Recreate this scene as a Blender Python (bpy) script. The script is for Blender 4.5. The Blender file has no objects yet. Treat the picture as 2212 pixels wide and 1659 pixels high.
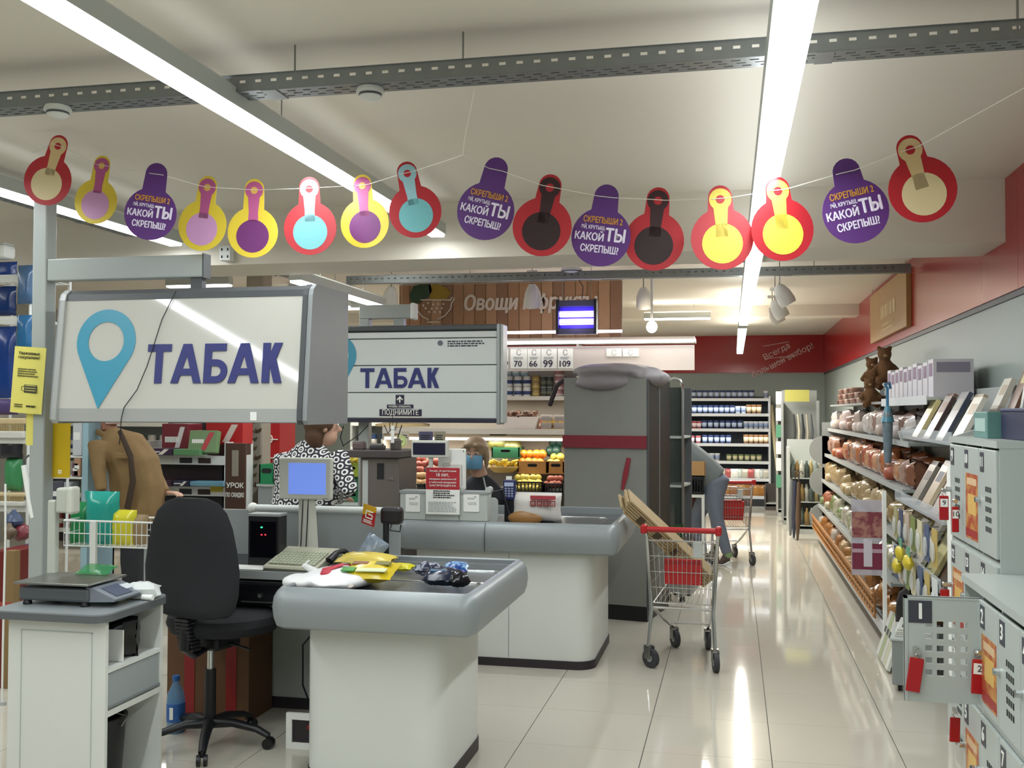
import bpy, bmesh, math, random
from mathutils import Vector, Matrix
R = math.radians
random.seed(7)
sc = bpy.context.scene
COL = sc.collection

# ------------------------------------------------------------------ camera
FPX, YAW, PITCH, ROLL, HC = 2220.0, 0.21224, 0.026318, 0.0027316, 1.63216
CAMP = Vector((0, 0, HC))
fw = Vector((-math.sin(YAW)*math.cos(PITCH), math.cos(YAW)*math.cos(PITCH), math.sin(PITCH)))
rt = Vector((math.cos(YAW), math.sin(YAW), 0)); up = rt.cross(fw)
rt, up = rt*math.cos(ROLL)+up*math.sin(ROLL), up*math.cos(ROLL)-rt*math.sin(ROLL)
cam = bpy.data.cameras.new('camera'); co = bpy.data.objects.new('camera', cam); COL.objects.link(co)
co.matrix_world = Matrix(((rt.x, up.x, -fw.x, 0), (rt.y, up.y, -fw.y, 0), (rt.z, up.z, -fw.z, HC), (0, 0, 0, 1)))
cam.sensor_width = 36; cam.lens = 36*FPX/2212; cam.clip_start = .05; cam.clip_end = 100
sc.camera = co
def ray(x, y): return fw + rt*((x-1106)/FPX) - up*((y-829.5)/FPX)
def PY(x, y, Y): d = ray(x, y); return CAMP + d*(Y/d.y)      # the place seen there on the plane y = Y
def PX(x, y, X): d = ray(x, y); return CAMP + d*(X/d.x)
def PZ(x, y, z): d = ray(x, y); return CAMP + d*((z-HC)/d.z)

# ------------------------------------------------------------------ world, exposure, lights
w = bpy.data.worlds.new('world'); sc.world = w; w.use_nodes = True
w.node_tree.nodes['Background'].inputs[0].default_value = (.8, .86, .9, 1)
w.node_tree.nodes['Background'].inputs[1].default_value = .12
sc.view_settings.view_transform = 'Standard'; sc.view_settings.look = 'None'
sc.view_settings.exposure = 0.0; sc.view_settings.gamma = 1; sc.view_settings.use_curve_mapping = False
def area(name, loc, sx, sy, power, color=(1, 1, 1), rot=(0, 0, 0)):
    l = bpy.data.lights.new(name, 'AREA'); l.shape = 'RECTANGLE'; l.size = sx; l.size_y = sy; l.energy = power; l.color = color
    o = bpy.data.objects.new(name, l); COL.objects.link(o); o.location = loc; o.rotation_euler = rot
    return o
COOL = (.93, .98, 1.0); WARM = (1.0, .93, .82)
# LED line lamps of the shop, plus unseen ones added for light: x0, y0, x1, y1, z of the lens, watts down, watts of the added ceiling fill, colour
LINES = [(-1.86, -1.5, -1.86, 6.36, 2.77, 62, 2, COOL), (.155, -1.5, .105, 11.0, 2.55, 82, 27, COOL), (-3.72, -1.2, -3.72, 6.36, 2.77, 60, 2, COOL),
         (.10, 11.6, .10, 16.4, 2.55, 140, 30, WARM), (-3.18, 7.1, -3.18, 9.0, 2.6, 26, 10, COOL), (-5.65, 9.5, -4.95, 9.5, 2.9, 16, 0, WARM), (-6.0, 2.0, -6.0, 6.3, 2.77, 30, 8, COOL),  # last entry: out-of-view lamp added to light the left side
         (-7.5, 12.0, -4.2, 12.0, 2.9, 50, 0, WARM), (-7.5, 15.0, -2.0, 15.0, 2.9, 60, 0, WARM), (-1.1, 13.0, -.27, 13.0, 2.8, 30, 8, WARM), (-4.6, 10.2, -4.6, 11.8, 2.9, 26, 0, WARM)]  # first two: hidden lamps added to brighten the far left
for x0, y0, x1, y1, z, e, eu, c in LINES:
    Ln = math.hypot(x1-x0, y1-y0); an = math.atan2(x0-x1, y1-y0)
    area('led_line_light', ((x0+x1)/2, (y0+y1)/2, z-.022), .07, Ln-.1, e, c, (0, 0, an))
    if eu: area('led_line_uplight', ((x0+x1)/2, (y0+y1)/2, z+.10), .05, Ln-.1, eu, c, (math.pi, 0, an))  # upward fill added above the housing to brighten the ceiling

# ------------------------------------------------------------------ helpers
def lin(h):
    h = h.lstrip('#'); out = []
    for i in (0, 2, 4):
        v = int(h[i:i+2], 16)/255
        out.append(v/12.92 if v <= .04045 else ((v+.055)/1.055)**2.4)
    return (*out, 1)
MATS = {}
def mat(name, hexc, rough=.5, metal=0, noise=0, nscale=8, bump=0, emit=0, trans=0, alpha=1, hex2=None, spec=None, coat=0):
    if name in MATS: return MATS[name]
    m = bpy.data.materials.new(name); m.use_nodes = True; nt = m.node_tree; b = nt.nodes['Principled BSDF']
    c = lin(hexc); b.inputs['Base Color'].default_value = c
    b.inputs['Roughness'].default_value = rough; b.inputs['Metallic'].default_value = metal
    if spec is not None: b.inputs['Specular IOR Level'].default_value = spec
    if coat: b.inputs['Coat Weight'].default_value = coat; b.inputs['Coat Roughness'].default_value = .12
    if noise or bump or hex2:
        tc = nt.nodes.new('ShaderNodeTexCoord'); n = nt.nodes.new('ShaderNodeTexNoise')
        n.inputs['Scale'].default_value = nscale; n.inputs['Detail'].default_value = 4
        nt.links.new(tc.outputs['Object'], n.inputs['Vector'])
        if noise or hex2:
            mx = nt.nodes.new('ShaderNodeMix'); mx.data_type = 'RGBA'
            c2 = lin(hex2) if hex2 else tuple(max(0, v*(1-noise)) for v in c[:3])+(1,)
            mx.inputs[6].default_value = c; mx.inputs[7].default_value = c2
            if hex2:
                rp = nt.nodes.new('ShaderNodeValToRGB'); rp.color_ramp.elements[0].position = .42; rp.color_ramp.elements[1].position = .58
                nt.links.new(n.outputs['Fac'], rp.inputs[0]); nt.links.new(rp.outputs[0], mx.inputs[0])
            else: nt.links.new(n.outputs['Fac'], mx.inputs[0])
            nt.links.new(mx.outputs[2], b.inputs['Base Color'])
        if bump:
            bp = nt.nodes.new('ShaderNodeBump'); bp.inputs['Strength'].default_value = bump; bp.inputs['Distance'].default_value = .01
            nt.links.new(n.outputs['Fac'], bp.inputs['Height']); nt.links.new(bp.outputs[0], b.inputs['Normal'])
    if emit: b.inputs['Emission Color'].default_value = c; b.inputs['Emission Strength'].default_value = emit
    if trans: b.inputs['Transmission Weight'].default_value = trans
    if alpha < 1: b.inputs['Alpha'].default_value = alpha
    MATS[name] = m; return m
def M(h, rough=.5, metal=0):                       # plain colour
    return mat('paint_%s_%d_%d' % (h.lstrip('#'), rough*100, metal*100), h, rough, metal, noise=.06, nscale=30)

def basis(s, f, u, c):
    return Matrix(((s.x, f.x, u.x, c.x), (s.y, f.y, u.y, c.y), (s.z, f.z, u.z, c.z), (0, 0, 0, 1)))
class MB:
    def __init__(s): s.v = []; s.f = []; s.m = []; s.T = None
    def add(s, vs, fs, m=0):
        o = len(s.v)
        s.v += [tuple(s.T @ Vector(p)) if s.T else tuple(p) for p in vs]
        for f in fs: s.f.append(tuple(i+o for i in f)); s.m.append(m)
        return s
    def box(s, x0, x1, y0, y1, z0, z1, m=0):
        return s.add([(x0, y0, z0), (x1, y0, z0), (x1, y1, z0), (x0, y1, z0), (x0, y0, z1), (x1, y0, z1), (x1, y1, z1), (x0, y1, z1)],
                     [(0, 3, 2, 1), (4, 5, 6, 7), (0, 1, 5, 4), (1, 2, 6, 5), (2, 3, 7, 6), (3, 0, 4, 7)], m)
    def rbox(s, x0, x1, y0, y1, z0, z1, r=.01, seg=2, m=0):
        bm = bmesh.new(); bmesh.ops.create_cube(bm, size=1)
        for v in bm.verts: v.co = ((x0+x1)/2+v.co.x*(x1-x0), (y0+y1)/2+v.co.y*(y1-y0), (z0+z1)/2+v.co.z*(z1-z0))
        bmesh.ops.bevel(bm, geom=bm.edges[:], offset=min(r, .49*min(x1-x0, y1-y0, z1-z0)), segments=seg, profile=.5, affect='EDGES')
        bm.verts.index_update(); s.add([v.co[:] for v in bm.verts], [[v.index for v in f.verts] for f in bm.faces], m); bm.free(); return s
    def cyl(s, p0, p1, r0, r1=None, n=12, m=0, cap=True):
        p0 = Vector(p0); p1 = Vector(p1); r1 = r0 if r1 is None else r1
        d = (p1-p0).normalized(); a = d.orthogonal().normalized(); b = d.cross(a)
        vs = []
        for p, r in ((p0, r0), (p1, r1)):
            for i in range(n): t = 2*math.pi*i/n; vs.append(p+a*(r*math.cos(t))+b*(r*math.sin(t)))
        fs = [(i, (i+1) % n, n+(i+1) % n, n+i) for i in range(n)]
        if cap: fs += [tuple(range(n-1, -1, -1)), tuple(range(n, 2*n))]
        return s.add(vs, fs, m)
    def tube(s, pts, r, n=6, m=0, closed=False):
        pts = [Vector(p) for p in pts]; k = len(pts); vs = []; a = None
        for i in range(k):
            if closed: d = (pts[(i+1) % k]-pts[i-1]).normalized()
            else: d = (pts[min(i+1, k-1)]-pts[max(i-1, 0)]).normalized()
            if a is None: a = d.orthogonal().normalized()
            else: a = (a-d*a.dot(d)).normalized() if (a-d*a.dot(d)).length > 1e-5 else d.orthogonal().normalized()
            b = d.cross(a)
            for j in range(n): t = 2*math.pi*j/n; vs.append(pts[i]+a*(r*math.cos(t))+b*(r*math.sin(t)))
        fs = []
        for i in range(k if closed else k-1):
            i2 = (i+1) % k
            for j in range(n): fs.append((i*n+j, i*n+(j+1) % n, i2*n+(j+1) % n, i2*n+j))
        if not closed: fs += [tuple(range(n-1, -1, -1)), tuple(range((k-1)*n, k*n))]
        return s.add(vs, fs, m)
    def lathe(s, prof, n=20, c=(0, 0, 0), m=0):
        vs = []; k = len(prof); c = Vector(c)
        for r, z in prof:
            for j in range(n): t = 2*math.pi*j/n; vs.append(c+Vector((r*math.cos(t), r*math.sin(t), z)))
        fs = [(i*n+j, i*n+(j+1) % n, (i+1)*n+(j+1) % n, (i+1)*n+j) for i in range(k-1) for j in range(n)]
        fs += [tuple(range(n-1, -1, -1)), tuple(range((k-1)*n, k*n))]
        return s.add(vs, fs, m)
    def prism(s, poly, a0, a1, ax='y', m=0):           # 2-D outline pushed along an axis
        def P(u, v, a): return {'y': (u, a, v), 'x': (a, u, v), 'z': (u, v, a)}[ax]
        n = len(poly); vs = [P(u, v, a0) for u, v in poly]+[P(u, v, a1) for u, v in poly]
        return s.add(vs, [tuple(range(n)), tuple(range(2*n-1, n-1, -1))]+[(i, n+i, n+(i+1) % n, (i+1) % n) for i in range(n)], m)
    def ell(s, c, r, nu=14, nv=9, m=0, rough=0, seed=0):
        rnd = random.Random(seed); vs = []; fs = []
        for i in range(nv+1):
            ph = math.pi*i/nv
            for j in range(nu):
                t = 2*math.pi*j/nu; k = 1+(rnd.uniform(-rough, rough) if rough and 0 < i < nv else 0)
                vs.append((c[0]+r[0]*k*math.sin(ph)*math.cos(t), c[1]+r[1]*k*math.sin(ph)*math.sin(t), c[2]+r[2]*k*math.cos(ph)))
        for i in range(nv):
            for j in range(nu): fs.append((i*nu+j, (i+1)*nu+j, (i+1)*nu+(j+1) % nu, i*nu+(j+1) % nu))
        return s.add(vs, fs, m)
    def pillow(s, w, h, d, n=8, m=0, seed=0, crump=.0, crimp=True):   # sealed bag, in the x-z plane, standing on z = 0
        rnd = random.Random(seed); vs = []; fs = []; N = n+1
        for side in (-1, 1):
            for i in range(N):
                for j in range(N):
                    u = 2*i/n-1; v = 2*j/n-1
                    t = (max(0, 1-abs(u)**2.5)**.6)*(max(0, 1-abs(v)**(4 if crimp else 2.5))**.6)
                    k = rnd.uniform(-crump, crump)
                    vs.append((u*w/2*(1-.06*(1-abs(v)))+k*w*.3, side*(d/2*t+.001)+k*d, h/2*(1+v)+k*h*.15 if 0 < j < n else h/2*(1+v)))
        for sd in (0, 1):
            for i in range(n):
                for j in range(n):
                    a = sd*N*N+i*N+j; q = (a, a+N, a+N+1, a+1); fs.append(q if sd == 0 else q[::-1])
        return s.add(vs, fs, m)
    def loft(s, rings, n=14, m=0):                      # rings: (centre, rx, ry, dir, side)
        vs = []; k = len(rings)
        for c, rx, ry, d, sd in rings:
            c = Vector(c); d = Vector(d).normalized(); sd = Vector(sd); sd = (sd-d*sd.dot(d)).normalized(); b = d.cross(sd)
            for j in range(n): t = 2*math.pi*j/n; vs.append(c+sd*(rx*math.cos(t))+b*(ry*math.sin(t)))
        fs = [(i*n+j, i*n+(j+1) % n, (i+1)*n+(j+1) % n, (i+1)*n+j) for i in range(k-1) for j in range(n)]
        fs += [tuple(range(n-1, -1, -1)), tuple(range((k-1)*n, k*n))]
        return s.add(vs, fs, m)
    def limb(s, pts, rs, side=(1, 0, 0), flat=1, n=12, m=0):
        pts = [Vector(p) for p in pts]; k = len(pts); rg = []
        for i in range(k):
            d = pts[min(i+1, k-1)]-pts[max(i-1, 0)]
            r = rs[i] if isinstance(rs[i], tuple) else (rs[i], rs[i]*flat); rg.append((pts[i], r[0], r[1], d, side))
        return s.loft(rg, n, m)
    def mesh(s, name, mats, smooth=False):
        me = bpy.data.meshes.new(name); me.from_pydata(s.v, [], s.f)
        mats = mats if isinstance(mats, (list, tuple)) else [mats]
        for mm in mats: me.materials.append(mm)
        me.polygons.foreach_set('material_index', s.m)
        if smooth: me.polygons.foreach_set('use_smooth', [True]*len(s.f))
        bm = bmesh.new(); bm.from_mesh(me); bmesh.ops.recalc_face_normals(bm, faces=bm.faces[:]); bm.to_mesh(me); bm.free()
        me.update(); return me
    def build(s, name, mats, parent=None, smooth=False, loc=None, rot=None):
        o = bpy.data.objects.new(name, s.mesh(name, mats, smooth)); COL.objects.link(o)
        if smooth == 'auto' or smooth:
            try: o.data.set_sharp_from_angle(angle=R(40))
            except Exception: pass
        if parent is not None: o.parent = parent
        if loc is not None: o.location = loc
        if rot is not None: o.rotation_euler = rot
        return o
def tag(o, label, cat, group=None, kind=None):
    if label: o['label'] = label
    if cat: o['category'] = cat
    if group: o['group'] = group
    if kind: o['kind'] = kind
    return o
def thing(name, label, cat, loc=(0, 0, 0), rz=0, group=None, rot=None):
    o = bpy.data.objects.new(name, None); COL.objects.link(o); o.empty_display_size = .1
    o.location = loc; o.rotation_euler = rot if rot else (0, 0, rz)
    return tag(o, label, cat, group)
def struct(o): o['kind'] = 'structure'; return o
def place(name, mesh, label, cat, loc, rz=0, group=None, scale=None, rot=None):    # a thing that shares its mesh with its likes
    o = bpy.data.objects.new(name, mesh); COL.objects.link(o); o.location = loc; o.rotation_euler = rot if rot else (0, 0, rz)
    if scale: o.scale = scale
    return tag(o, label, cat, group)
def part(name, mesh, parent, loc=(0, 0, 0), rot=(0, 0, 0), scale=None):
    o = bpy.data.objects.new(name, mesh); COL.objects.link(o); o.parent = parent; o.location = loc; o.rotation_euler = rot
    if scale: o.scale = scale
    return o
def dup(root, loc, rz=None, label=None, rot=None):
    r = root.copy(); COL.objects.link(r); r.location = loc
    if rz is not None: r.rotation_euler = (0, 0, rz)
    if rot is not None: r.rotation_euler = rot
    if label: r['label'] = label
    for ch in list(root.children):
        c = ch.copy(); COL.objects.link(c); c.parent = r
        for g in ch.children: d = g.copy(); COL.objects.link(d); d.parent = c
    return r
TXT = {}
def text(body, size, material, parent, loc, rot=(R(90), 0, 0), align='CENTER', bold=0, ext=.0008, shear=0, name='lettering', width=None):
    key = (body, round(size, 4), material.name, align, bold, shear, width)
    if key not in TXT:
        cu = bpy.data.curves.new('lettering', 'FONT'); cu.body = body; cu.size = size; cu.align_x = align; cu.align_y = 'CENTER'
        cu.extrude = ext; cu.shear = shear; cu.resolution_u = 3; cu.space_line = .9
        o = bpy.data.objects.new('lettering', cu); me = bpy.data.meshes.new_from_object(o); me.materials.clear(); me.materials.append(material)
        if bold:
            vs = [v.co.copy() for v in me.vertices]; ps = [tuple(p.vertices) for p in me.polygons]; k = bold*size; n0 = len(vs); V = []; Fc = []
            for q, (dx, dy) in enumerate(((-k, 0), (k, 0), (0, k*.6), (0, -k*.6), (0, 0))):
                V += [(v.x+dx, v.y+dy, v.z+q*.00025) for v in vs]; Fc += [tuple(i+q*n0 for i in p) for p in ps]
            me = bpy.data.meshes.new('lettering'); me.from_pydata(V, [], Fc); me.materials.append(material)
        if width and me.vertices:
            xs = [v.co.x for v in me.vertices]; k = width/(max(xs)-min(xs)); cx = (max(xs)+min(xs))/2 if align == 'CENTER' else min(xs)
            for v in me.vertices: v.co.x = (v.co.x-cx)*k
        bpy.data.objects.remove(o); bpy.data.curves.remove(cu); TXT[key] = me
    return part(name, TXT[key], parent, loc, rot)
def lines_print(n, w, h, material, parent, loc, rot=(0, 0, 0), seed=0, fill=.55):    # rows of print too small to read, flat print strips
    rnd = random.Random(seed); b = MB()
    for i in range(n):
        z = h/2-(i+.5)*h/n; x = -w/2; e = w/2*rnd.uniform(.5, 1)
        while x < e:
            k = rnd.uniform(.03, .12)*w; b.box(x, min(x+k, e), -.0006, .0006, z-fill*h/n/2, z+fill*h/n/2); x += k+.02*w
    return b.build('fine_print', material, parent, loc=loc, rot=rot)
def finish(o, mods):                                       # bake modifiers into the mesh
    dg = bpy.context.evaluated_depsgraph_get(); ev = o.evaluated_get(dg); me = bpy.data.meshes.new_from_object(ev)
    o.modifiers.clear(); o.data = me; return o
def fuse(o, voxel=.014, smooth=6, mats=None):               # melt lofted limbs into one continuous skin
    r = o.modifiers.new('r', 'REMESH'); r.mode = 'VOXEL'; r.voxel_size = voxel
    if smooth: sm = o.modifiers.new('s', 'SMOOTH'); sm.factor = .5; sm.iterations = smooth
    mt = [m for m in o.data.materials]; finish(o, None)
    o.data.materials.clear()
    for m in mt: o.data.materials.append(m)
    o.data.polygons.foreach_set('use_smooth', [True]*len(o.data.polygons)); return o
def arc(cx, cy, r, a0, a1, n): return [(cx+r*math.cos(R(a0+(a1-a0)*i/n)), cy+r*math.sin(R(a0+(a1-a0)*i/n))) for i in range(n+1)]
def rrect(x0, x1, y0, y1, r, n=4):
    return arc(x1-r, y0+r, r, -90, 0, n)+arc(x1-r, y1-r, r, 0, 90, n)+arc(x0+r, y1-r, r, 90, 180, n)+arc(x0+r, y0+r, r, 180, 270, n)

# ------------------------------------------------------------------ common materials
WHITE = mat('white_laminate', 'd9dcd6', .35, noise=.04, nscale=5)
GREYP = mat('grey_plastic', '9aa0a0', .4, noise=.05, nscale=20)
LGREY = mat('light_grey_metal', 'b9bfbb', .38, noise=.04, nscale=6)
DGREY = mat('dark_grey_plastic', '4a4d50', .45, noise=.1, nscale=20)
BLACK = mat('black_plastic', '15161a', .4, noise=.1, nscale=30)
STEEL = mat('brushed_steel', '9a9b98', .32, 1, noise=.12, nscale=14)
CHROME = mat('chrome_wire', 'c9cccb', .2, 1)
ALU = mat('aluminium_profile', '9fa5a5', .42, .6, noise=.06, nscale=9)
GALV = mat('galvanised_steel', '8f9494', .45, .7, noise=.25, nscale=18)
RUBBER = mat('grey_rubber', '35363a', .7)
INK = mat('black_ink', '17181c', .6); NAVY = mat('navy_ink', '2a2f6e', .5); PAPER = mat('white_paper', 'eceee9', .6)
RED = mat('red_plastic', 'b01c20', .35, noise=.08, nscale=20)
def glass(name='clear_plastic', h='dfe8e6', alpha=.25, rough=.08): return mat(name, h, rough, alpha=alpha, spec=.6)
CLEAR = glass()
def led(name, h, e): return mat(name, h, .5, emit=e)
LEDW = led('led_lens', 'f4fbff', 9)
# ================================================================== the shell
XW, YB, ZC = 1.58, 18.95, 3.0
# floor: polished porcelain tiles 60 x 60 on a grout bed
fl = struct(MB().box(-9, XW, -2.5, YB, -.06, -.004).build('floor', mat('grout', '3d3b36', .8)))
TILE = mat('porcelain_tile', 'c3beb0', .065, noise=.05, nscale=2.5, spec=.5)
gx, gy = -1.029, 5.001
tm = MB().box(.002, .598, .0009, .5991, -.01, 0).mesh('tile', TILE)
rest = MB()
for i in range(-14, 5):
    for j in range(-13, 24):
        x, y = gx+.6*i, gy+.6*j
        if x+.6 > XW or y+.6 > YB+.02:
            rest.box(x+.002, min(x+.598, XW), y+.0009, min(y+.5991, YB), -.01, 0); continue
        if -3 <= i <= 3 and -3 <= j <= 22: part('tile', tm, fl, (x, y, 0))
        else: rest.box(x+.002, x+.598, y+.0009, y+.5991, -.01, 0)
o = rest.build('tile_field', TILE, fl); o['kind'] = 'stuff'
CEIL = mat('ceiling_paint', 'dad4c7', .75, noise=.04, nscale=1.2)
ce = struct(MB().box(-9, XW, -2.5, YB, ZC, ZC+.1).build('ceiling', CEIL))
MB().box(-9, XW, 6.46, 7.03, 2.63, ZC).build('beam', CEIL, ce)
MB().box(-9, XW, 13.6, 14.0, 2.86, ZC).build('beam', CEIL, ce)
GWALL = mat('grey_green_wall', '98a39f', .5, noise=.05, nscale=1.5)
REDP = mat('red_band_panel', 'a2191c', .25, noise=.08, nscale=2)
wr = struct(MB().box(XW, XW+.12, -2.5, YB+.1, 0, ZC).build('wall_right', GWALL))
for k in range(8):
    y0 = -1.6+k*2.6; y1 = min(y0+2.597, YB)
    MB().box(XW-.022, XW, y0, y1, 2.325, ZC).build('red_panel', REDP, wr)
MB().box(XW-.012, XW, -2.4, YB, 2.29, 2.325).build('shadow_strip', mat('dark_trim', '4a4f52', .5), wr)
wb = struct(MB().box(-9, XW+.1, YB, YB+.12, 0, ZC).build('wall_back', GWALL))
for k in range(4):
    x1 = XW-.022-k*2.6
    MB().box(x1-2.597, x1, YB-.022, YB, 2.33, ZC).build('red_panel', REDP, wb)
struct(MB().box(-9.1, -9, -2.5, YB, 0, ZC).build('wall_left', mat('left_wall', 'a9aaa2', .6)))
struct(MB().box(-9, XW, -2.6, -2.5, 0, ZC).build('wall_front', mat('front_wall', 'a9aaa2', .6)))
# white slogan printed at a slant on the far red band
PW = mat('pale_print', 'd8b4b4', .6)
c = PY(1690, 762, YB-.03)
for s_, dz, sz in (('Всегда', .0, .15), ('большой выбор!', -.16, .15)):
    p = c+Vector((-.1+.1*(dz < 0), 0, dz+.02)); text(s_, sz, PW, wb, p, (R(90), R(-27), 0), bold=.01)
for q0, q1 in (((1648, 748), (1705, 738)), ((1652, 775), (1720, 768)), ((1665, 792), (1722, 758))):
    a = PY(*q0, YB-.03); b2 = PY(*q1, YB-.03); MB().cyl(a, b2, .007, n=5).build('rule_line', PW, wb)
# second red-wall poster: tan board on the right wall
t = thing('wood_poster', 'square tan wood-print board hanging on the red band of the right wall', 'poster', (XW-.05, 0, 0))
a = PX(1885, 640, XW-.04); b2 = PX(1965, 700, XW-.04)
TAN = mat('tan_board', 'b28a55', .5, noise=.15, nscale=6)
zt, zb = 2.93, 2.40
MB().rbox(-.018, .028, b2.y, a.y, zb, zt, .004).build('board', TAN, t)
lines_print(1, 1.2, .16, mat('pale_tan_print', 'd6bd92', .6), t, (-.021, (a.y+b2.y)/2, 2.66), (0, 0, R(90)), 8, .8)
lines_print(2, 1.0, .1, MATS['pale_tan_print'], t, (-.021, (a.y+b2.y)/2, 2.5), (0, 0, R(90)), 4)
for yy in (b2.y+.1, a.y-.1): MB().cyl((-.005, yy, zt), (-.005, yy, ZC), .003, n=5).build('hanger', STEEL, t)

# ------------------------------------------------------------------ cable trays
def tray(label, p0, p1, w_=.11, h=.06, pitch=.062, rods=(), side_holes=True):
    p0 = Vector(p0); p1 = Vector(p1); L = (p1-p0).length; ang = math.atan2(p1.y-p0.y, p1.x-p0.x)
    t = thing('cable_tray', label, 'cable tray', p0, ang, 'perforated cable trays')
    n = int(L/pitch)
    def rail():
        b = MB(); b.box(0, L, -.001, .001, 0, h*.5); b.box(0, L, -.001, .001, h*.68, h)
        for i in range(n+1): b.box(i*pitch, i*pitch+pitch*.62, -.001, .001, h*.5, h*.68)
        b.box(0, L, -.008, .001, h-.001, h+.001); return b
    for yy in (0, w_): rail().build('side_rail', GALV, t, loc=(0, yy, 0))
    b = MB()
    for r0, r1 in ((0, .2), (.3, .46), (.54, .7), (.8, 1)): b.box(0, L, w_*r0, w_*r1, -.001, .001)
    for i in range(n+1):
        for k, (r0, r1) in enumerate(((.2, .3), (.46, .54), (.7, .8))): b.box((i+.3*k)*pitch, (i+.3*k)*pitch+pitch*.5, w_*r0, w_*r1, -.001, .001)
    b.build('base_plate', GALV, t)
    for x in rods: MB().cyl((x, w_/2, -.006), (x, w_/2, ZC-p0.z), .004, n=6).build('hanger_rod', STEEL, t)
    for x in [L*.18, L*.47, L*.8]: MB().box(x-.03, x+.03, -.003, w_+.003, -.004, -.001).build('joint_clip', GALV, t)
    return t
tray('perforated steel cable tray crossing the ceiling above the paper garland', (-4.5, 3.5, 2.82), (1.5, 3.5, 2.82), rods=(2.9, 3.55, .8, 5.4))
tray('thin cable tray crossing the ceiling beyond the concrete beam', (-3.6, 9.2, 2.84), (1.5, 9.35, 2.84), w_=.09, h=.07, rods=(1.2, 2.9, 4.3))
tray('cable tray running lengthways at the upper left behind the garland', (-4.02, 3.7, 2.84), (-4.02, 6.4, 2.84), rods=(.3, 2.2))
a = PZ(505, 560, 2.74); tray('short cable tray just past the beam over the tobacco sign', (a.x, 7.1, 2.74), (a.x+.1, 9.1, 2.74), rods=(.4, 1.7))
t = thing('junction_box', 'white perforated mounting box on the beam edge above the tobacco sign', 'box', PY(490, 548, 6.42))
MB().rbox(-.04, .04, -.03, .03, -.05, .05, .004).build('case', mat('white_metal', 'dfe2df', .4), t)
for dx in (-.022, .022):
    for dz in (-.025, .025): MB().box(dx-.005, dx+.005, -.032, -.029, dz-.009, dz+.009).build('slot', INK, t)

# ------------------------------------------------------------------ LED line lamps
def line_lamp(label, x0, y0, x1, y1, z, wd=.1, hh=.085):
    L = math.hypot(x1-x0, y1-y0)
    t = thing('linear_led_lamp', label, 'ceiling lamp', (x0, y0, z), math.atan2(x0-x1, y1-y0))
    hh = min(hh, ZC-z-.005)
    MB().prism([(-wd/2, 0), (wd/2, 0), (wd/2, hh*.8), (wd*.3, hh), (-wd*.3, hh), (-wd/2, hh*.8)], 0, L).build('housing', LGREY, t)
    MB().prism([(-wd*.42, -.018), (wd*.42, -.018), (wd*.46, .001), (-wd*.46, .001)], .01, L-.01).build('diffuser', LEDW, t)
    k = max(2, int(L/1.5))
    for i in range(k):
        yy = (i+.5)*L/k; MB().cyl((0, yy, hh), (0, yy, ZC-z), .003, n=5).build('hanger_wire', STEEL, t)
    return t
names = ['long LED line lamp at upper left passing behind the paper garland', 'long LED line lamp above the aisle at the right',
         'LED line lamp far left seen behind the first garland tags', 'short LED line lamp at the far end of the aisle',
         'LED line lamp just past the beam above the large tobacco sign', 'short crosswise LED lamp seen over the top edge of the large tobacco sign',
         'LED line lamp near the left wall outside the till area', 'crosswise LED lamp over the left sales floor', 'long crosswise LED lamp at the back of the left sales floor',
         'crosswise LED lamp right of the plank sign behind the bare bulb', 'LED lamp left of the produce rack']
for q, nm in zip(LINES, names): line_lamp(nm, *q[:5])
# smoke detectors, alarm, spot lamps
DET = mat('detector_white', 'd4d6d1', .45)
def detector(label, p, r):
    t = thing('smoke_detector', label, 'smoke detector', p)
    MB().lathe([(r*.9, 0), (r, -.012), (r, -.02)], 20).build('base', DET, t, True)
    MB().lathe([(r*.8, -.02), (r*.78, -.034), (r*.45, -.046), (r*.15, -.048)], 20).build('dome', DET, t, True)
    MB().lathe([(r*.81, -.022), (r*.81, -.03)], 20).build('vent_ring', DGREY, t, True)
detector('round white smoke detector under the near cable tray at the far left', PZ(125, 230, 2.818), .052)
detector('round white smoke detector under the near cable tray left of centre', PZ(800, 190, 2.818), .052)
detector('flat round detector on the ceiling past the beam over the tobacco sign', PZ(575, 590, 2.99), .13)
detector('drum shaped white alarm under the far cable tray', PY(1235, 580, 9.3), .1)
SHADE = mat('lamp_shade_white', 'dcdad3', .35); GLOW = led('lamp_glow', 'fff4e4', 6)
def spot(label, p, aim, lit=True, s=1.0):
    t = thing('spot_lamp', label, 'spot lamp', p, 0, 'white track spot lamps')
    d = Vector(aim).normalized(); q = Vector((0, 0, 1)).rotation_difference(d).to_matrix().to_4x4()
    b = MB(); b.T = q
    b.lathe([(.028*s, -.03*s), (.05*s, 0), (.07*s, .05*s), (.078*s, .13*s), (.07*s, .17*s), (.066*s, .17*s), (.06*s, .12*s)], 18); b.build('shade', SHADE, t, True)
    b = MB(); b.T = q; b.lathe([(.064*s, .150*s), (.064*s, .156*s)], 18); b.build('lens', GLOW if lit else SHADE, t)
    MB().tube([d*-.02*s, (0, .01, .05*s), (0, 0, .12*s)], .006, 6).build('bracket', STEEL, t); MB().cyl((0, 0, .15*s), (0, 0, ZC-p[2]), .005, n=6).build('stem', STEEL, t)
    MB().box(-.05, .05, -.03, .03, .12*s, .15*s).build('track_adapter', SHADE, t)
    return t
spot('white spot lamp hanging before the wood wall beside the salad bowl drawing', PY(845, 625, 9.5), (-.2, .35, -1), False)
spot('white spot lamp hanging in front of the produce lettering', PY(1150, 622, 9.5), (0, .3, -1), False, 1.1)
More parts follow.
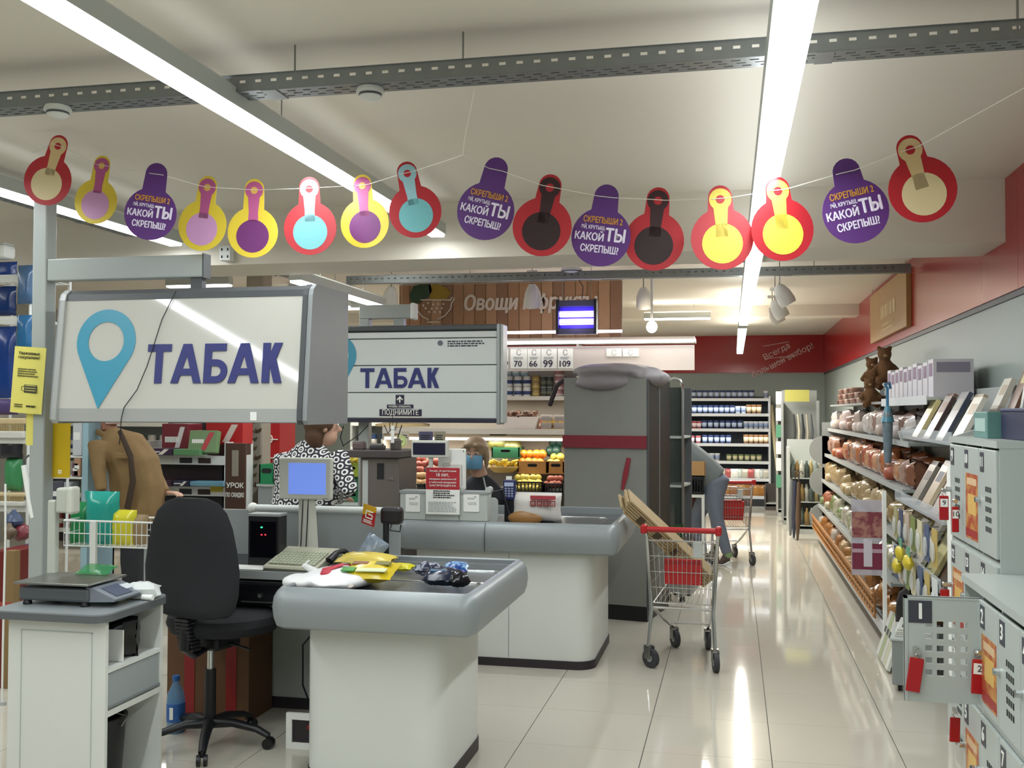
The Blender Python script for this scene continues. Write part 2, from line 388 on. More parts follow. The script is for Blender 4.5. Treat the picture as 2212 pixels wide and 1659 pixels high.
spot('white spot lamp with bare blinding bulb next to the insect killer', PY(1390, 628, 9.6), (.05, .3, -1), False, 1.0)
for i, (px, py, yy) in enumerate(((1684, 622, 9.5), (1674, 654, 10.6), (1668, 668, 11.6))):
    spot('white spot lamp aimed at the right wall, %s of three in a row' % ('nearest', 'middle', 'farthest')[i], PY(px, py, yy), (.55, .1, -1))
t = thing('led_bulb', 'blinding lit bulb glaring under the spot lamp beside the insect killer', 'bulb', PY(1408, 706, 9.5))
MB().ell((0, 0, 0), (.05, .05, .055)).build('globe', led('bulb_glare', 'fff0d8', 40), t, True)
MB().cyl((0, 0, .05), (0, 0, ZC-t.location.z), .012, n=10).build('neck', SHADE, t)
area('bulb_light', PY(1408, 706, 9.4)-Vector((0, 0, .08)), .1, .1, 6, WARM)
# ================================================================== till one, front left
def mbw(t): b = MB(); b.T = Matrix.Translation(-Vector(t.location)); return b     # world coordinates into an unturned thing
# ------------------------------------------------------------------ paper garland
def tag_outline(r, nw, top, n=28):
    a = math.degrees(math.asin(nw/r)); pts = arc(0, 0, r, 90-a, -270+a, n)[::1]
    return pts+arc(0, top-nw*.92, nw*.92, 180, 0, 10)
def strap_outline(top, w1, w0, n=10): return arc(0, top, w1, -50, 230, 14)+[(-w0, top-w1*2.4), (-w0*1.1, top-w1*3.4), (w0*1.1, top-w1*3.4), (w0, top-w1*2.4)]
GT = {'red': mat('tag_red', 'b3202a', .45), 'yel': mat('tag_yellow', 'e0c838', .45), 'pur': mat('tag_purple', '582a76', .5)}
ST = {'cream': M('d9bf8c'), 'pink': M('b8588e'), 'blue': M('9cc9d2'), 'dark': M('35181c'), 'yel': M('e6cf55')}
BL = {'cream': M('e0cfa0'), 'pink': M('cf9cc8'), 'violet': M('6d2a6e'), 'blue': M('74bcc0'), 'dark': M('2c1518'), 'yel': M('e8d64c')}
TW = mat('tag_white_print', 'e9e2f2', .5); TG = mat('tag_gold_print', 'd99a3c', .5)
TAGS = [(103, 390, 54, 130, 302, 'red', 'cream', 'cream'), (207, 435, 49, 222, 345, 'yel', 'pink', 'pink'), (325, 462, 57, 339, 362, 'pur', 0, 0), (437, 487, 55, 450, 390, 'yel', 'pink', 'pink'),
        (546, 502, 55, 549, 396, 'yel', 'pink', 'violet'), (670, 493, 58, 667, 392, 'red', 'blue', 'blue'), (788, 482, 54, 781, 386, 'yel', 'pink', 'violet'), (897, 457, 57, 876, 359, 'red', 'blue', 'blue'),
        (1049, 456, 63, 1075, 352, 'pur', 0, 0), (1171, 490, 64, 1191, 388, 'red', 'dark', 'dark'), (1298, 512, 64, 1312, 410, 'pur', 0, 0), (1413, 521, 64, 1423, 416, 'red', 'dark', 'dark'),
        (1560, 516, 67, 1555, 412, 'red', 'yel', 'yel'), (1690, 496, 68, 1678, 394, 'red', 'yel', 'yel'), (1848, 456, 70, 1826, 354, 'pur', 0, 0), (1993, 409, 72, 1962, 304, 'red', 'cream', 'cream')]
LB = ['red disc tag with cream strap, leftmost on the garland beside the post', 'yellow disc tag with pink strap, second from the left, smallest', 'purple lettered tag third from the left on the garland',
      'yellow disc tag with pink strap and pale pink centre, fourth from the left', 'yellow disc tag with pink strap and violet centre, fifth from the left', 'red disc tag with pale blue strap, left one of two',
      'yellow disc tag with violet centre at the end of the left lamp', 'red disc tag with pale blue strap, right one of two', 'purple lettered tag in the middle, top of the second string',
      'red disc tag with black strap left of the low purple tag', 'purple lettered tag between the two black-strapped tags', 'red disc tag with black strap right of the low purple tag',
      'red disc tag with yellow strap left of the aisle lamp', 'red disc tag with yellow strap in front of the aisle lamp', 'purple lettered tag tilted near the right end', 'largest red disc tag with cream strap at the right end']
holes = []
RD = .12
for i, (cx, cy, rp, tx, ty, bg, st, bl) in enumerate(TAGS):
    zc = RD*FPX/rp; d = ray(cx, cy); p = CAMP+d*zc
    tilt = math.atan2(tx-cx, cy-ty); top = math.hypot(tx-cx, cy-ty)*zc/FPX+.022
    t = thing('garland_tag', LB[i], 'paper tag', p, 0, 'paper tags of the garland', rot=(0, tilt, YAW*.75+random.uniform(-.12, .12)))
    nw = .054 if bg == 'pur' else .05
    MB().prism(tag_outline(RD, nw, top), -.0012, .0012).build('card', GT[bg], t)
    if bg != 'pur':
        MB().prism(strap_outline(top-.055, .043, .022), -.0022, -.0013).build('strap_print', ST[st], t)
        MB().prism([(x, z) for x, z in arc(0, top-.055, .017, 0, 345, 15)], -.0028, -.0021).build('hole_print', GT[bg] if bg == 'red' else M('e2b45a'), t)
        MB().prism(arc(0, -.018, .078, 0, 350, 27), -.0022, -.0013).build('centre_print', BL[bl], t)
    else:
        y_ = -.0016
        text('СКРЕПЫШИ 2', .034, TG, t, (0, y_, .066), bold=.03, width=.16, name='title_lettering')
        text('ЭЙ, КРУТЫШ,', .021, TW, t, (-.036, y_, .035), bold=.03, width=.098)
        text('КАКОЙ', .042, TW, t, (-.047, y_, -.004), bold=.035, width=.118)
        text('ТЫ', .072, TW, t, (.057, y_, .008), bold=.04, width=.082)
        text('СКРЕПЫШ?', .040, TW, t, (0, y_, -.052), bold=.035, width=.155)
    m_ = Matrix.Translation(p) @ t.rotation_euler.to_matrix().to_4x4()
    holes.append((m_ @ Vector((-.03, -.004, top-.052)), m_ @ Vector((.03, -.004, top-.052))))
THR = mat('white_thread', 'e6e4da', .6)
def string(label, seq):
    b = MB(); b.tube(seq, .0016, 5); return tag(b.build('garland_string', THR), label, 'string')
s1 = [PY(70, 330, 4.42)]+[q for h in holes[:8] for q in h]+[PY(1000, 335, 3.75)]
string('white string carrying the left eight tags', s1)
s2 = [PY(1000, 335, 3.75)]+[q for h in holes[8:] for q in h]+[PY(2212, 190, 3.55), Vector((1.56, 3.5, 2.98))]
string('white string carrying the right eight tags', s2)
string('thin thread tied from the near tray down to the middle of the garland', [Vector(PY(1026, 190, 3.53)), Vector(PY(1003, 305, 3.72)), Vector(PY(1000, 335, 3.75))])

# ------------------------------------------------------------------ post with arm
pb = PY(86, 1270, 4.5); px_ = pb.x
t = thing('sign_post', 'square grey steel post with side arm carrying the large tobacco sign', 'post', (px_, 4.5, 0))
POST = mat('grey_post_paint', 'a4aaa6', .4, noise=.05, nscale=6)
MB().rbox(-.04, .04, -.04, .04, 0, 2.74, .008).build('upright', POST, t)
a = PY(100, 560, 4.5); b2 = PY(445, 602, 4.5)
MB().rbox(.04, b2.x-px_, -.035, .035, b2.z+.005, a.z-.005, .006).build('arm', POST, t)
MB().rbox(b2.x-px_-.002, b2.x-px_+.006, -.036, .036, b2.z, a.z, .002).build('end_cap', DGREY, t)
MB().box(b2.x-px_-.07, b2.x-px_-.01, -.02, .02, 2.2, b2.z+.01).build('drop_bracket', DGREY, t)
MB().rbox(-.09, .09, -.09, .09, 0, .012, .004).build('foot_plate', POST, t)
# notice papers on the post
YN = mat('yellow_paper', 'd9d069', .6); YN2 = mat('yellow_board', 'c9a914', .4, noise=.1, nscale=4)
def paper(name, label, x0, x1, y0, y1, Y, m, bend=.0, rot=0, cat='notice'):
    a = PY(x0, y0, Y); b = PY(x1, y1, Y); c = (a+b)/2; w2 = (b.x-a.x)/2; h2 = (a.z-b.z)/2
    t = thing(name, label, cat, (c.x, Y, c.z), 0, rot=(0, rot, 0))
    bb = MB(); n = 8; vs = []
    for i in range(n+1):
        u = 2*i/n-1
        for dy in (-.0007, .0007):
            for v in (-1, 1): vs.append((u*w2, bend*(u*u-1)+dy, v*h2))
    fs = []
    for i in range(n):
        k = i*4; q = k+4
        fs += [(k, q, q+1, k+1), (k+2, k+3, q+3, q+2), (k, k+2, q+2, q), (k+1, q+1, q+3, k+3)]
    fs += [(0, 1, 3, 2), (4*n, 4*n+2, 4*n+3, 4*n+1)]
    bb.add(vs, fs); bb.build('sheet', m, t, True); return t, w2, h2
t, w2, h2 = paper('mask_notice', 'pale yellow printed notice with face mask drawing on the post', 28, 94, 750, 893, 4.44, YN, .01, R(4))
text('Уважаемые\nпокупатели!', .022, INK, t, (.004, -.012, h2*.74), width=w2*1.35)
lines_print(4, w2*1.4, .045, mat('olive_ink', '5c5a30', .6), t, (.008, -.0115, h2*.22), (0, 0, 0), 3)
MB().rbox(-.01, .06, -.0125, -.011, -.062, -.022, .0005).build('mask_drawing', mat('mask_print', '3a3c30', .6), t)
for k in range(3): MB().box(-.004, .055, -.0132, -.0126, -.052+.012*k, -.049+.012*k).build('mask_fold', YN, t)
MB().tube([(-.01, -.0115, -.03), (-.026, -.0115, -.034), (-.026, -.0115, -.05), (-.01, -.0115, -.055)], .0012, 5).build('mask_loop', INK, t)
text('магнит', .016, INK, t, (.035, -.0115, -h2*.78), bold=.02); lines_print(2, .05, .02, MATS['olive_ink'], t, (-.035, -.0115, -h2*.78), (0, 0, 0), 6)
t, w2, h2 = paper('yellow_board', 'tall plain deep yellow board hanging right of the post', 106, 151, 836, 1032, 4.53, YN2, .004)
MB().box(.0, .018, -.006, -.005, -h2+.02, -h2+.038).build('white_logo_frame', PAPER, t); MB().box(.005, .013, -.0068, -.006, -h2+.025, -h2+.033).build('logo', YN2, t)
MB().cyl((w2*.6, 0, h2), (w2*.6, 0, h2+.5), .0015, n=5).build('cord', THR, t)
t, w2, h2 = paper('yellow_strip', 'narrow pale yellow paper strip hanging under the mask notice', 57, 71, 890, 962, 4.46, YN, .002)
# hand-held scanner strip hanging on the post, left side
t = thing('plastic_shoehorn', 'white plastic handle strip hung left of the post', 'handle', PY(64, 1060, 4.47))
a = PY(52, 1005, 4.47)-t.location; b2 = PY(72, 1118, 4.47)-t.location
MB().limb([a, a*.3+b2*.3+Vector((-.004, 0, 0)), b2], [(.016, .01), (.017, .012), (.018, .012)]).build('strip', PAPER, t, True)
MB().tube([a, a+Vector((.0, 0, .03)), a+Vector((.02, .01, .05))], .005).build('hook', DGREY, t)

# ------------------------------------------------------------------ large tobacco lightbox
SX0, SX1 = PY(132, 760, 4.3).x, PY(668, 760, 4.3).x
t = thing('tobacco_sign', 'large white lightbox sign lettered ТАБАК with blue map pin, in the left foreground', 'sign', ((SX0+SX1)/2, 4.5, 1.575))
sx = (SX1-SX0)/2
FACE = mat('sign_face', 'c4c3bb', .05, noise=.02, nscale=3, spec=.6); FRAME = mat('sign_frame', 'a9aba8', .4, .1); SDARK = mat('sign_end_cap', '8e9294', .45, noise=.05, nscale=10)
zt_ = PY(400, 622, 4.3).z-1.575
prof = [(.22, 0), (-.235, 0), (-.245, .012), (-.243, .062), (-.19, zt_-.05), (-.18, zt_-.02), (-.15, zt_), (.22, zt_)]
MB().prism(prof, -sx+.02, sx-.02, 'x').build('case', SDARK, t)
prc = [(.235, -.006), (-.24, -.006), (-.257, .012), (-.255, .062), (-.2, zt_-.045), (-.188, zt_-.015), (-.155, zt_+.008), (.235, zt_+.008)]
MB().prism(prc, sx-.02, sx+.015, 'x').build('end_cap', SDARK, t); MB().prism(prc, -sx-.015, -sx+.02, 'x').build('end_cap', SDARK, t)
MB().prism([(y-.007, z) for y, z in prc[1:-1]]+[(y+.02, z) for y, z in prc[1:-1]][::-1], sx-.03, sx-.006, 'x').build('edge_trim', DGREY, t)
MB().prism([(y-.007, z) for y, z in prc[1:-1]]+[(y+.02, z) for y, z in prc[1:-1]][::-1], -sx-.002, -sx+.022, 'x').build('edge_trim', FRAME, t)
MB().prism([(-.249, .004), (-.249, .064), (-.236, .064), (-.236, .004)], -sx+.022, sx-.03, 'x').build('lower_rail', FRAME, t)
# face panel, gently leaning
fs_ = math.atan2(.053, zt_-.112)
MB().prism([(-.246, .064), (-.194, zt_-.048), (-.186, zt_-.048), (-.238, .064)], -sx+.022, sx-.03, 'x').build('face_panel', FACE, t)
MB().prism([(-.196, zt_-.048), (-.19, zt_-.018), (-.16, zt_+.003), (-.15, zt_-.01), (-.18, zt_-.05)], -sx+.022, sx-.03, 'x').build('upper_rail', DGREY, t)
BLUEP = mat('pin_blue', '3f93ae', .35)
def facep(px, py):
    q = PY(px, py, 4.29)-t.location; k = (q.z-.064)/(zt_-.112); q.y = -.2475+.052*k; return q
pc = facep(231, 738); pr = (facep(294, 738).x-facep(168, 738).x)/2; ptip = facep(222, 884)
def pin_mesh(r, tip, ri, off=0):
    oa = arc(0, 0, r, -28, 208, 26); A_, B_ = oa[-1], oa[0]; T_ = tip
    outer = oa+[(A_[0]+(T_[0]-A_[0])*k/4, A_[1]+(T_[1]-A_[1])*k/4) for k in (1, 2, 3, 4)]+[(T_[0]+(B_[0]-T_[0])*k/4, T_[1]+(B_[1]-T_[1])*k/4) for k in (1, 2, 3)]
    inner = arc(0, 0, ri, -28, 208, 26)+[(ri*math.cos(R(208+15.5*k)), ri*math.sin(R(208+15.5*k))) for k in range(1, 8)]
    vs = [(x, -.0015, z) for x, z in outer]+[(x, -.0015, z) for x, z in inner]+[(x, .0015, z) for x, z in outer]+[(x, .0015, z) for x, z in inner]
    n = len(outer); fs = []
    for i in range(n):
        j = (i+1) % n; fs += [(i, j, n+j, n+i), (2*n+i, 3*n+i, 3*n+j, 2*n+j), (i, 2*n+i, 2*n+j, j), (n+i, n+j, 3*n+j, 3*n+i)]
    b = MB(); b.add(vs, fs); return b
pin_mesh(pr, (ptip.x-pc.x, ptip.z-pc.z), pr*.61).build('map_pin_print', BLUEP, t, loc=pc+Vector((0, -.001, 0)), rot=(-fs_, 0, 0))
def tabak(w_, h, m, parent, loc, rot):                 # heavy geometric capitals
    q = h*.2; b = MB(); cw = w_/5.3; e = [0.]
    def ny(): e[0] += .00022; return -.0015-e[0]
    def bar(x0, z0, x1, z1, t_=q): 
        d = Vector((x1-x0, z1-z0)); hx = t_/2*math.hypot(d.x, d.y)/abs(d.y)
        b.prism([(x0-hx, z0), (x0+hx, z0), (x1+hx, z1), (x1-hx, z1)], ny(), .0015)
    def rc(x0, x1, z0, z1): b.box(x0, x1, ny(), .0015, z0, z1)
    def A(x, wl): bar(x+q*.55, 0, x+wl/2-q*.06, h); bar(x+wl-q*.55, 0, x+wl/2+q*.06, h); rc(x+wl*.28, x+wl*.72, h*.2, h*.2+q*.85)
    x = -w_/2; wl = cw*.95; rc(x, x+wl, h-q*.95, h); rc(x+wl/2-q/2, x+wl/2+q/2, 0, h); x += wl+cw*.02
    wl = cw*1.22; A(x, wl); x += wl+cw*.08
    wl = cw*.92; rc(x, x+q, 0, h); rc(x, x+wl*.92, h-q*.95, h); r1 = h*.3; pts = [(x+q*.5, 0), (x+wl-r1, 0)]+arc(x+wl-r1, r1, r1, -90, 90, 10)+[(x+q*.5, 2*r1), (x+q*.5, 2*r1-q*.85), (x+wl-r1, 2*r1-q*.85)]+arc(x+wl-r1, r1, r1-q*.87, 90, -90, 10)+[(x+q*.5, q*.85)]
    n = len(pts); k = n//2
    o_ = [(x+q*.5, 2*r1), (x+wl-r1, 2*r1)]+arc(x+wl-r1, r1, r1, 90, -90, 10)+[(x+q*.5, 0)]; i_ = [(x+q*.5, 2*r1-q*.85), (x+wl-r1, 2*r1-q*.85)]+arc(x+wl-r1, r1, r1-q*.87, 90, -90, 10)+[(x+q*.5, q*.85)]
    for a0, a1, c1, c0 in zip(o_, o_[1:], i_[1:], i_): b.prism([a0, a1, c1, c0], -.004, .0015)
    x += wl+cw*.02; wl = cw*1.22; A(x, wl); x += wl+cw*.1
    wl = w_/2-x; rc(x, x+q, 0, h); bar(x+q*.9, h*.42, x+wl-q*.65, h); bar(x+wl-q*.55, 0, x+q*1.3, h*.58)
    return b.build('lettering', m, parent, loc=loc, rot=rot)
tc_ = facep(466, 786); tw_ = facep(612, 786).x-facep(320, 786).x
tabak(tw_, facep(466, 742).z-facep(466, 828).z, NAVY, t, facep(466, 828)+Vector((0, -.002, 0)), (-fs_, 0, 0))
b = mbw(t); b.tube([PY(375, 628, 4.28)+Vector((0, .02, 0)), PY(350, 690, 4.29), PY(318, 790, 4.265), PY(296, 842, 4.25), PY(268, 880, 4.245), PY(262, 905, 4.24), PY(258, 960, 4.3)], .0022, 5)
tag(b.build('loose_wire', INK), 'thin dark wire hanging down across the large tobacco sign', 'wire').matrix_world = Matrix.Translation(t.location)
MB().box(.37, .40, -.252, -.2495, .012, .05).build('white_sticker', PAPER, t)

# ------------------------------------------------------------------ cabinet with shelves, bottom left
CX0, CX1, CY0, CY1, CZ = -2.9, -2.455, 3.7, 4.12, .79
t = thing('till_cabinet', 'white laminate cabinet with open side shelves and grey top under the scale', 'cabinet', ((CX0+CX1)/2, (CY0+CY1)/2, 0))
for nm, bx in (('front_panel', (CX0, CX1, CY0, CY0+.018, .0, CZ)), ('rear_panel', (CX0, CX1, CY1-.018, CY1, 0, CZ)), ('side_panel', (CX0, CX0+.018, CY0+.018, CY1-.018, 0, CZ)),
               ('bottom_board', (CX0+.018, CX1, CY0+.018, CY1-.018, .03, .05)), ('shelf', (CX0+.018, CX1, CY0+.018, CY1-.018, .40, .425)), ('shelf', (CX0+.018, CX1, CY0+.018, CY1-.018, .575, .59))):
    mbw(t).box(*bx).build(nm, WHITE, t)
b = mbw(t)
for x0, x1, z0, z1 in ((CX0+.06, CX1-.06, .735, .738), (CX0+.06, CX1-.06, .04, .043), (CX0+.06, CX0+.063, .04, .738), (CX1-.063, CX1-.06, .04, .738)): b.box(x0, x1, CY0-.003, CY0, z0, z1)
b.build('panel_groove', LGREY, t)
mbw(t).prism(rrect(CX0-.06, CX1+.02, CY0-.05, CY1+.03, .06), CZ, CZ+.03, 'z').build('worktop', mat('grey_worktop', '8a9092', .35, noise=.06, nscale=12), t)
mbw(t).prism(rrect(CX0-.063, CX1+.023, CY0-.053, CY1+.033, .063), CZ-.004, CZ+.024, 'z').build('edge_band', mat('dark_edge', '5c6062', .4), t)
mbw(t).rbox(CX1-.02, CX1-.004, CY0+.02, CY1-.02, .435, .57, .004).build('drawer_front', GREYP, t)
mbw(t).box(CX1-.016, CX1+.002, CY0+.02, CY1-.02, .432, .442).build('drawer_grip', ALU, t)
t = thing('bin', 'black bin standing in the lowest opening of the white cabinet', 'bin', (-2.66, 3.93, .05))
MB().lathe([(.11, 0), (.13, .27), (.137, .27), (.137, .285), (.12, .285), (.1, .02)], 20).build('bucket', BLACK, t, True)
MB().tube([(.13, 0, .25), (.16, .0, .29), (0, .0, .32), (-.13, 0, .25)], .004).build('bail', STEEL, t)
t = thing('shoulder_bag', 'black shiny bag stuffed in the upper opening of the white cabinet', 'bag', (-2.62, 3.95, .59))
b = MB(); b.pillow(.3, .17, .24, 10, seed=2, crump=.02); b.build('bag_body', mat('black_leather', '111114', .3, bump=.3, nscale=25), t, True)
MB().tube([(-.1, -.05, .15), (-.05, -.09, .175), (.05, -.08, .172), (.1, -.05, .14)], .006).build('strap', BLACK, t)
t = thing('paper_stack', 'pale folder standing beside the black bag in the cabinet', 'folder', (-2.52, 3.84, .592))
MB().box(-.03, .05, 0, .004, 0, .13).build('cover', PAPER, t); MB().box(-.03, .048, .004, .012, .002, .128).build('sheets', M('d5cfc0'), t)

# ------------------------------------------------------------------ scale on the cabinet
sc_ = thing('counter_scale', 'grey counter scale with steel platform and raised display on the white cabinet', 'scale', (-2.75, 3.9, CZ+.03))
MB().rbox(-.17, .16, -.12, .13, .018, .075, .012).build('housing', mat('scale_grey', '55595c', .4), sc_)
MB().rbox(-.18, .17, -.14, .14, .088, .098, .004).build('platform', STEEL, sc_)
MB().box(-.03, .03, -.02, .02, .07, .09).build('load_post', STEEL, sc_)
for x, y in ((-.14, -.1), (.13, -.1), (-.14, .1), (.13, .1)): MB().lathe([(.018, 0), (.018, .01), (.012, .02)], 12, (x, y, 0)).build('foot', BLACK, sc_, True)
MB().prism([(.14, .02), (.27, .026), (.275, .036), (.165, .08), (.14, .08)], -.11, .1).build('keypad_block', mat('keypad_grey', '7d848c', .4), sc_)
kp = math.atan2(.044, .11)
MB().box(-.04, .04, -.085, .03, -.001, .001).build('keypad_sheet', M('4a5468'), sc_, loc=(.222, .01, .0595), rot=(0, kp, 0)); MB().box(-.018, .02, -.03, .03, -.001, .0012).build('keypad_display', M('cfd6da'), sc_, loc=(.215, .065, .0625), rot=(0, kp, 0))
cp = PY(128, 1180, 4.06)-sc_.location
MB().rbox(cp.x-.02, cp.x+.02, .10, .135, .09, PY(128, 1080, 4.02).z-sc_.location.z, .008).build('display_column', mat('scale_cream', 'b9bdb2', .45), sc_)
hz = PY(150, 1080, 4.02)-sc_.location
MB().rbox(hz.x-.045, hz.x+.012, .085, .14, hz.z-.055, hz.z+.055, .01).build('display_head', MATS['scale_cream'], sc_); MB().rbox(hz.x+.008, hz.x+.04, .08, .145, hz.z-.06, hz.z+.06, .012).build('display_shell', M('c9cbbf'), sc_)
t = thing('green_bag_bundle', 'thin see-through green bag lying on the scale platform', 'bag', (-2.72, 3.98, CZ+.13))
b = MB(); b.pillow(.16, .09, .03, 8, seed=3, crump=.05); o = b.build('film', mat('green_film', '2f8a4c', .2, alpha=.55), t, True, rot=(R(-72), 0, 0))
t = thing('white_bag', 'crumpled white bag lying behind the scale keypad', 'bag', (-2.5, 4.03, CZ+.032))
b = MB(); b.ell((0, 0, .03), (.09, .06, .035), 14, 8, rough=.18, seed=5); b.build('film', mat('white_film', 'd5dad8', .3), t, True); MB().cyl((.03, -.05, .012), (.08, -.05, .012), .012).build('roll', PAPER, t)

# ------------------------------------------------------------------ office chair
FAB = mat('charcoal_fabric', '1d1f23', .85, noise=.3, nscale=220, bump=.15)
ch = thing('office_chair', 'black office chair on a star base seen from behind, beside the till', 'chair', (-2.5, 4.63, 0), R(-14))
MB().loft([((.03, -.17, z), w_*1.2, .038+.01*math.sin(k*1.2), (0, 0, 1), (1, 0, 0)) for k, (z, w_) in enumerate(((.655, .12), (.67, .19), (.70, .222), (.78, .242), (.88, .246), (.98, .232), (1.08, .208), (1.15, .178), (1.195, .135), (1.215, .08)))], 24).build('backrest', FAB, ch, True)
MB().loft([((0, .09, z), r, r*.92, (0, 0, 1), (1, 0, 0)) for z, r in ((.535, .2), (.55, .265), (.59, .285), (.625, .275), (.645, .22))], 28).build('seat', FAB, ch, True)
b = MB()
for k in range(9):
    z = .64-.018*k; b.rbox(-.045, .045, -.205+.004*k, -.14+.004*k, z-.008, z+.008, .006)
b.build('bellows', BLACK, ch)
MB().limb([(0, -.18, .69), (0, -.18, .5), (0, -.12, .46), (0, .05, .5)], [(.03, .015)]*4).build('back_bracket', BLACK, ch)
MB().rbox(-.09, .09, -.06, .12, .47, .54, .015).build('seat_plate', BLACK, ch)
MB().cyl((.0, 0, .36), (0, 0, .5), .016, n=16).build('gas_lift', CHROME, ch, True); MB().cyl((0, 0, .1), (0, 0, .37), .028, n=16).build('column', BLACK, ch, True)
MB().tube([(.05, .03, .5), (.16, .03, .49), (.22, .03, .48)], .007).build('lever', BLACK, ch)
for k in range(5):
    a = R(72*k+18); c_, s_ = math.cos(a), math.sin(a)
    l = MB().limb([(0, 0, .11), (.12*c_, .12*s_, .115), (.24*c_, .24*s_, .09), (.3*c_, .3*s_, .06)], [(.03, .028), (.026, .02), (.022, .016), (.018, .014)], side=(-s_, c_, 0)).build('leg', BLACK, ch, True)
    q = Vector((.3*c_, .3*s_, 0)); cb = MB()
    for dd in (-.016, .016): cb.cyl(q+Vector((-s_*dd-.008*s_, c_*dd+.008*c_, .026)), q+Vector((-s_*dd+.008*s_, c_*dd-.008*c_, .026)), .026, n=14)
    cb.cyl(q+Vector((0, 0, .04)), q+Vector((0, 0, .07)), .008, n=8); cb.build('caster', BLACK, l, True)

# ------------------------------------------------------------------ till counter one
BUMP = mat('bumper_grey', '8d9496', .38, .15, noise=.05, nscale=7); KICK = mat('kick_strip', '2b2429', .5); BELT = mat('belt_steel', '6f7173', .28, .5, noise=.15, nscale=3)
def bumper(t, x0, x1, y0, y1, zt, h, r=.07, ov=0, name='bumper_rim'):
    prof = [(-.035, -h), (-.012, -h+.012), (.0, -h*.75), (.006, -h*.5), (0, -h*.25), (-.014, -.02), (-.032, -.002), (-.05, 0), (-.056, -.006), (-.056, -.06)]
    vs = []; n = None
    for off, dz in prof:
        ring = rrect(x0-off, x1+off, y0-off, y1+off, max(.012, r+off), 5); n = len(ring); vs += [(x, y, zt+dz) for x, y in ring]
    k = len(prof); fs = [(i*n+j, i*n+(j+1) % n, ((i+1) % k)*n+(j+1) % n, ((i+1) % k)*n+j) for i in range(k) for j in range(n)]
    b = mbw(t); b.add(vs, fs); return b.build(name, BUMP, t, True)
t = thing('checkout_counter', 'near checkout counter, white body with rounded grey bumper and open steel tray', 'counter', (-1.5, 4.6, 0))
ZT = .882
bumper(t, -1.925, -1.02, 4.05, 5.17, ZT, .175)
mbw(t).prism(rrect(-1.85, -1.21, 4.24, 4.94, .1, 6), .06, ZT-.16, 'z').build('body', WHITE, t, 'auto')
mbw(t).prism(rrect(-1.855, -1.205, 4.235, 4.945, .105, 6), 0, .062, 'z').build('kick_strip', KICK, t, 'auto')
mbw(t).box(-1.885, -1.06, 4.09, 5.13, ZT-.075, ZT-.045).build('tray_floor', BELT, t)
b = mbw(t); ring = rrect(-1.8, -1.1, 4.62, 4.98, .06, 5); b.tube([(x, y, ZT-.043) for x, y in ring], .003, 5, closed=True); b.build('belt_outline', CHROME, t)
mbw(t).box(-1.84, -1.08, 5.005, 5.012, ZT-.05, ZT-.012).build('inner_rail', ALU, t)
b = mbw(t)
for k in range(11): b.box(-1.475+k*.012, -1.47+k*.012, 4.125, 4.165, ZT-.045, ZT-.041)
o = b.build('vent_slots', INK, t); o['kind'] = 'stuff'
# desk of the cashier, left of the tray
mbw(t).rbox(-2.85, -1.93, 4.78, 5.36, .80, .828, .004).build('desk_top', mat('black_desk', '26262c', .3, noise=.2, nscale=8), t)
mbw(t).box(-2.84, -1.95, 4.772, 4.785, .79, .83).build('desk_edge', GREYP, t)
mbw(t).box(-2.9, -1.86, 5.30, 5.33, .0, .80).build('rear_panel', LGREY, t); mbw(t).box(-2.9, -1.86, 5.29, 5.345, 0, .06).build('rear_kick', KICK, t)
mbw(t).box(-1.95, -1.93, 4.8, 5.3, .02, .8).build('leg_panel', LGREY, t)
a = PY(548, 1100, 5.36); b2 = PY(866, 1100, 5.36)
mbw(t).box(-2.95, b2.x, 5.34, 5.36, .80, 1.075).build('screen_panel', GREYP, t)
mbw(t).cyl((a.x, 5.35, 1.085), (b2.x-.02, 5.35, 1.085), .021, n=14).build('top_rail', mat('rail_white', 'd8dcda', .35), t, True)
mbw(t).ell((a.x, 5.35, 1.085), (.03, .03, .03)).build('rail_knob', PAPER, t, True)
dr = thing('cash_drawer', 'black cash drawer with round lock under the cashier desk', 'cash drawer', (-2.3, 4.78, .66))
MB().rbox(-.24, .3, -.02, .36, 0, .12, .006).build('case', BLACK, dr); MB().rbox(-.23, .29, -.032, -.02, .01, .11, .004).build('drawer', mat('drawer_black', '0f0f14', .25), dr)
lk = PY(563, 1262, 4.75)-dr.location; MB().cyl((lk.x, -.03, .055), (lk.x, -.042, .055), .011, n=14).build('lock', CHROME, dr, True); MB().box(-.1, .08, -.036, -.032, .018, .024).build('slot', DGREY, dr)
# wire basket with bags along the far side
t = thing('wire_basket', 'white wire basket hung along the far side of the near till', 'basket', (-3.05, 5.45, .86))
a = PY(150, 1122, 5.5)-t.location; b2 = PY(560, 1190, 5.5)-t.location
WW = mat('white_wire', 'd9dcd8', .4)
b = MB(); zt2, zb2 = a.z, b2.z; y0, y1 = .0, .26
for z in (zt2, (zt2+zb2)/2, zb2):
    b.tube([(a.x, y0, z), (b2.x, y0, z), (b2.x, y1, z), (a.x, y1, z)], .0035 if z != zt2 else .007, 5, closed=True)
o = b.build('rails', WW, t)
b = MB(); n = 36
for k in range(n+1):
    x = a.x+(b2.x-a.x)*k/n
    b.tube([(x, y0, zt2), (x, y0, zb2), (x, y1, zb2), (x, y1, zt2)], .0022, 4)
o = b.build('wires', WW, t); o['kind'] = 'stuff'
MB().box(PY(210, 1120, 5.5).x-t.location.x, PY(222, 1120, 5.5).x-t.location.x, -.02, 0, -.86, zt2).build('support_leg', WW, t); MB().box(PY(540, 1120, 5.5).x-t.location.x, PY(550, 1120, 5.5).x-t.location.x, -.02, 0, -.86, zt2).build('support_leg', WW, t)
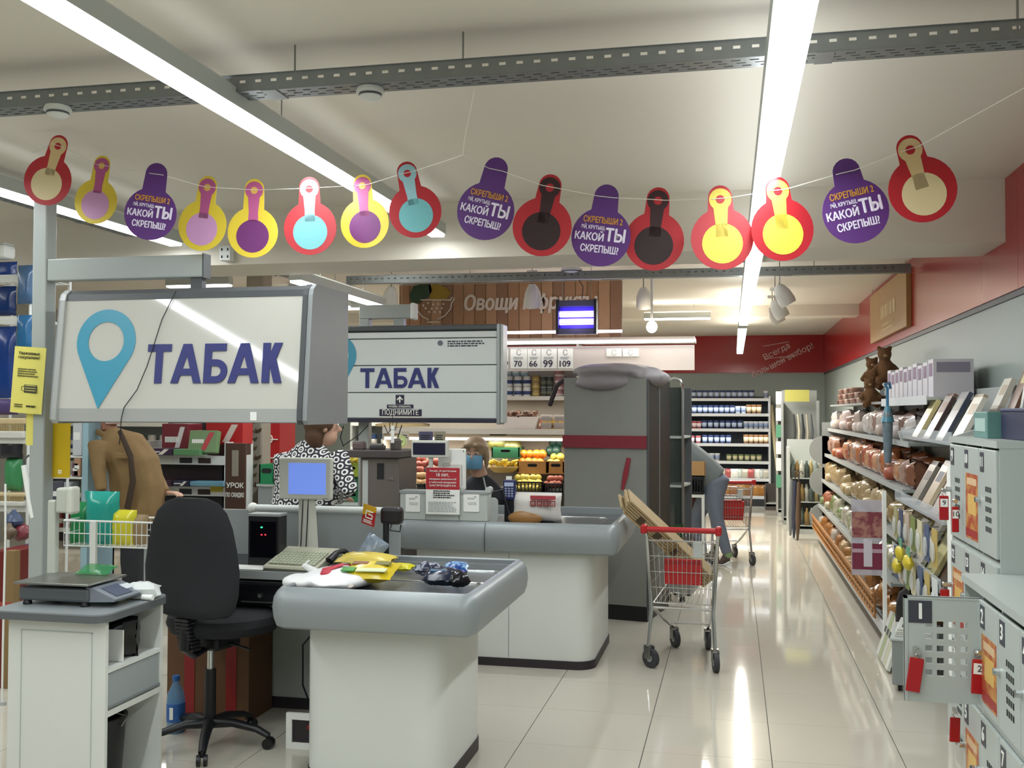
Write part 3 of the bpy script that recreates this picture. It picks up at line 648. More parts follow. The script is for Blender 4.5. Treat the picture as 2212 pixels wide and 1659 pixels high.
MB().box(PY(318, 1120, 5.5).x-t.location.x, b2.x, .02, .03, zb2-.35, zb2).build('back_panel', GREYP, t)
def bagpx(name, label, cat, x0, x1, y0, y1, Y, d, m, seed=0, crump=.02, crimp=True, print_=None):
    a = PY(x0, y0, Y); b = PY(x1, y1, Y); w_ = b.x-a.x; h = a.z-b.z
    t = thing(name, label, cat, ((a.x+b.x)/2, Y+d/2, b.z))
    mb = MB(); mb.pillow(w_, h, d, 9, seed=seed, crump=crump, crimp=crimp); mb.build('wrapper', m, t, True)
    if print_:
        for (u0, u1, v0, v1, mm) in print_:
            q = MB(); q.rbox(u0*w_, u1*w_, -d/2-.004, -d/2+.004, v0*h, v1*h, .003); q.build('printed_label', mm, t)
    return t
bagpx('waste_bag_roll', 'teal shiny plastic bag bundle in the white wire basket', 'bag', 172, 245, 1062, 1185, 5.54, .12, mat('teal_film', '27978a', .18), 1, .03)
bagpx('waste_bag_roll', 'dark green plastic bag at the back of the white wire basket', 'bag', 142, 188, 1085, 1185, 5.6, .1, mat('green_film2', '1d7a45', .25), 2, .03)
bagpx('waste_bag_roll', 'yellow plastic bag bundle standing in the white wire basket', 'bag', 232, 285, 1102, 1187, 5.55, .1, mat('yellow_film', 'c8c02e', .25), 3, .03)
bagpx('paper_bag', 'brown printed paper bag at the right of the white wire basket', 'bag', 268, 312, 1112, 1187, 5.58, .08, mat('brown_bag', '8a7452', .6), 4, .01)

# monitor
mo = PY(660, 1035, 5.1); t = thing('pos_monitor', 'cream till monitor with glowing blue screen and stand', 'monitor', (mo.x, 5.12, .828))
a = PY(604, 988, 5.08)-t.location; b2 = PY(716, 1080, 5.08)-t.location; CRM = mat('cream_plastic', 'cdcec4', .45)
MB().rbox(a.x, b2.x, -.05, -.01, b2.z, a.z, .008).build('bezel', CRM, t); MB().rbox(a.x+.03, b2.x-.03, -.01, .04, b2.z+.03, a.z-.03, .012).build('rear_shell', CRM, t)
a2 = PY(622, 1000, 5.06)-t.location; c2 = PY(702, 1069, 5.06)-t.location
MB().box(a2.x, c2.x, -.052, -.049, c2.z, a2.z).build('screen', led('screen_blue', '6a86d8', .75), t); MB().box(b2.x-.04, b2.x-.015, -.052, -.05, b2.z+.006, b2.z+.01).build('badge', GREYP, t)
MB().limb([(0, .0, 0), (.01, 0, .1), (0, -.005, b2.z+.06)], [(.07, .05), (.055, .02), (.045, .02)]).build('stand', CRM, t, True); MB().prism(rrect(-.1, .1, -.08, .08, .03), 0, .014, 'z').build('foot', CRM, t)
for dx in (-.012, .018): MB().tube([(dx, -.03, .0), (dx-.008, -.03, .08), (dx, -.02, b2.z+.02)], .003, 5).build('cable', INK, t)
# keyboard
kb = PY(655, 1180, 4.94); t = thing('till_keyboard', 'beige programmable till keyboard lying in front of the monitor', 'keyboard', (kb.x, 4.93, .828), R(-6))
MB().prism([(-.12, 0), (-.13, .012), (-.125, .022), (.09, .085), (.12, .09), (.125, .0)], -.15, .15, 'x').build('body', mat('beige_plastic', 'b7b6a2', .5), t)
b = MB(); sl = math.atan2(.063, .215)
b.T = Matrix.Translation((0, -.112, .027)) @ Matrix.Rotation(sl, 4, 'X')
for i in range(13):
    for j in range(6): b.rbox(-.135+i*.0205, -.135+i*.0205+.0175, .008+j*.027, .008+j*.027+.023, 0, .009, .003, 1)
o = b.build('keys', mat('key_grey', 'aeb39c', .5), t); o['kind'] = 'stuff'
t = thing('receipt_slip', 'crumpled paper slip lying in front of the till keyboard', 'slip', PY(620, 1205, 4.86).xyz); t.location.z = .829
MB().limb([(-.05, 0, .008), (-.01, .01, .014), (.05, 0, .008)], [(.02, .006), (.022, .007), (.018, .006)]).build('paper', M('c8b8a8'), t, True)
# scanner
sp = PY(568, 1160, 4.98); t = thing('barcode_scanner', 'black upright barcode scanner box with green and red lights', 'scanner', (sp.x, 5.0, .828))
a = PY(536, 1112, 4.95)-t.location; b2 = PY(602, 1200, 4.95)-t.location
MB().rbox(a.x, b2.x, -.05, .05, 0, a.z, .006).build('case', BLACK, t); MB().box(a.x-.002, b2.x+.002, -.052, .052, a.z-.006, a.z+.006).build('top_trim', GREYP, t)
MB().rbox(a.x+.012, b2.x-.012, -.053, -.049, .04, a.z-.03, .002).build('window', mat('dark_glass', '0a0a10', .08), t)
g = PY(566, 1139, 4.95)-t.location; MB().ell((g.x, -.055, g.z), (.006, .003, .004)).build('green_light', led('green_led', '2bd27a', 4), t)
for px in (566, 574): g = PY(px, 1155, 4.95)-t.location; MB().ell((g.x, -.055, g.z), (.004, .003, .003)).build('red_light', led('red_led', 'ff2233', 8), t)
t = thing('letter_tray', 'white paper sheet lying on the black desk near the chair', 'paper', (-2.42, 4.88, .829)); MB().box(-.12, .1, -.07, .07, 0, .0015).build('sheet', PAPER, t); MB().box(-.09, .03, -.04, -.036, .0015, .002).build('rule', GREYP, t)
# phone
pp = PY(730, 1190, 4.92); t = thing('desk_phone', 'black curved phone handset lying right of the till keyboard', 'phone', (pp.x, 4.95, .828))
MB().rbox(-.04, .04, -.07, .08, 0, .035, .01).build('base', BLACK, t); MB().limb([(-.03, -.07, .05), (-.01, -.02, .085), (.0, .05, .085), (.01, .1, .05)], [(.024, .018), (.016, .012), (.016, .012), (.024, .018)]).build('handset', BLACK, t, True)
# card terminal stand
sp = PY(828, 1195, 5.0); t = thing('terminal_stand', 'black pole stand holding a card reader above the tray', 'stand', (sp.x, 5.04, ZT-.045))
MB().prism(rrect(-.075, .06, -.05, .05, .02), 0, .018, 'z').build('base', BLACK, t); h1 = PY(828, 1120, 5.04).z-t.location.z
MB().cyl((0, 0, .018), (0, 0, h1), .016, n=14).build('pole', BLACK, t, True)
MB().rbox(-.03, .085, -.02, .05, h1-.03, h1+.06, .02).build('reader', mat('reader_black', '1c1a1c', .35), t); MB().tube([(.03, 0, h1-.03), (.02, 0, h1-.06), (.075, 0, h1-.065), (.08, 0, h1-.03)], .004).build('hook', BLACK, t)
t2 = thing('promo_card', 'yellow and red promo card with square white mark on the reader pole', 'card', PY(797, 1114, 4.97), 0, rot=(R(8), R(14), R(-15)))
MB().box(-.04, .04, -.001, .001, -.05, .055).build('card', M('a81d22'), t2); MB().prism([(-.04, .055), (.04, .055), (.04, .03), (-.04, -.005)], -.002, -.001).build('yellow_corner', M('cfa21e'), t2)
b = MB(); q = [(.022, .024), (-.018, .024), (-.018, -.012), (.022, -.012), (.022, .008), (0, .008)]
for (x0, z0), (x1, z1) in zip(q, q[1:]): b.box(min(x0, x1)-.003, max(x0, x1)+.003, -.003, -.002, min(z0, z1)-.003, max(z0, z1)+.003)
b.build('square_mark', PAPER, t2); lines_print(3, .06, .02, PAPER, t2, (0, -.0016, -.032), (0, 0, 0), 9)
t = thing('plastic_bag', 'grey-blue see-through plastic bag hanging from the reader pole', 'bag', PY(785, 1200, 4.93)); t.location.z = ZT-.02
b = MB(); b.pillow(.13, .15, .07, 9, seed=8, crump=.05); b.build('film', mat('blue_grey_film', '8f9dac', .22, alpha=.85, noise=.4, nscale=30), t, True, rot=(R(-18), R(28), R(-10)))
# goods on the tray
zt3 = ZT-.043
def lying(name, label, px, py, w_, h, d, m, rz=0, seed=0, crump=.03, prints=(), z=None, pitch=-79):
    d *= 1.3
    p = PZ(px, py, zt3+.02); t = thing(name, label, 'packet', (p.x, p.y, z or zt3+d/2+h*.09), rz)
    mb = MB(); mb.pillow(w_, h, d, 9, seed=seed, crump=crump); mb.T = None
    o = mb.build('wrapper', m, t, True, loc=(0, -h/2, 0), rot=(R(pitch), 0, 0))
    for k, (u0, u1, v0, v1, mm) in enumerate(prints):
        MB().rbox(u0*w_, u1*w_, -d/2-.002, -d/2+.005, v0*h, v1*h, .004).build('printed_label', mm, o)
    return t
t = thing('carrier_bag', 'white plastic carrier bag with red print lying on the tray', 'bag', (-1.74, 4.42, zt3+.002))
b = MB(); b.ell((0, 0, .035), (.17, .24, .045), 20, 10, rough=.06, seed=3); b.ell((-.14, -.12, .03), (.09, .1, .035), 14, 8, rough=.1, seed=4); o = b.build('film', mat('white_bag_film', 'e6e6e6', .35, spec=.4), t, True); fuse(o, .012, 3)
b = MB(); b.limb([(-.02, -.15, .07), (-.04, -.08, .082), (-.01, .03, .088), (.07, .07, .08), (.13, .05, .062)], [(.022, .005)]*5, side=(1, 1, 0)); b.build('red_print', M('b02436'), t, True)
b = MB(); b.limb([(-.12, .0, .05), (-.17, -.04, .09), (-.15, -.02, .11)], [.02, .014, .003]); b.build('handle_loop', MATS['white_bag_film'], t, True)
YEL = mat('yellow_foil', 'd6bd22', .25, noise=.15, nscale=30); BRN = M('7a4a20'); GRN = M('3f8a35'); PAL = M('c9cfa0')
lying('crisps_packet', 'yellow snack packet with brown pictures and green corner on the tray', 800, 1258, .24, .2, .05, YEL, R(3), 1, .02, ((-.36, -.05, .5, .7, BRN), (.08, .38, .5, .72, M('6c6a28')), (-.46, -.2, .06, .3, GRN), (-.18, .4, .06, .28, PAL)))
lying('crisps_packet', 'yellow crumpled snack packet lying behind the first one', 790, 1222, .3, .12, .045, mat('yellow_foil2', 'dfc95a', .3, noise=.2, nscale=25), R(-4), 6, .05)
lying('sachet', 'small lime yellow wrapper between the snack packet and the dark packets', 868, 1228, .12, .06, .025, M('c9c21e', .3), R(-12), 7, .06)
DNV = mat('navy_foil', '16203a', .2, noise=.3, nscale=30); SBL = mat('blue_print_foil', '7aa4c8', .2, hex2='1d3f86', nscale=60)
lying('sweet_packet', 'dark navy shiny packet at the front of the tray', 955, 1262, .17, .12, .05, DNV, R(5), 11, .05, ((-.3, .1, .3, .5, M('2e5a78')),))
lying('sweet_packet', 'silver and navy crumpled packet left of the dark packets', 925, 1240, .13, .08, .045, mat('silver_navy_foil', '9aa0b0', .2, hex2='22243a', nscale=40), R(-20), 12, .07)
lying('sweet_packet', 'blue and white patterned packet behind the navy packet', 985, 1238, .12, .1, .04, SBL, R(8), 13, .03)
lying('sweet_packet', 'black shiny packet at the right of the navy packet', 990, 1264, .1, .09, .05, mat('black_foil', '0e1118', .15), R(25), 14, .06)
lying('tissue_pouch', 'pale crumpled pouch in front of the carrier bag', 735, 1268, .14, .06, .03, M('c9bfb8', .4), R(0), 15, .06)

# clutter under the desk
t = thing('cardboard_box', 'tall brown box with red tape stripes standing under the desk', 'box', (-2.7, 5.12, 0))
MB().box(-.25, .22, -.12, .16, 0, .50).build('carton', mat('dark_cardboard', '6b4a30', .8, noise=.2, nscale=6), t)
for x in (-.12, .12): MB().box(x-.03, x+.03, -.123, -.12, 0, .50).build('red_stripe', M('8e1c1c'), t)
MB().box(-.03, .02, -.124, -.12, .36, .43).build('label', PAPER, t); MB().box(-.25, .22, -.12, .16, .50, .515).build('flap', MATS['dark_cardboard'], t)
t = thing('water_bottle', 'blue water bottle with white label standing on the floor by the cabinet', 'bottle', (-2.77, 4.78, 0))
MB().lathe([(.04, 0), (.045, .02), (.045, .17), (.04, .2), (.018, .245), (.016, .26)], 16).build('bottle', mat('bottle_blue', '6f9fc4', .1, alpha=.55), t, True); MB().lathe([(.0465, .06), (.0465, .15)], 16).build('label', M('2d62a8'), t, True); MB().lathe([(.018, .26), (.018, .285)], 12).build('cap', M('2d62a8'), t); MB().box(-.008, .012, -.048, -.046, .075, .135).build('label_print', PAPER, t)
t = thing('socket_frame', 'white framed cable hatch standing on the floor left of the near counter', 'frame', (-2.03, 4.68, 0))
b = MB()
for x0, x1, z0, z1 in ((-.09, -.06, 0, .17), (.06, .09, 0, .17), (-.06, .06, 0, .03), (-.06, .06, .14, .17)): b.box(x0, x1, -.01, .01, z0, z1)
b.build('frame', PAPER, t); MB().box(-.06, .06, .0, .01, .03, .14).build('recess', KICK, t); MB().limb([(.02, -.005, .1), (.05, -.01, .13)], [.008, .014]).build('plug', M('8e2a2a'), t)
tag(MB().tube([(-1.98, 4.9, .78), (-1.97, 4.9, .62), (-2.0, 4.92, .56), (-2.1, 4.95, .5), (-2.18, 5.0, .42), (-2.2, 5.05, .2), (-2.15, 5.1, .02)], .005).build('loose_cable', INK), 'black cable drooping under the cashier desk', 'cable')
# ================================================================== till two and its surroundings
t = thing('checkout_counter', 'far checkout counter with long white body and grey bumper beside the shopping cart', 'counter', (-1.6, 7.0, 0))
ZT2 = .925
bumper(t, -2.14, -.70, 6.36, 7.62, ZT2, .19)
mbw(t).prism(rrect(-2.06, -.87, 6.47, 7.4, .12, 7), .05, ZT2-.17, 'z').build('body', WHITE, t, 'auto')
mbw(t).prism(rrect(-2.065, -.862, 6.462, 7.408, .125, 7), 0, .052, 'z').build('kick_strip', KICK, t, 'auto')
sx_ = PY(1099, 1300, 6.47).x; mbw(t).box(sx_-.001, sx_+.001, 6.4685, 6.471, .06, ZT2-.19).build('body_seam', DGREY, t)
mbw(t).box(-2.10, -.75, 6.41, 7.57, ZT2-.09, ZT2-.05).build('tray_floor', BELT, t)
sx_ = PY(1046, 1160, 6.35).x; b = mbw(t); b.prism([(6.352, ZT2-.19), (6.344, ZT2-.1), (6.352, ZT2-.05), (6.38, ZT2), (6.39, ZT2-.1)], sx_-.0015, sx_+.0015, 'x'); b.build('bumper_joint', DGREY, t)
b = mbw(t); ring = rrect(-1.75, -.86, 6.75, 7.3, .07, 5); b.tube([(x, y, ZT2-.048) for x, y in ring], .003, 5, closed=True); b.build('belt_outline', CHROME, t)
a = PY(866, 1060, 6.42); b2 = PY(1054, 1120, 6.42)
mbw(t).rbox(a.x, b2.x, 6.40, 6.52, ZT2, a.z, .006).build('screen_box', LGREY, t)
mbw(t).box(a.x-.002, b2.x+.002, 6.395, 6.525, a.z-.012, a.z+.004).build('screen_cap', GREYP, t)
for px in (920, 992): x = PY(px, 1090, 6.4).x; mbw(t).box(x-.001, x+.001, 6.397, 6.401, ZT2+.005, a.z-.012).build('screen_seam', DGREY, t)
for px in (995, 1056): p = PY(px, 1058, 6.42); mbw(t).cyl((p.x, 6.40, p.z), (p.x, 6.46, p.z), .02, n=14).build('round_lug', LGREY, t, True)
for x0, x1 in ((876, 907), (1001, 1035)):
    a2 = PY(x0, 1067, 6.395); c2 = PY(x1, 1106, 6.395)
    s_ = thing('sticker', 'white sticker on the %s of the till screen box' % ('left end' if x0 < 900 else 'right end'), 'sticker', ((a2.x+c2.x)/2, 6.3965, (a2.z+c2.z)/2))
    MB().prism(rrect(-(c2.x-a2.x)/2, (c2.x-a2.x)/2, -(a2.z-c2.z)/2, (a2.z-c2.z)/2, .008), -.0015, .0015).build('sheet', PAPER, s_)
    text('IQOS', .024, GREYP, s_, (.006, -.002, -.004)); lines_print(2, .05, .012, mat('pale_grey_print', 'a8adb0', .6), s_, (0, -.002, .028), (0, 0, 0), x0)
    MB().box(.018, .032, -.003, -.002, .036, .042).build('corner_mark', GREYP, s_)
a2 = PY(920, 1010, 6.375); c2 = PY(992, 1112, 6.375)
s_ = thing('age_notice', 'red and white notice about buyers under 18 standing on the far till', 'notice', ((a2.x+c2.x)/2, 6.38, c2.z))
hw, hh = (c2.x-a2.x)/2, a2.z-c2.z
MB().box(-hw, hw, -.002, .002, 0, hh*.53).build('white_half', PAPER, s_); MB().box(-hw, hw, -.002, .002, hh*.53, hh).build('red_half', M('b02a34'), s_); MB().box(-hw-.004, hw+.004, .002, .005, -.004, hh+.004).build('acrylic_holder', CLEAR, s_)
for s__, v, k in (('Лицам, не достигшим', .93, .016), ('18 лет,', .845, .032), ('продажа алкогольной', .755, .016), ('и табачной продукции', .685, .016), ('ЗАПРЕЩЕНА', .615, .017)):
    text(s__, k, PAPER, s_, (0, -.003, hh*v), bold=.01, width=hw*(1.6 if k < .02 else .75))
lines_print(4, hw*1.3, .055, INK, s_, (.01, -.003, hh*.43), (0, 0, 0), 1); lines_print(7, hw*1.7, .07, MATS['pale_grey_print'], s_, (0, -.003, hh*.16), (0, 0, 0), 2)
# customer display on a pole
p = PY(930, 970, 6.55); t = thing('customer_display', 'cream customer display with dark screen on a pole at the far till', 'display', (p.x, 6.58, ZT2-.05))
a2 = PY(890, 951, 6.55)-t.location; c2 = PY(968, 989, 6.55)-t.location
MB().rbox(a2.x, c2.x, -.05, .0, c2.z, a2.z, .008).build('case', CRM, t); MB().box(a2.x+.014, c2.x-.014, -.053, -.049, c2.z+.02, a2.z-.016).build('screen', mat('display_dark', '23233a', .2), t)
MB().cyl((0, -.02, 0), (0, -.02, c2.z+.02), .015, n=12).build('pole', CRM, t); MB().prism(rrect(-.08, .08, -.07, .07, .02), 0, .012, 'z').build('foot', CRM, t)
p = PY(975, 1020, 6.62); t = thing('pos_terminal_back', 'white plate back of the cashier screen behind the display', 'monitor', (p.x, 6.66, ZT2-.05))
a2 = PY(945, 969, 6.62)-t.location; c2 = PY(1004, 1058, 6.62)-t.location
MB().rbox(a2.x, c2.x, -.03, .0, c2.z, a2.z, .006).build('rear_plate', PAPER, t); MB().rbox(a2.x+.04, c2.x-.02, -.06, -.03, c2.z-.02, a2.z-.09, .03).build('hump', M('d6d3cc'), t)
for dx, dz in ((-.012, -.015), (-.012, -.27), (-.025, -.12)): MB().cyl((c2.x+dx, -.031, a2.z+dz), (c2.x+dx, -.034, a2.z+dz), .004, n=8).build('screw', INK, t)
MB().box(-.02, .02, -.02, .01, 0, c2.z+.02).build('stand', PAPER, t)
# card terminal of the far till
p = PY(1100, 1090, 6.9); t = thing('card_terminal', 'dark blue card terminal on a black pole at the far till', 'card terminal', (p.x, 6.92, ZT2-.05))
a2 = PY(1086, 1036, 6.9)-t.location; c2 = PY(1113, 1080, 6.9)-t.location
MB().rbox(-.042, .042, -.03, .01, c2.z, a2.z, .008).build('case', mat('terminal_navy', '232a5c', .35), t); MB().box(-.032, .032, -.033, -.03, a2.z-.045, a2.z-.018).build('screen', M('b8c4e0'), t)
b = MB()
for i in range(3):
    for j in range(4): b.rbox(-.03+i*.022, -.014+i*.022, -.034, -.03, a2.z-.066-j*.017, a2.z-.054-j*.017, .002, 1)
o = b.build('keys', M('9aa4bc'), t); o['kind'] = 'stuff'
MB().box(-.035, .035, -.015, .02, 0, c2.z).build('pole', BLACK, t); MB().box(-.02, .02, -.032, -.03, a2.z, a2.z+.025).build('receipt', PAPER, t)
# bread packet
p = PY(1158, 1125, 6.95); t = thing('bread_packet', 'white food packet with red letter squares and brown bun lying on the far till', 'packet', (p.x, 6.95, ZT2-.05))
b = MB(); b.pillow(.36, .2, .2, 10, seed=4, crump=.01); b.build('wrapper', mat('white_pack', 'dcd8d2', .3), t, True)
MB().ell((-.06, -.085, .03), (.12, .03, .05)).build('bun_print', mat('bun_brown', 'a87a44', .35, noise=.2, nscale=20), t, True)
for k in range(4):
    x = -.02+k*.045; b = MB()
    for x0, x1, z0, z1 in ((0, .036, 0, .005), (0, .036, .031, .036), (0, .005, 0, .036), (.031, .036, 0, .036), (.012, .024, .012, .017)): b.box(x+x0, x+x1, -.112, -.1, .115+z0, .115+z1)
    b.build('letter_square', M('a83030'), t)
MB().box(-.02, .15, -.108, -.08, .16, .185).build('red_band', M('b04048'), t)
t = thing('counter_mirror', 'small grey rounded plate standing on the far till by the cashier', 'plate', PY(1065, 1125, 6.8)); t.location.z = ZT2-.05
MB().prism([(x, z) for x, z in rrect(-.035, .035, 0, .17, .03)], -.006, .006).build('plate', LGREY, t); MB().tube([(-.05, .05, .02), (-.05, .05, .2), (.05, .07, .22), (.1, .07, .05)], .008).build('cable', BLACK, t)

# ------------------------------------------------------------------ second tobacco sign, roller shutter
YS = 7.2
a = PY(690, 706, YS); b2 = PY(1086, 914, YS)
t = thing('tobacco_cabinet', 'white tobacco cabinet with slatted shutter lettered ТАБАК, the farther of two signs', 'sign', ((a.x+b2.x)/2, YS+.2, b2.z))
hw, hh = (b2.x-a.x)/2, a.z-b2.z
MB().box(-hw+.03, hw-.03, -.17, -.06, .03, hh-.02).build('case', SDARK, t)
MB().rbox(-hw, hw-.03, -.21, -.04, hh-.04, hh, .01).build('top_box', DGREY, t); MB().rbox(-hw, hw-.03, -.2, -.04, 0, .035, .006).build('bottom_rail', mat('navy_rail', '2c2c3c', .4), t)
MB().rbox(hw-.045, hw-.02, -.215, -.04, -.01, hh+.005, .008).build('side_rail', ALU, t); MB().rbox(hw-.02, hw, -.2, -.05, 0, hh, .006).build('end_panel', LGREY, t); MB().rbox(-hw, -hw+.03, -.21, -.04, 0, hh, .008).build('side_rail', ALU, t)
SLAT = mat('shutter_white', 'd3d8d6', .3, noise=.03, nscale=4)
zs = [PY(900, y, YS).z-b2.z for y in (904, 848, 789, 731, 716)]
for z0, z1 in zip(zs, zs[1:]): MB().rbox(-hw+.03, hw-.045, -.2, -.18, z0+.003, z1-.003, .005).build('slat', SLAT, t)
def sp2(px, py): q = PY(px, py, YS)-t.location; q.y = -.202; return q
p1, p2, pt = sp2(731, 770), sp2(770, 765), sp2(730, 838)
r_ = sp2(770, 760).x-sp2(728, 760).x; pin_mesh(r_, (0, -r_*2.1), r_*.6).build('map_pin_print', BLUEP, t, loc=sp2(728, 768))
tabak(sp2(948, 800).x-sp2(778, 800).x, sp2(863, 795).z-sp2(863, 838).z, NAVY, t, sp2(863, 838)+Vector((0, -.0015, 0)), (0, 0, 0))
INKV = mat('violet_ink', '262038', .5)
for x0, x1, y0, y1, s__, k in ((855, 873, 853, 873, '', 0), (836, 893, 874, 882, 'чтобы открыть,', .026), (820, 911, 884, 899, 'ПОДНИМИТЕ', .052)):
    q0, q1 = sp2(x0, y0), sp2(x1, y1); MB().box(q0.x, q1.x, -.204, -.2, q1.z, q0.z).build('instruction_plate', INKV, t)
    if s__: text(s__, k, PAPER, t, Vector(((q0.x+q1.x)/2, -.2055, (q0.z+q1.z)/2)), bold=.01, width=(q1.x-q0.x)*.86)
q = sp2(864, 863); b = MB(); b.box(-.005, .005, -.206, -.204, -.022, .012); b.prism([(-.024, 0), (-.018, -.006), (0, .013), (.018, -.006), (.024, 0), (0, .025)], -.206, -.204); b.build('arrow', PAPER, t, loc=(q.x, 0, q.z))
q = sp2(1010, 742); lines_print(3, .3, .05, INKV, t, (q.x, -.202, q.z), (0, 0, 0), 12); q = sp2(951, 741); MB().cyl((q.x, -.2, q.z), (q.x, -.204, q.z), .02, n=16).build('round_seal', mat('seal_grey', '6a6c78', .5), t)
q = sp2(866, 910); MB().lathe([(.2, -.015), (.2, 0), (.17, .006)], 24, (q.x, -.16, -.012)).build('lamp_lip', mat('pale_orange', 'dcc08a', .4), t, True)
for k, (pts) in enumerate((((742, 920), (735, 945), (742, 965)), ((795, 918), (775, 940), (742, 962)), ((830, 918), (838, 936), (850, 920)), ((868, 918), (858, 950), (862, 1000), (850, 1060)))):
    tag(MB().tube([PY(x, y, 6.95) for x, y in pts], .004, 5).build('loose_wire', INK), ['black wire loop hanging at the left under the far tobacco cabinet', 'longer black wire slanting under the far tobacco cabinet', 'short black wire bow under the far tobacco cabinet', 'thin black wire dropping beside the customer display'][k], 'wire')
# support arm of the second sign, lamp arm at (760-890, 655-690)
p0, p1 = PY(700, 672, 7.3), PY(886, 672, 7.3); zz0, zz1 = PY(800, 688, 7.3).z, PY(800, 658, 7.3).z
t = thing('sign_gantry', 'pale grey square arm and post carrying the far tobacco cabinet', 'post', (-2.72, 7.36, 0))
MB().rbox(-.04, p1.x+2.72, -.04, .04, zz0, zz1, .006).build('arm', POST, t); MB().rbox(p1.x+2.72-.005, p1.x+2.72+.03, -.05, .05, zz0-.01, zz1+.01, .012).build('end_cap', PAPER, t); MB().rbox(-.04, .04, -.04, .04, 0, zz0, .006).build('upright', POST, t)
MB().box(p1.x+2.72-.14, p1.x+2.72-.06, -.03, .03, a.z-.02, zz0).build('drop_bracket', POST, t)

# ------------------------------------------------------------------ covered rack with red stripe
CLOTH = mat('grey_cover_cloth', '878983', .75, noise=.12, nscale=5, bump=.12)
t = thing('covered_rack', 'tall rack under a grey cloth cover with red stripe and black side', 'rack', (-.995, 8.09, 0), R(-10.5))
def cover_ring(z, k): return [(-.34-.004*math.sin(3*z+1), -.0), (-.1, -.012*math.sin(2.4*z)), (.14, .01*math.sin(3*z)), (.34, 0), (.343, .7), (-.34, .7)]
b = MB(); zs = [.12, .4, .8, 1.2, 1.5, 1.75, 1.90]; vs = [(x, y, z) for k, z in enumerate(zs) for x, y in cover_ring(z, k)]; n = 6
b.add(vs, [(i*n+j, i*n+(j+1) % n, (i+1)*n+(j+1) % n, (i+1)*n+j) for i in range(len(zs)-1) for j in range(n)]+[tuple(range(n-1, -1, -1)), tuple(range((len(zs)-1)*n, len(zs)*n))])
b.build('cloth_cover', CLOTH, t)
zr0, zr1 = PY(1300, 968, 8.05).z, PY(1300, 941, 8.05).z
MB().box(-.346, .342, -.02, .0, zr0, zr1).build('red_stripe', M('7e2430', .7), t)
MB().box(.336, .352, .015, .70, .1, 1.88).build('side_panel', BLACK, t); MB().box(.352, .356, .34, .352, .1, 1.88).build('side_trim', ALU, t); MB().box(.34, .356, .0, .014, .1, 1.88).build('corner_trim', DGREY, t)
MB().box(-.33, .34, .02, .69, 0.0, .12).build('plinth', BLACK, t)
b = MB(); b.ell((.03, .2, 1.95), (.36, .3, .07), 22, 10, rough=.07, seed=3); b.ell((-.02, .02, 1.86), (.24, .09, .07), 18, 8, rough=.05, seed=4); b.ell((.28, .3, 1.9), (.16, .32, .08), 16, 8, rough=.05, seed=8); o = b.build('rolled_cover', mat('grey_cover_roll', '8a8588', .6, noise=.15, nscale=6), t, True); fuse(o, .02, 5)
MB().limb([(.2, -.008, 1.27), (.175, -.012, 1.14), (.15, -.012, 1.02)], [(.018, .006), (.022, .006), (.012, .004)]).build('red_tape', M('8a2430'), t, True)
b = MB(); b.tube([(-.33, .02, 1.9), (-.42, .05, 1.84), (-.5, .1, 1.68)], .02, 6); b.build('loose_strap', mat('strap_brown', '3a3034', .7), t, True)
t = thing('roll_cage', 'chrome framed glass side cage with rounded top behind the covered rack', 'rack', ((PY(1438, 1000, 8.95).x+PY(1469, 1000, 8.95).x)/2+.01, 8.95, 0), R(-8))
b = MB(); pts = [(-.075, 0, .05), (-.075, 0, 1.86)]+[(-.0+.07*math.cos(R(a_)), 0, 1.86+.06*math.sin(R(a_))) for a_ in (120, 80, 40, 5)]+[(.075, 0, 1.8), (.075, 0, .05)]
b.tube(pts, .013, 8, closed=True); b.build('frame', CHROME, t, True)
MB().box(-.07, .07, .01, .016, .08, 1.84).build('glass', mat('smoked_glass', '3c4442', .1, alpha=.75), t)
for z in (.35, .98, 1.4): MB().box(-.07, .07, .0, .4, z, z+.02).build('shelf', LGREY, t)
MB().box(-.075, .075, .4, .43, .05, 1.84).build('rear_panel', DGREY, t)
for k in range(4): MB().cyl((-.06+.12*(k % 2), .05+.3*(k//2), 0), (-.06+.12*(k % 2), .05+.3*(k//2), .06), .025, n=10).build('foot', BLACK, t)
t = thing('onion_bundle', 'bunch of green leaves inside the glass cage', 'plant', ((PY(1438, 1000, 8.95).x+PY(1469, 1000, 8.95).x)/2+.01, 8.90, .37), R(-8))
b = MB(); rr = random.Random(3)
for k in range(22): x = rr.uniform(-.05, .05); b.tube([(x, 0, 0), (x+rr.uniform(-.03, .03), .02, .12), (x+rr.uniform(-.06, .06), .0, .3)], .004, 4)
o = b.build('leaves', M('2f5a34'), t); o['kind'] = 'stuff'

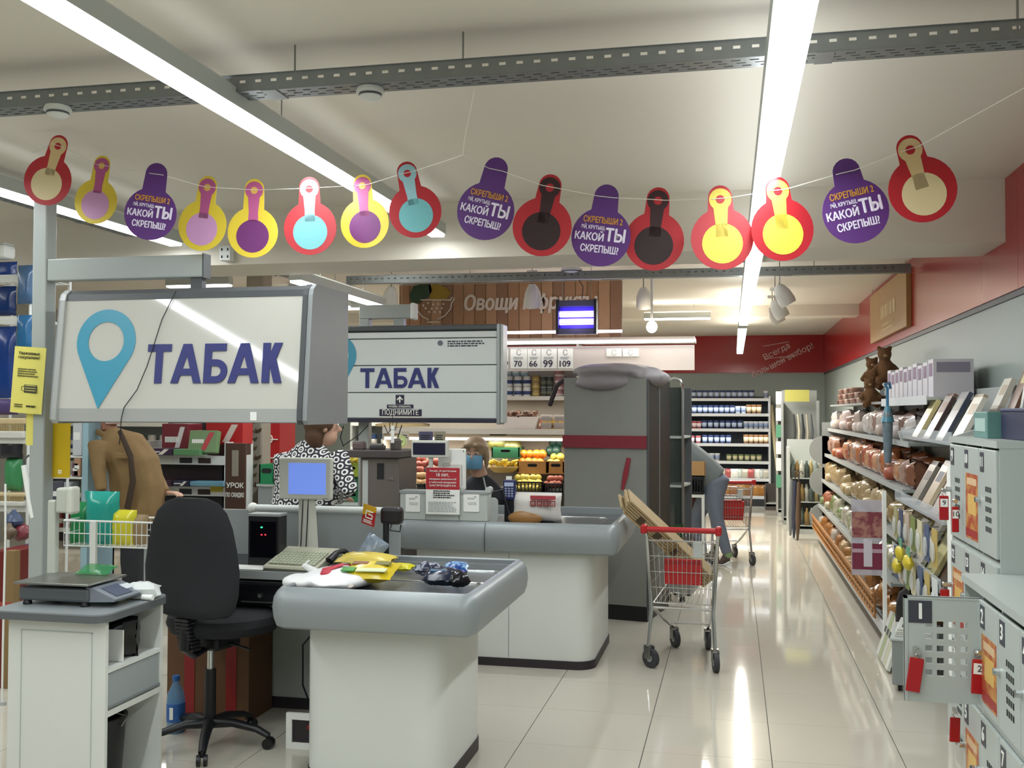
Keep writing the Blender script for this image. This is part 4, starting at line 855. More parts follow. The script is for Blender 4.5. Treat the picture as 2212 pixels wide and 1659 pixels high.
# ------------------------------------------------------------------ shopping cart
def make_cart(label, loc, rz):
    t = thing('shopping_cart', label, 'shopping cart', loc, rz, 'shopping carts')
    hw, hz = .235, .88
    MB().cyl((-hw-.01, -.06, hz), (hw+.01, -.06, hz), .018, n=14).build('handle', RED, t, True)
    for s in (-1, 1):
        MB().rbox(s*hw-.02, s*hw+.02, -.085, -.03, hz-.03, hz+.03, .012).build('handle_end', RED, t)
        MB().tube([(s*hw, -.05, hz), (s*.225, 0, .82), (s*.2, .02, .42), (s*.195, 0, .36), (s*.21, -.04, .13)], .012, 8).build('rear_post', CHROME, t, True)
        MB().tube([(s*.195, .02, .38), (s*.16, .3, .25), (s*.115, .58, .13)], .011, 8).build('lower_rail', CHROME, t, True)
    MB().tube([(-.205, .02, .37), (.205, .02, .37)], .010, 8).build('cross_bar', CHROME, t); MB().tube([(-.14, .42, .20), (.14, .42, .20)], .008, 8).build('cross_bar', CHROME, t)
    # basket
    y0, y1, zb0, zb1, zt = .02, .72, .40, .47, .80
    def corner(u, v, top):           # u -1..1 across, v 0..1 along
        wt = (.22-.05*v) if top else (.185-.05*v); return Vector((u*wt, y0+(y1-y0)*v+(.05*v if top else 0), (zt-.03*v) if top else zb0+(zb1-zb0)*v))
    b = MB(); b.tube([corner(-1, 0, 1), corner(1, 0, 1), corner(1, 1, 1), corner(-1, 1, 1)], .006, 6, closed=True); b.tube([corner(-1, 0, 0), corner(1, 0, 0), corner(1, 1, 0), corner(-1, 1, 0)], .005, 6, closed=True); b.build('basket_rim', CHROME, t)
    for s in (-1, 1):
        b = MB()
        for k in range(23): v = k/22; b.tube([corner(s, v, 1), corner(s, v, 0)], .0018, 4)
        for h in (.33, .66): b.tube([corner(s, 0, 1)*h+corner(s, 0, 0)*(1-h), corner(s, 1, 1)*h+corner(s, 1, 0)*(1-h)], .0025, 4)
        o = b.build('side_wires', CHROME, t); o['kind'] = 'stuff'
    for v, nm in ((0, 'rear_gate'), (1, 'front_wires')):
        b = MB()
        for k in range(15): u = -1+2*k/14; b.tube([corner(u, v, 1), corner(u, v, 0)], .0018, 4)
        for h in (.25, .5, .75): b.tube([corner(-1, v, 1)*h+corner(-1, v, 0)*(1-h), corner(1, v, 1)*h+corner(1, v, 0)*(1-h)], .003, 4)
        o = b.build(nm, CHROME, t); o['kind'] = 'stuff'
    b = MB()
    for k in range(13): u = -1+2*k/12; b.tube([corner(u, 0, 0), corner(u, 1, 0)], .0018, 4)
    o = b.build('floor_wires', CHROME, t); o['kind'] = 'stuff'
    MB().rbox(-.115, .125, .028, .04, .52, .685, .006).build('seat_flap', RED, t); MB().box(-.115, .125, .022, .028, .655, .672).build('flap_ridge', mat('red_dark', '8e1518', .4), t)
    MB().rbox(.07, .13, -.0, .015, .70, .80, .004).build('coin_lock', LGREY, t)
    for x, y, a_ in ((-.21, -.04, 55), (.21, -.04, 15), (-.115, .58, 30), (.115, .58, 12)):
        b = MB(); b.T = Matrix.Translation((x, y, 0)) @ Matrix.Rotation(R(a_), 4, 'Z')
        b.box(-.022, -.018, -.035, .02, .055, .135); b.box(.018, .022, -.035, .02, .055, .135); b.box(-.022, .022, -.02, .02, .125, .14); fk = b.build('wheel_fork', STEEL, t)
        b = MB(); b.T = Matrix.Translation((x, y, 0)) @ Matrix.Rotation(R(a_), 4, 'Z')
        b.cyl((-.015, -.022, .06), (.015, -.022, .06), .06, n=22); b.build('wheel', RUBBER, fk, True)
        b = MB(); b.T = Matrix.Translation((x, y, 0)) @ Matrix.Rotation(R(a_), 4, 'Z'); b.cyl((-.017, -.022, .06), (.017, -.022, .06), .022, n=14); b.build('hub', GREYP, fk, True)
    return t
cart = make_cart('chrome shopping cart with red handle holding boards, standing in the aisle', (-.325, 6.68, 0), R(-3))
dup(cart, (-.03, 11.3, 0), R(8), 'chrome shopping cart deeper in the aisle beside the bending shopper')
t = thing('crate_board_bundle', 'bundle of flattened pale wooden crate boards leaning out of the near cart', 'boards', (-.22, 7.08, .50))
A = PY(1352, 1082, 6.78)-t.location; B = Vector((.04, .02, .02)); d = (A-B).normalized(); WOOD = mat('pale_wood', 'b09a72', .65, noise=.15, nscale=12)
L = (A-B).length; side = Vector((.15, 1, 0)); side = (side-d*side.dot(d)).normalized(); nrm = d.cross(side)
mt = basis(side, nrm, d, B)
for k in range(6):
    off = (k-2.5)*.017; b = MB(); b.T = mt; e = random.uniform(-.02, .03)
    b.box(-.09, .09, off-.0065, off+.0065, .0, L+e); b.build('board', WOOD, t)
b = MB(); b.T = mt; b.box(-.10, -.085, -.055, .055, L*.45, L*.48); b.box(.085, .10, -.055, .055, L*.45, L*.48); b.build('band', M('8a7550'), t)
b = MB(); b.T = mt
for u in (.2, .4, .6, .8): b.box(-.092, -.0905, -.02, .03, L*u, L*u+.05)
b.build('slot_marks', M('4a3c28'), t)
t = thing('crumpled_bag', 'crumpled clear bag lying on the bottom of the near cart', 'bag', (-.33, 6.95, .43)); MB().ell((0, 0, .05), (.1, .09, .06), 14, 8, rough=.15, seed=4).build('film', mat('grey_clear_film', 'a9aaa6', .2, alpha=.6), t, True)
t = thing('basket', 'red hand basket inside the far shopping cart', 'basket', (-.06, 11.62, .45), R(8))
b = MB(); b.prism([(-.14, 0), (.14, 0), (.16, .2), (-.16, .2)], -.13, .13); b.build('shell', RED, t); b = MB()
for k in range(9): b.box(-.128+k*.03, -.118+k*.03, -.134, -.13, .02, .16)
o = b.build('slots', MATS['red_dark'], t); o['kind'] = 'stuff'
MB().tube([(-.16, 0, .2), (-.15, -.04, .26), (.15, -.04, .26), (.16, 0, .2)], .008).build('handle', BLACK, t)

# stand with crate and box in the aisle, where the shopper bends
t = thing('crate_stand', 'white low stand behind the covered rack carrying a dark crate', 'stand', (PY(1496, 1100, 11.0).x, 11.15, 0)); a = PY(1472, 1068, 11.0)-t.location; b2 = PY(1522, 1180, 11.0)-t.location
MB().box(a.x, b2.x, -.15, .25, a.z-.03, a.z).build('top', WHITE, t)
for x in (a.x, b2.x-.03):
    for y in (-.15, .22): MB().box(x, x+.03, y, y+.03, 0, a.z-.03).build('leg', WHITE, t)
MB().box(a.x+.03, b2.x-.03, .2, .22, .05, a.z-.03).build('rear_panel', M('5a3a34'), t)
t = thing('black_crate', 'dark slatted crate on the white stand behind the covered rack', 'crate', (PY(1498, 1060, 11.0).x, 11.15, a.z)); w2 = .1; h = .19
MB().box(-w2, w2, -.14, .2, 0, .012).build('base', BLACK, t); MB().box(-w2, w2, .19, .2, .012, h).build('rear_wall', BLACK, t)
for s in (-1, 1): MB().box(s*w2-.006, s*w2+.006, -.14, .2, .012, h).build('end_wall', BLACK, t)
b = MB(); b.box(-w2, w2, -.14, -.13, h-.03, h); b.box(-w2, w2, -.14, -.13, .012, .03)
for k in range(8): b.box(-w2+.027*k, -w2+.027*k+.01, -.14, -.13, .03, h-.03)
b.build('slatted_front', BLACK, t)
t = thing('cardboard_box', 'open tan cardboard box stacked over the dark crate near the bending shopper', 'box', (PY(1500, 1030, 11.0).x, 11.15, a.z+h)); CB = mat('tan_cardboard', 'b08a5a', .75, noise=.1, nscale=8)
MB().box(-.11, .11, -.13, .2, 0, .01).build('base', CB, t); MB().box(-.11, .11, -.13, -.12, 0, .16).build('front_wall', CB, t); MB().box(-.11, .11, .19, .2, 0, .16).build('rear_wall', CB, t)
for s in (-1, 1): MB().box(s*.11-.005, s*.11+.005, -.13, .2, 0, .16).build('end_wall', CB, t)
# ================================================================== people
SKIN = mat('skin', 'c39a84', .55, noise=.06, nscale=20)
def person(label, loc): return thing('person', label, 'person', loc)
def body(t, name, m, limbs, voxel=.014, smooth=5):
    b = MB()
    for pts, rs, *sd in limbs: b.limb(pts, rs, side=sd[0] if sd else (1, 0, 0))
    return fuse(b.build(name, m, t, True), voxel, smooth)
def hand(b, w, dirv, upv, side, s=1.0):             # palm, four bent fingers of unequal length and a thumb
    w = Vector(w); d = Vector(dirv).normalized(); u = Vector(upv).normalized(); c = d.cross(u).normalized()*side
    b.limb([w, w+d*.04*s, w+d*.085*s], [(.022*s, .016*s), (.038*s, .015*s), (.036*s, .012*s)], side=c)
    for k, L in enumerate((.066, .076, .07, .054)):
        o = w+d*.08*s+c*(.027-.018*k)*s; b.limb([o, o+d*L*.5*s-u*.006*s, o+d*L*.85*s-u*.024*s], [.0095*s, .0088*s, .007*s], n=8)
    o = w+d*.025*s+c*.03*s; b.limb([o, o+d*.03*s+c*.022*s, o+d*.058*s+c*.026*s-u*.01*s], [.012*s, .0105*s, .008*s], n=8)
def head(t, c, face, r=1.0, skin=SKIN, mask=None, hair=None, hairfn=None, eyes=True, neck=None):
    c = Vector(c); f = Vector(face); f.z = 0; f.normalize(); s = Vector((f.y, -f.x, 0)); u = Vector((0, 0, 1))
    b = MB(); m = basis(s, f, u, c); b.T = m
    b.ell((0, -.01, .02), (.075*r, .095*r, .105*r), 18, 12); b.ell((0, .02, -.06*r), (.056*r, .066*r, .065*r), 16, 10)
    b.limb([(0, .085*r, .01), (0, .108*r, -.025*r), (0, .095*r, -.035*r)], [.010*r, .014*r, .008*r], n=8)
    for k in (-1, 1): b.ell((k*.076*r, -.012, -.005), (.012*r, .022*r, .032*r), 10, 6)
    if neck: b.limb([(0, -.015, -.07), m.inverted() @ Vector(neck)], [.055*r, .06*r])
    fuse(b.build('head', skin, t, True), .009, 3)
    if eyes:
        for k in (-1, 1):
            b = MB(); b.T = m; b.ell((k*.03*r, .082*r, .012*r), (.013*r, .007*r, .007*r), 10, 6); b.build('eye', M('e8e4dc'), t, True)
            b = MB(); b.T = m; b.ell((k*.03*r, .0865*r, .012*r), (.006*r, .004*r, .006*r), 8, 6); b.build('iris', M('3a2c20'), t, True)
            b = MB(); b.T = m; b.limb([(k*.016*r, .089*r, .032*r), (k*.046*r, .08*r, .032*r)], [.004, .003], n=6); b.build('eyebrow', M('5a4030'), t, True)
    if mask:
        b = MB(); b.T = m
        vs = []; n = 9
        for i in range(n):
            a = R(-68+136*i/(n-1))
            for z, k in ((.0, 1.06), (-.03, 1.26), (-.06, 1.26), (-.095, 1.06), (-.115, .8)): vs.append((.07*r*k**.35*math.sin(a), .018+.075*r*k*math.cos(a)*(1 if abs(i-4) > 1 else 1.06), z))
        b.add(vs, [(i*5+j, (i+1)*5+j, (i+1)*5+j+1, i*5+j+1) for i in range(n-1) for j in range(4)]); o = b.build('face_mask', mask, t, True); sm = o.modifiers.new('s', 'SOLIDIFY'); sm.thickness = .003; ss = o.modifiers.new('u', 'SUBSURF'); ss.levels = ss.render_levels = 1
        for k in (-1, 1): b = MB(); b.T = m; b.tube([(k*.07*r, .045, -.02), (k*.08*r, -.0, .02), (k*.08*r, -.02, -.01)], .0015, 4); b.build('mask_loop', PAPER, t)
    if hair: b = MB(); b.T = m; hairfn(b, r); o = b.build('hair', hair, t, True); fuse(o, .011, 3)
    return m
# 1 shopper in a khaki jacket, left, facing left, leaning forward
KH = mat('khaki_cloth', '8a6f47', .85, noise=.3, nscale=9, bump=.9); DKT = mat('dark_trousers', '26282c', .85, noise=.2, nscale=20)
c0 = PY(275, 1100, 7.0); x, y = c0.x, 7.05
t = person('person in a khaki jacket with a brown strap, standing behind the wire basket', (x, y, 0)); 
hp = Vector((.06, 0, .90)); nk = Vector((PY(232, 932, 7).x-x, -.03, PY(232, 932, 7).z)); el = PY(214, 1020, 6.76)-t.location; hd = PY(222, 1082, 6.72)-t.location
ht_ = PY(232, 884, 7)-t.location; ht_.y = -.02
body(t, 'jacket', KH, [([hp+Vector((.0, 0, -.12)), hp, hp*.72+nk*.28+Vector((.06, 0, 0)), hp*.45+nk*.55+Vector((.1, 0, 0)), hp*.2+nk*.8+Vector((.07, 0, 0)), nk+Vector((.035, 0, -.05)), nk+Vector((-.0, 0, .01))], [(.17, .2), (.19, .2), (.2, .2), (.19, .2), (.16, .19), (.1, .13), (.055, .06)]),
    ([nk+Vector((.02, -.18, -.08)), el*.5+(nk+Vector((.02, -.18, -.08)))*.5, el, el*.35+hd*.65], [.07, .058, .052, .042]),
    ([nk+Vector((.04, .18, -.07)), Vector((.06, .22, 1.12)), Vector((.22, .1, 1.0))], [.075, .062, .045])], .013, 5)
b = MB(); hand(b, el*.3+hd*.7, hd-el, (0, 0, 1), 1); hand(b, Vector((.24, .1, 1.0)), (1, -.2, 0), (0, 0, 1), -1)
fuse(b.build('hands', SKIN, t, True), .006, 1)
body(t, 'trousers', DKT, [([hp, Vector((.07, -.09, .5)), Vector((.1, -.1, .1))], [.13, .085, .065]), ([hp, Vector((.03, .09, .5)), Vector((.0, .1, .1))], [.13, .085, .065])], .016, 4)
for yy, xx in ((-.1, .1), (.1, 0)): MB().limb([(xx+.08, yy, .04), (xx, yy, .06), (xx-.1, yy, .045), (xx-.18, yy, .03)], [(.035, .035), (.045, .055), (.042, .04), (.02, .025)], side=(0, 1, 0)).build('shoe', BLACK, t, True)
def hr(b, r): b.ell((0, -.02, .045), (.085*r, .1*r, .1*r), 16, 10)
head(t, ht_, (1, -.45, 0), 1.02, skin=mat('skin_brown', '8a5a42', .55), mask=mat('pinkish_mask', 'd8c4c0', .6), hair=mat('hair_dark', '2b211c', .6), hairfn=hr, neck=tuple(nk+t.location-t.location))
sh = [PY(258, 930, 6.84), PY(282, 985, 6.78), PY(287, 1040, 6.77), PY(275, 1100, 6.79)]
MB().limb([p-t.location for p in sh], [(.018, .005), (.024, .006), (.026, .006), (.026, .006)], side=(1, 0, .2)).build('shoulder_strap', M('3a2a1c', .7), t, True)
MB().limb([nk+Vector((-.07, -.05, -.0)), nk+Vector((0, -.085, -.02)), nk+Vector((.07, -.05, -.05))], [(.012, .022), (.012, .024), (.01, .02)], side=(0, 1, 0)).build('collar', KH, t, True)
a = PY(268, 985, 6.8)-t.location; MB().rbox(a.x-.07, a.x+.07, a.y-.004, a.y+.02, a.z-.02, a.z+.02, .006).build('pocket_flap', KH, t)

# 2 woman in a black and white patterned dress, back to the camera
def dress_mat():
    m = bpy.data.materials.new('ring_pattern_cloth'); m.use_nodes = True; nt = m.node_tree; bs = nt.nodes['Principled BSDF']; bs.inputs['Roughness'].default_value = .8
    tc = nt.nodes.new('ShaderNodeTexCoord'); v = nt.nodes.new('ShaderNodeTexVoronoi'); v.inputs['Scale'].default_value = 21; v.inputs['Randomness'].default_value = .12
    mp = nt.nodes.new('ShaderNodeMapping'); mp.inputs['Scale'].default_value = (1, .02, 1); mp.inputs['Rotation'].default_value = (0, R(38), 0)
    nt.links.new(tc.outputs['Object'], mp.inputs[0]); nt.links.new(mp.outputs[0], v.inputs['Vector'])
    rp = nt.nodes.new('ShaderNodeValToRGB'); rp.color_ramp.interpolation = 'CONSTANT'; e = rp.color_ramp.elements
    W_, K_ = (.78, .78, .76, 1), (.02, .02, .03, 1)
    e[0].position = 0; e[0].color = W_; e[1].position = .1; e[1].color = K_
    for p, c in ((.23, W_), (.40, K_), (.60, W_)): q = e.new(p); q.color = c
    nt.links.new(v.outputs['Distance'], rp.inputs[0]); nt.links.new(rp.outputs[0], bs.inputs['Base Color']); return m
DR = dress_mat()
c0 = PY(660, 1100, 5.95); t = person('person in a black and white ring-patterned dress behind the monitor', (c0.x, 5.95, 0)); L = t.location
sh1 = PY(615, 985, 5.95)-L; sh2 = PY(728, 985, 5.95)-L; nk = PY(672, 948, 5.95)-L
sh1.y = sh2.y = nk.y = 0; el = PY(752, 1052, 5.85)-L; wr_ = PY(730, 1075, 6.15)-L
body(t, 'dress', DR, [([Vector((-.02, 0, .42)), Vector((-.03, 0, .7)), Vector((-.03, 0, .95)), Vector((0, 0, 1.15)), (sh1+sh2)*.5+Vector((0, 0, -.02)), nk+Vector((0, 0, -.01))], [(.27, .22), (.25, .2), (.22, .17), (.19, .14), (.18, .12), (.06, .06)]),
    ([sh2, el, wr_], [.075, .062, .05]), ([sh1, sh1+Vector((-.04, .08, -.22)), sh1+Vector((.0, .25, -.3))], [.075, .062, .05])], .016, 4)
b = MB(); hand(b, wr_, (.3, 1, -.1), (0, 0, 1), -1); hand(b, sh1+Vector((0, .25, -.3)), (.2, 1, -.1), (0, 0, 1), 1); fuse(b.build('hands', SKIN, t, True), .006, 1)
body(t, 'legs', SKIN, [([(-.1, 0, .45), (-.1, .0, .1)], [.07, .045]), ([(.08, 0, .45), (.08, 0, .1)], [.07, .045])], .016, 3)
for xx in (-.1, .08): MB().limb([(xx, -.06, .04), (xx, .02, .05), (xx, .15, .03)], [(.035, .035), (.042, .045), (.03, .025)]).build('shoe', M('3a1c22'), t, True)
def hr2(b, r): b.ell((0, -.03, .035), (.1*r, .105*r, .105*r), 16, 10); b.ell((0, -.06, -.06), (.085*r, .06*r, .1*r), 14, 8)
hc = PY(700, 922, 5.97)-L; hc.y = .02
head(t, hc, (.8, .55, 0), .98, hair=mat('hair_brown', '5a3d28', .6, noise=.3, nscale=30), hairfn=hr2, neck=tuple(nk))
# 3 cashier seated at the far till
NVY = mat('navy_jacket', '14161f', .7, noise=.2, nscale=12)
c0 = PY(1040, 1080, 7.95); t = person('cashier in a dark jacket and blue face mask seated behind the far till', (c0.x, 7.95, 0)); L = t.location
nk = PY(1034, 1030, 7.9)-L; nk.y = 0; s1 = nk+Vector((-.2, .02, -.09)); s2 = nk+Vector((.22, .02, -.09))
body(t, 'jacket', NVY, [([(0, .05, .5), (0, .04, .75), nk+Vector((0, 0, -.16)), nk+Vector((0, 0, -.05)), nk+Vector((0, 0, .02))], [(.21, .16), (.19, .15), (.2, .13), (.15, .09), (.06, .06)]),
    ([s1, s1+Vector((-.05, -.08, -.25)), s1+Vector((.02, -.27, -.2))], [.075, .06, .045]), ([s2, s2+Vector((.05, -.06, -.26)), s2+Vector((-.02, -.26, -.2))], [.075, .06, .045])], .016, 4)
b = MB(); hand(b, s1+Vector((.02, -.27, -.2)), (.2, -1, -.1), (0, 0, 1), 1); hand(b, s2+Vector((-.02, -.26, -.2)), (-.2, -1, -.1), (0, 0, 1), -1); fuse(b.build('hands', SKIN, t, True), .006, 1)
body(t, 'trousers', DKT, [([(-.09, .05, .5), (-.1, -.2, .48), (-.1, -.16, .1)], [.1, .08, .055]), ([(.09, .05, .5), (.1, -.2, .48), (.1, -.16, .1)], [.1, .08, .055])], .016, 3)
for xx in (-.1, .1): MB().limb([(xx, -.1, .04), (xx, -.17, .05), (xx, -.29, .03)], [(.035, .035), (.042, .045), (.03, .025)]).build('shoe', BLACK, t, True)
def hr3(b, r):
    b.ell((0, -.025, .04), (.096*r, .105*r, .1*r), 18, 12)
    for k in (-1, 1): b.limb([(k*.08*r, .02, .06), (k*.094*r, .025, -.02), (k*.088*r, .02, -.11)], [(.028, .022), (.024, .024), (.014, .014)])
    b.limb([(-.07*r, .055, .07), (-.03, .078, .075), (.03, .078, .075), (.07*r, .055, .07)], [.02, .022, .022, .02])
hc = PY(1026, 982, 7.88)-L
head(t, hc, (.02, -1, 0), 1.08, mask=mat('blue_mask', '6aa3c4', .6), hair=mat('hair_ash', 'ab9070', .55, noise=.35, nscale=40), hairfn=hr3, neck=tuple(nk))
a = nk+Vector((.05, -.1, -.02)); MB().limb([a+Vector((0, 0, .02)), a+Vector((.04, -.02, -.12))], [(.006, .003), (.006, .003)]).build('zip_trim', LGREY, t)
t = thing('cashier_stool', 'dark stool under the seated cashier', 'stool', (c0.x, 8.02, 0)); MB().lathe([(.17, .36), (.18, .38), (.17, .4)], 20).build('seat', BLACK, t, True); MB().cyl((0, 0, .02), (0, 0, .37), .03).build('column', BLACK, t); MB().lathe([(.2, 0), (.2, .015), (.05, .03)], 20).build('foot', BLACK, t)
# 4 bending shopper in the aisle
GRS = mat('grey_sweater', '6d7678', .85, noise=.12, nscale=20); JEAN = mat('grey_blue_jeans', '6c7686', .8, noise=.2, nscale=16)
c0 = PZ(1572, 1222, 0); t = person('person in grey sweater and jeans bending over crates in the aisle', (c0.x, c0.y, 0)); L = t.location; Yp = c0.y
hip = PY(1542, 1042, Yp+.05)-L; hip.y = .05; bk = PY(1480, 965, Yp)-L; shd = PY(1440, 985, Yp)-L
kn = PY(1548, 1120, Yp)-L; an = PY(1571, 1196, Yp)-L
body(t, 'sweater', GRS, [([hip+Vector((.0, 0, .02)), hip*.5+bk*.5+Vector((.0, 0, -.02)), bk+Vector((-.02, 0, -.06)), shd+Vector((0, 0, -.04))], [(.15, .17), (.16, .17), (.17, .18), (.12, .16)], (0, 1, 0)),
    ([shd+Vector((0, -.18, -.03)), shd+Vector((-.1, -.2, -.25)), shd+Vector((-.2, -.1, -.45))], [.07, .058, .045], (0, 1, 0)), ([shd+Vector((0, .2, -.03)), shd+Vector((-.1, .2, -.25)), shd+Vector((-.2, .1, -.45))], [.07, .058, .045], (0, 1, 0))], .018, 5)
kn2 = hip+Vector((-.2, .12, -.42)); an2 = Vector((hip.x-.12, .2, .1))
body(t, 'jeans', JEAN, [([hip+Vector((-.08, 0, .05)), hip+Vector((.02, 0, -.02)), hip+Vector((.0, -.05, -.16)), kn, an*.8+kn*.2, an], [(.14, .16), (.16, .16), (.1, .11), .075, .06, .055], (0, 1, 0)), ([hip, kn2, an2], [.12, .075, .055], (0, 1, 0))], .016, 4)
b = MB(); hand(b, shd+Vector((-.2, -.1, -.45)), (-.3, 0, -1), (1, 0, 0), 1); hand(b, shd+Vector((-.2, .1, -.45)), (-.3, 0, -1), (1, 0, 0), -1); fuse(b.build('hands', SKIN, t, True), .006, 1)
MB().limb([an+Vector((0, 0, .02)), an+Vector((.01, 0, -.04))], [.048, .045]).build('sock', M('7a9a6a'), t, True)
f0 = PZ(1566, 1222, .0)-L
def shoe(tp, heel, ball, toe): 
    o = MB().limb([heel, heel*.5+ball*.5+Vector((0, 0, .03)), ball, toe], [(.042, .045), (.046, .05), (.046, .034), (.022, .02)], side=(0, 1, 0)).build('shoe', mat('dark_sneaker', '4a3e38', .7), tp, True); return o
s_ = shoe(t, an+Vector((.03, 0, -.045)), Vector((f0.x-.03, 0, .035)), Vector((f0.x-.07, 0, .022)))
b = MB(); h = an+Vector((.04, 0, -.07)); b.limb([h+Vector((.012, 0, .0)), Vector((f0.x-.0, 0, .018)), Vector((f0.x-.08, 0, .01))], [(.04, .012), (.046, .012), (.02, .009)], side=(0, 1, 0)); b.build('sole', PAPER, s_, True)
shoe(t, an2+Vector((.06, 0, -.05)), an2+Vector((-.08, 0, -.06)), an2+Vector((-.16, 0, -.07)))
head(t, shd+Vector((-.16, 0, .0)), (-1, 0, 0), 1.0, hair=MATS['hair_dark'], hairfn=hr, neck=tuple(shd))
# ================================================================== produce wall
YW = 10.6
x0, x1 = PY(862, 650, YW).x, PY(1343, 650, YW).x
zb, zt = PY(1000, 738, YW).z, 2.99
t = thing('produce_sign', 'brown plank sign board lettered in white about vegetables above the produce racks', 'sign', ((x0+x1)/2, YW, zb)); L = t.location
cols = ['ad8465', 'b58c6b', 'a37c5c', 'bb9473', '9a755c']
n = 20; wd = (x1-x0)/n
for k in range(n): MB().box(x0-L.x+k*wd+.0025, x0-L.x+(k+1)*wd-.0025, 0+.003*(k % 3), .03, 0, zt-zb).build('plank', mat('sign_plank_%d' % (k % 5), cols[k % 5], .55, noise=.2, nscale=7), t)
MB().box(x0-L.x, x1-L.x, .03, .06, 0, zt-zb).build('backing_board', M('4a3426'), t)
SW = mat('sign_white', 'd9cfc4', .5)
q = PY(1003, 660, YW)-L; text('Овощи и фрукты', .22, SW, t, Vector((q.x, -.006, PY(1100, 655, YW).z-L.z)), align='LEFT', bold=.04, shear=.15, width=PY(1291, 660, YW).x-PY(1003, 660, YW).x, ext=.006)
b = MB(); P_ = lambda x, y: (PY(x, y, YW)-L)*1.0
def o3(x, y): v = P_(x, y); v.y = -.008; return v
b.tube([o3(909, 648), o3(972, 648)], .007, 6); b.tube([o3(899, 660), o3(903, 672), o3(913, 684), o3(926, 690), o3(923, 696), o3(950, 696), o3(946, 690), o3(962, 682), o3(974, 667), o3(976, 655), o3(982, 645), o3(978, 642), o3(972, 650)], .008, 6); b.build('bowl_outline', SW, t, True)
b = MB(); rr = random.Random(2)
for x, y in ((915, 660), (925, 655), (936, 658), (947, 657), (958, 657), (920, 666), (933, 667), (944, 666), (955, 666), (928, 674), (940, 674), (951, 674)): v = o3(x, y); b.cyl((v.x, -.004, v.z), (v.x, -.009, v.z), .012, n=10)
o = b.build('bowl_dots', SW, t); o['kind'] = 'stuff'
for pts, c_, nm in (([(885, 636), (893, 618), (910, 614), (930, 614), (934, 628), (926, 642), (905, 656), (888, 655)], '35503a', 'green_leaf_print'), ([(926, 616), (945, 614), (965, 622), (974, 634), (965, 646), (930, 646)], 'a8892c', 'yellow_pepper_print')):
    b = MB(); b.prism([(o3(x, y).x, o3(x, y).z) for x, y in pts], -.007, -.002); b.build(nm, mat(nm, c_, .6, noise=.3, nscale=25), t)
# insect lamp
YI = 9.45; a = PY(1203, 648, YI); b2 = PY(1290, 722, YI)
t = thing('insect_killer', 'insect killer lamp with two glowing violet tubes hanging before the plank sign', 'insect lamp', ((a.x+b2.x)/2, YI, b2.z)); hw, hh = (b2.x-a.x)/2, a.z-b2.z
MB().rbox(-hw, -hw+.025, -.07, .07, 0, hh, .006).build('end_plate', BLACK, t); MB().rbox(hw-.025, hw, -.07, .07, 0, hh, .006).build('end_plate', BLACK, t)
MB().box(-hw+.02, hw-.02, -.05, .06, hh*.8, hh*.97).build('top_housing', DGREY, t); MB().box(-hw+.02, hw-.02, -.06, .06, 0, .05).build('tray', DGREY, t); MB().box(-hw+.02, hw-.02, .04, .05, .05, hh*.8).build('reflector', mat('violet_reflector', '5a48b8', .4), t)
UV = led('violet_tube', '8f80ff', 7)
for v in (.36, .58): MB().cyl((-hw+.03, -.01, hh*v), (hw-.03, -.01, hh*v), .028, n=14).build('tube', UV, t, True)
b = MB()
for k in range(9): b.cyl((-hw+.025, -.06, hh*(.16+.075*k)), (hw-.025, -.06, hh*(.16+.075*k)), .0018, n=4)
o = b.build('guard_wires', BLACK, t); o['kind'] = 'stuff'
MB().tube([(.25*hw, .0, hh), (.3*hw, 0, hh+.12), (.1*hw, 0, 2.85-b2.z)], .004, 5).build('cable', INK, t); MB().cyl((-hw*.7, 0, hh*.9), (-hw*.7, 0, ZC-b2.z), .003, n=5).build('hanger', STEEL, t); MB().cyl((hw*.7, 0, hh*.9), (hw*.7, 0, ZC-b2.z), .003, n=5).build('hanger', STEEL, t)
la = bpy.data.lights.new('violet_glow', 'POINT'); la.energy = 2.5; la.color = (.45, .35, 1); la.shadow_soft_size = .1; lo = bpy.data.objects.new('violet_glow', la); COL.objects.link(lo); lo.location = (t.location.x, YI-.15, b2.z+.13)

# the produce rack
RY = 10.1
xl, xr = PY(850, 900, RY).x-.1, PY(1245, 900, RY).x
t = thing('produce_rack', 'long lit produce rack with shelves of jars above crates of fruit', 'shelf unit', ((xl+xr)/2, RY+.3, 0)); L = t.location
RACK = mat('rack_cream', 'b9b2a4', .5, noise=.05, nscale=5)
def rb(nm, x0, x1, y0, y1, z0, z1, m=RACK): return MB().box(x0-L.x, x1-L.x, y0-L.y, y1-L.y, z0, z1).build(nm, m, t)
rb('back_panel', xl, xr, RY+.43, RY+.46, 0, 2.3); rb('side_panel', xl-.02, xl, RY+.0, RY+.46, 0, 2.3); rb('side_panel', xr, xr+.02, RY, RY+.46, 0, 2.3)
xe = PY(1500, 760, RY-.05).x
rb('canopy', xl, xe, RY-.06, RY+.46, 2.32, 2.36); rb('price_board', xl, xe, RY-.05, RY-.03, PY(1100, 802, RY).z, PY(1100, 750, RY).z, mat('price_board_cream', 'cfc6c0', .5))
xm = PY(1342, 742, RY).x
LV = led('led_violet_white', 'f6ecff', 5)
for nm, z_, xa, xb, yy in (('led_strip', PY(1100, 742, RY).z, xl, xe, RY-.06), ('led_strip', PY(1100, 719, RY+.1).z, PY(1085, 719, RY+.1).x, xm, RY+.08)):
    MB().box(xa-L.x, xb-L.x, yy-L.y-.012, yy-L.y, z_-.014, z_+.014).build(nm, LV, t)
    area('rack_light', ((xa+xb)/2, yy-.05, z_-.03), xb-xa, .04, 3.5 if yy < RY else 3, (1, .95, .95), (R(-25), 0, 0))
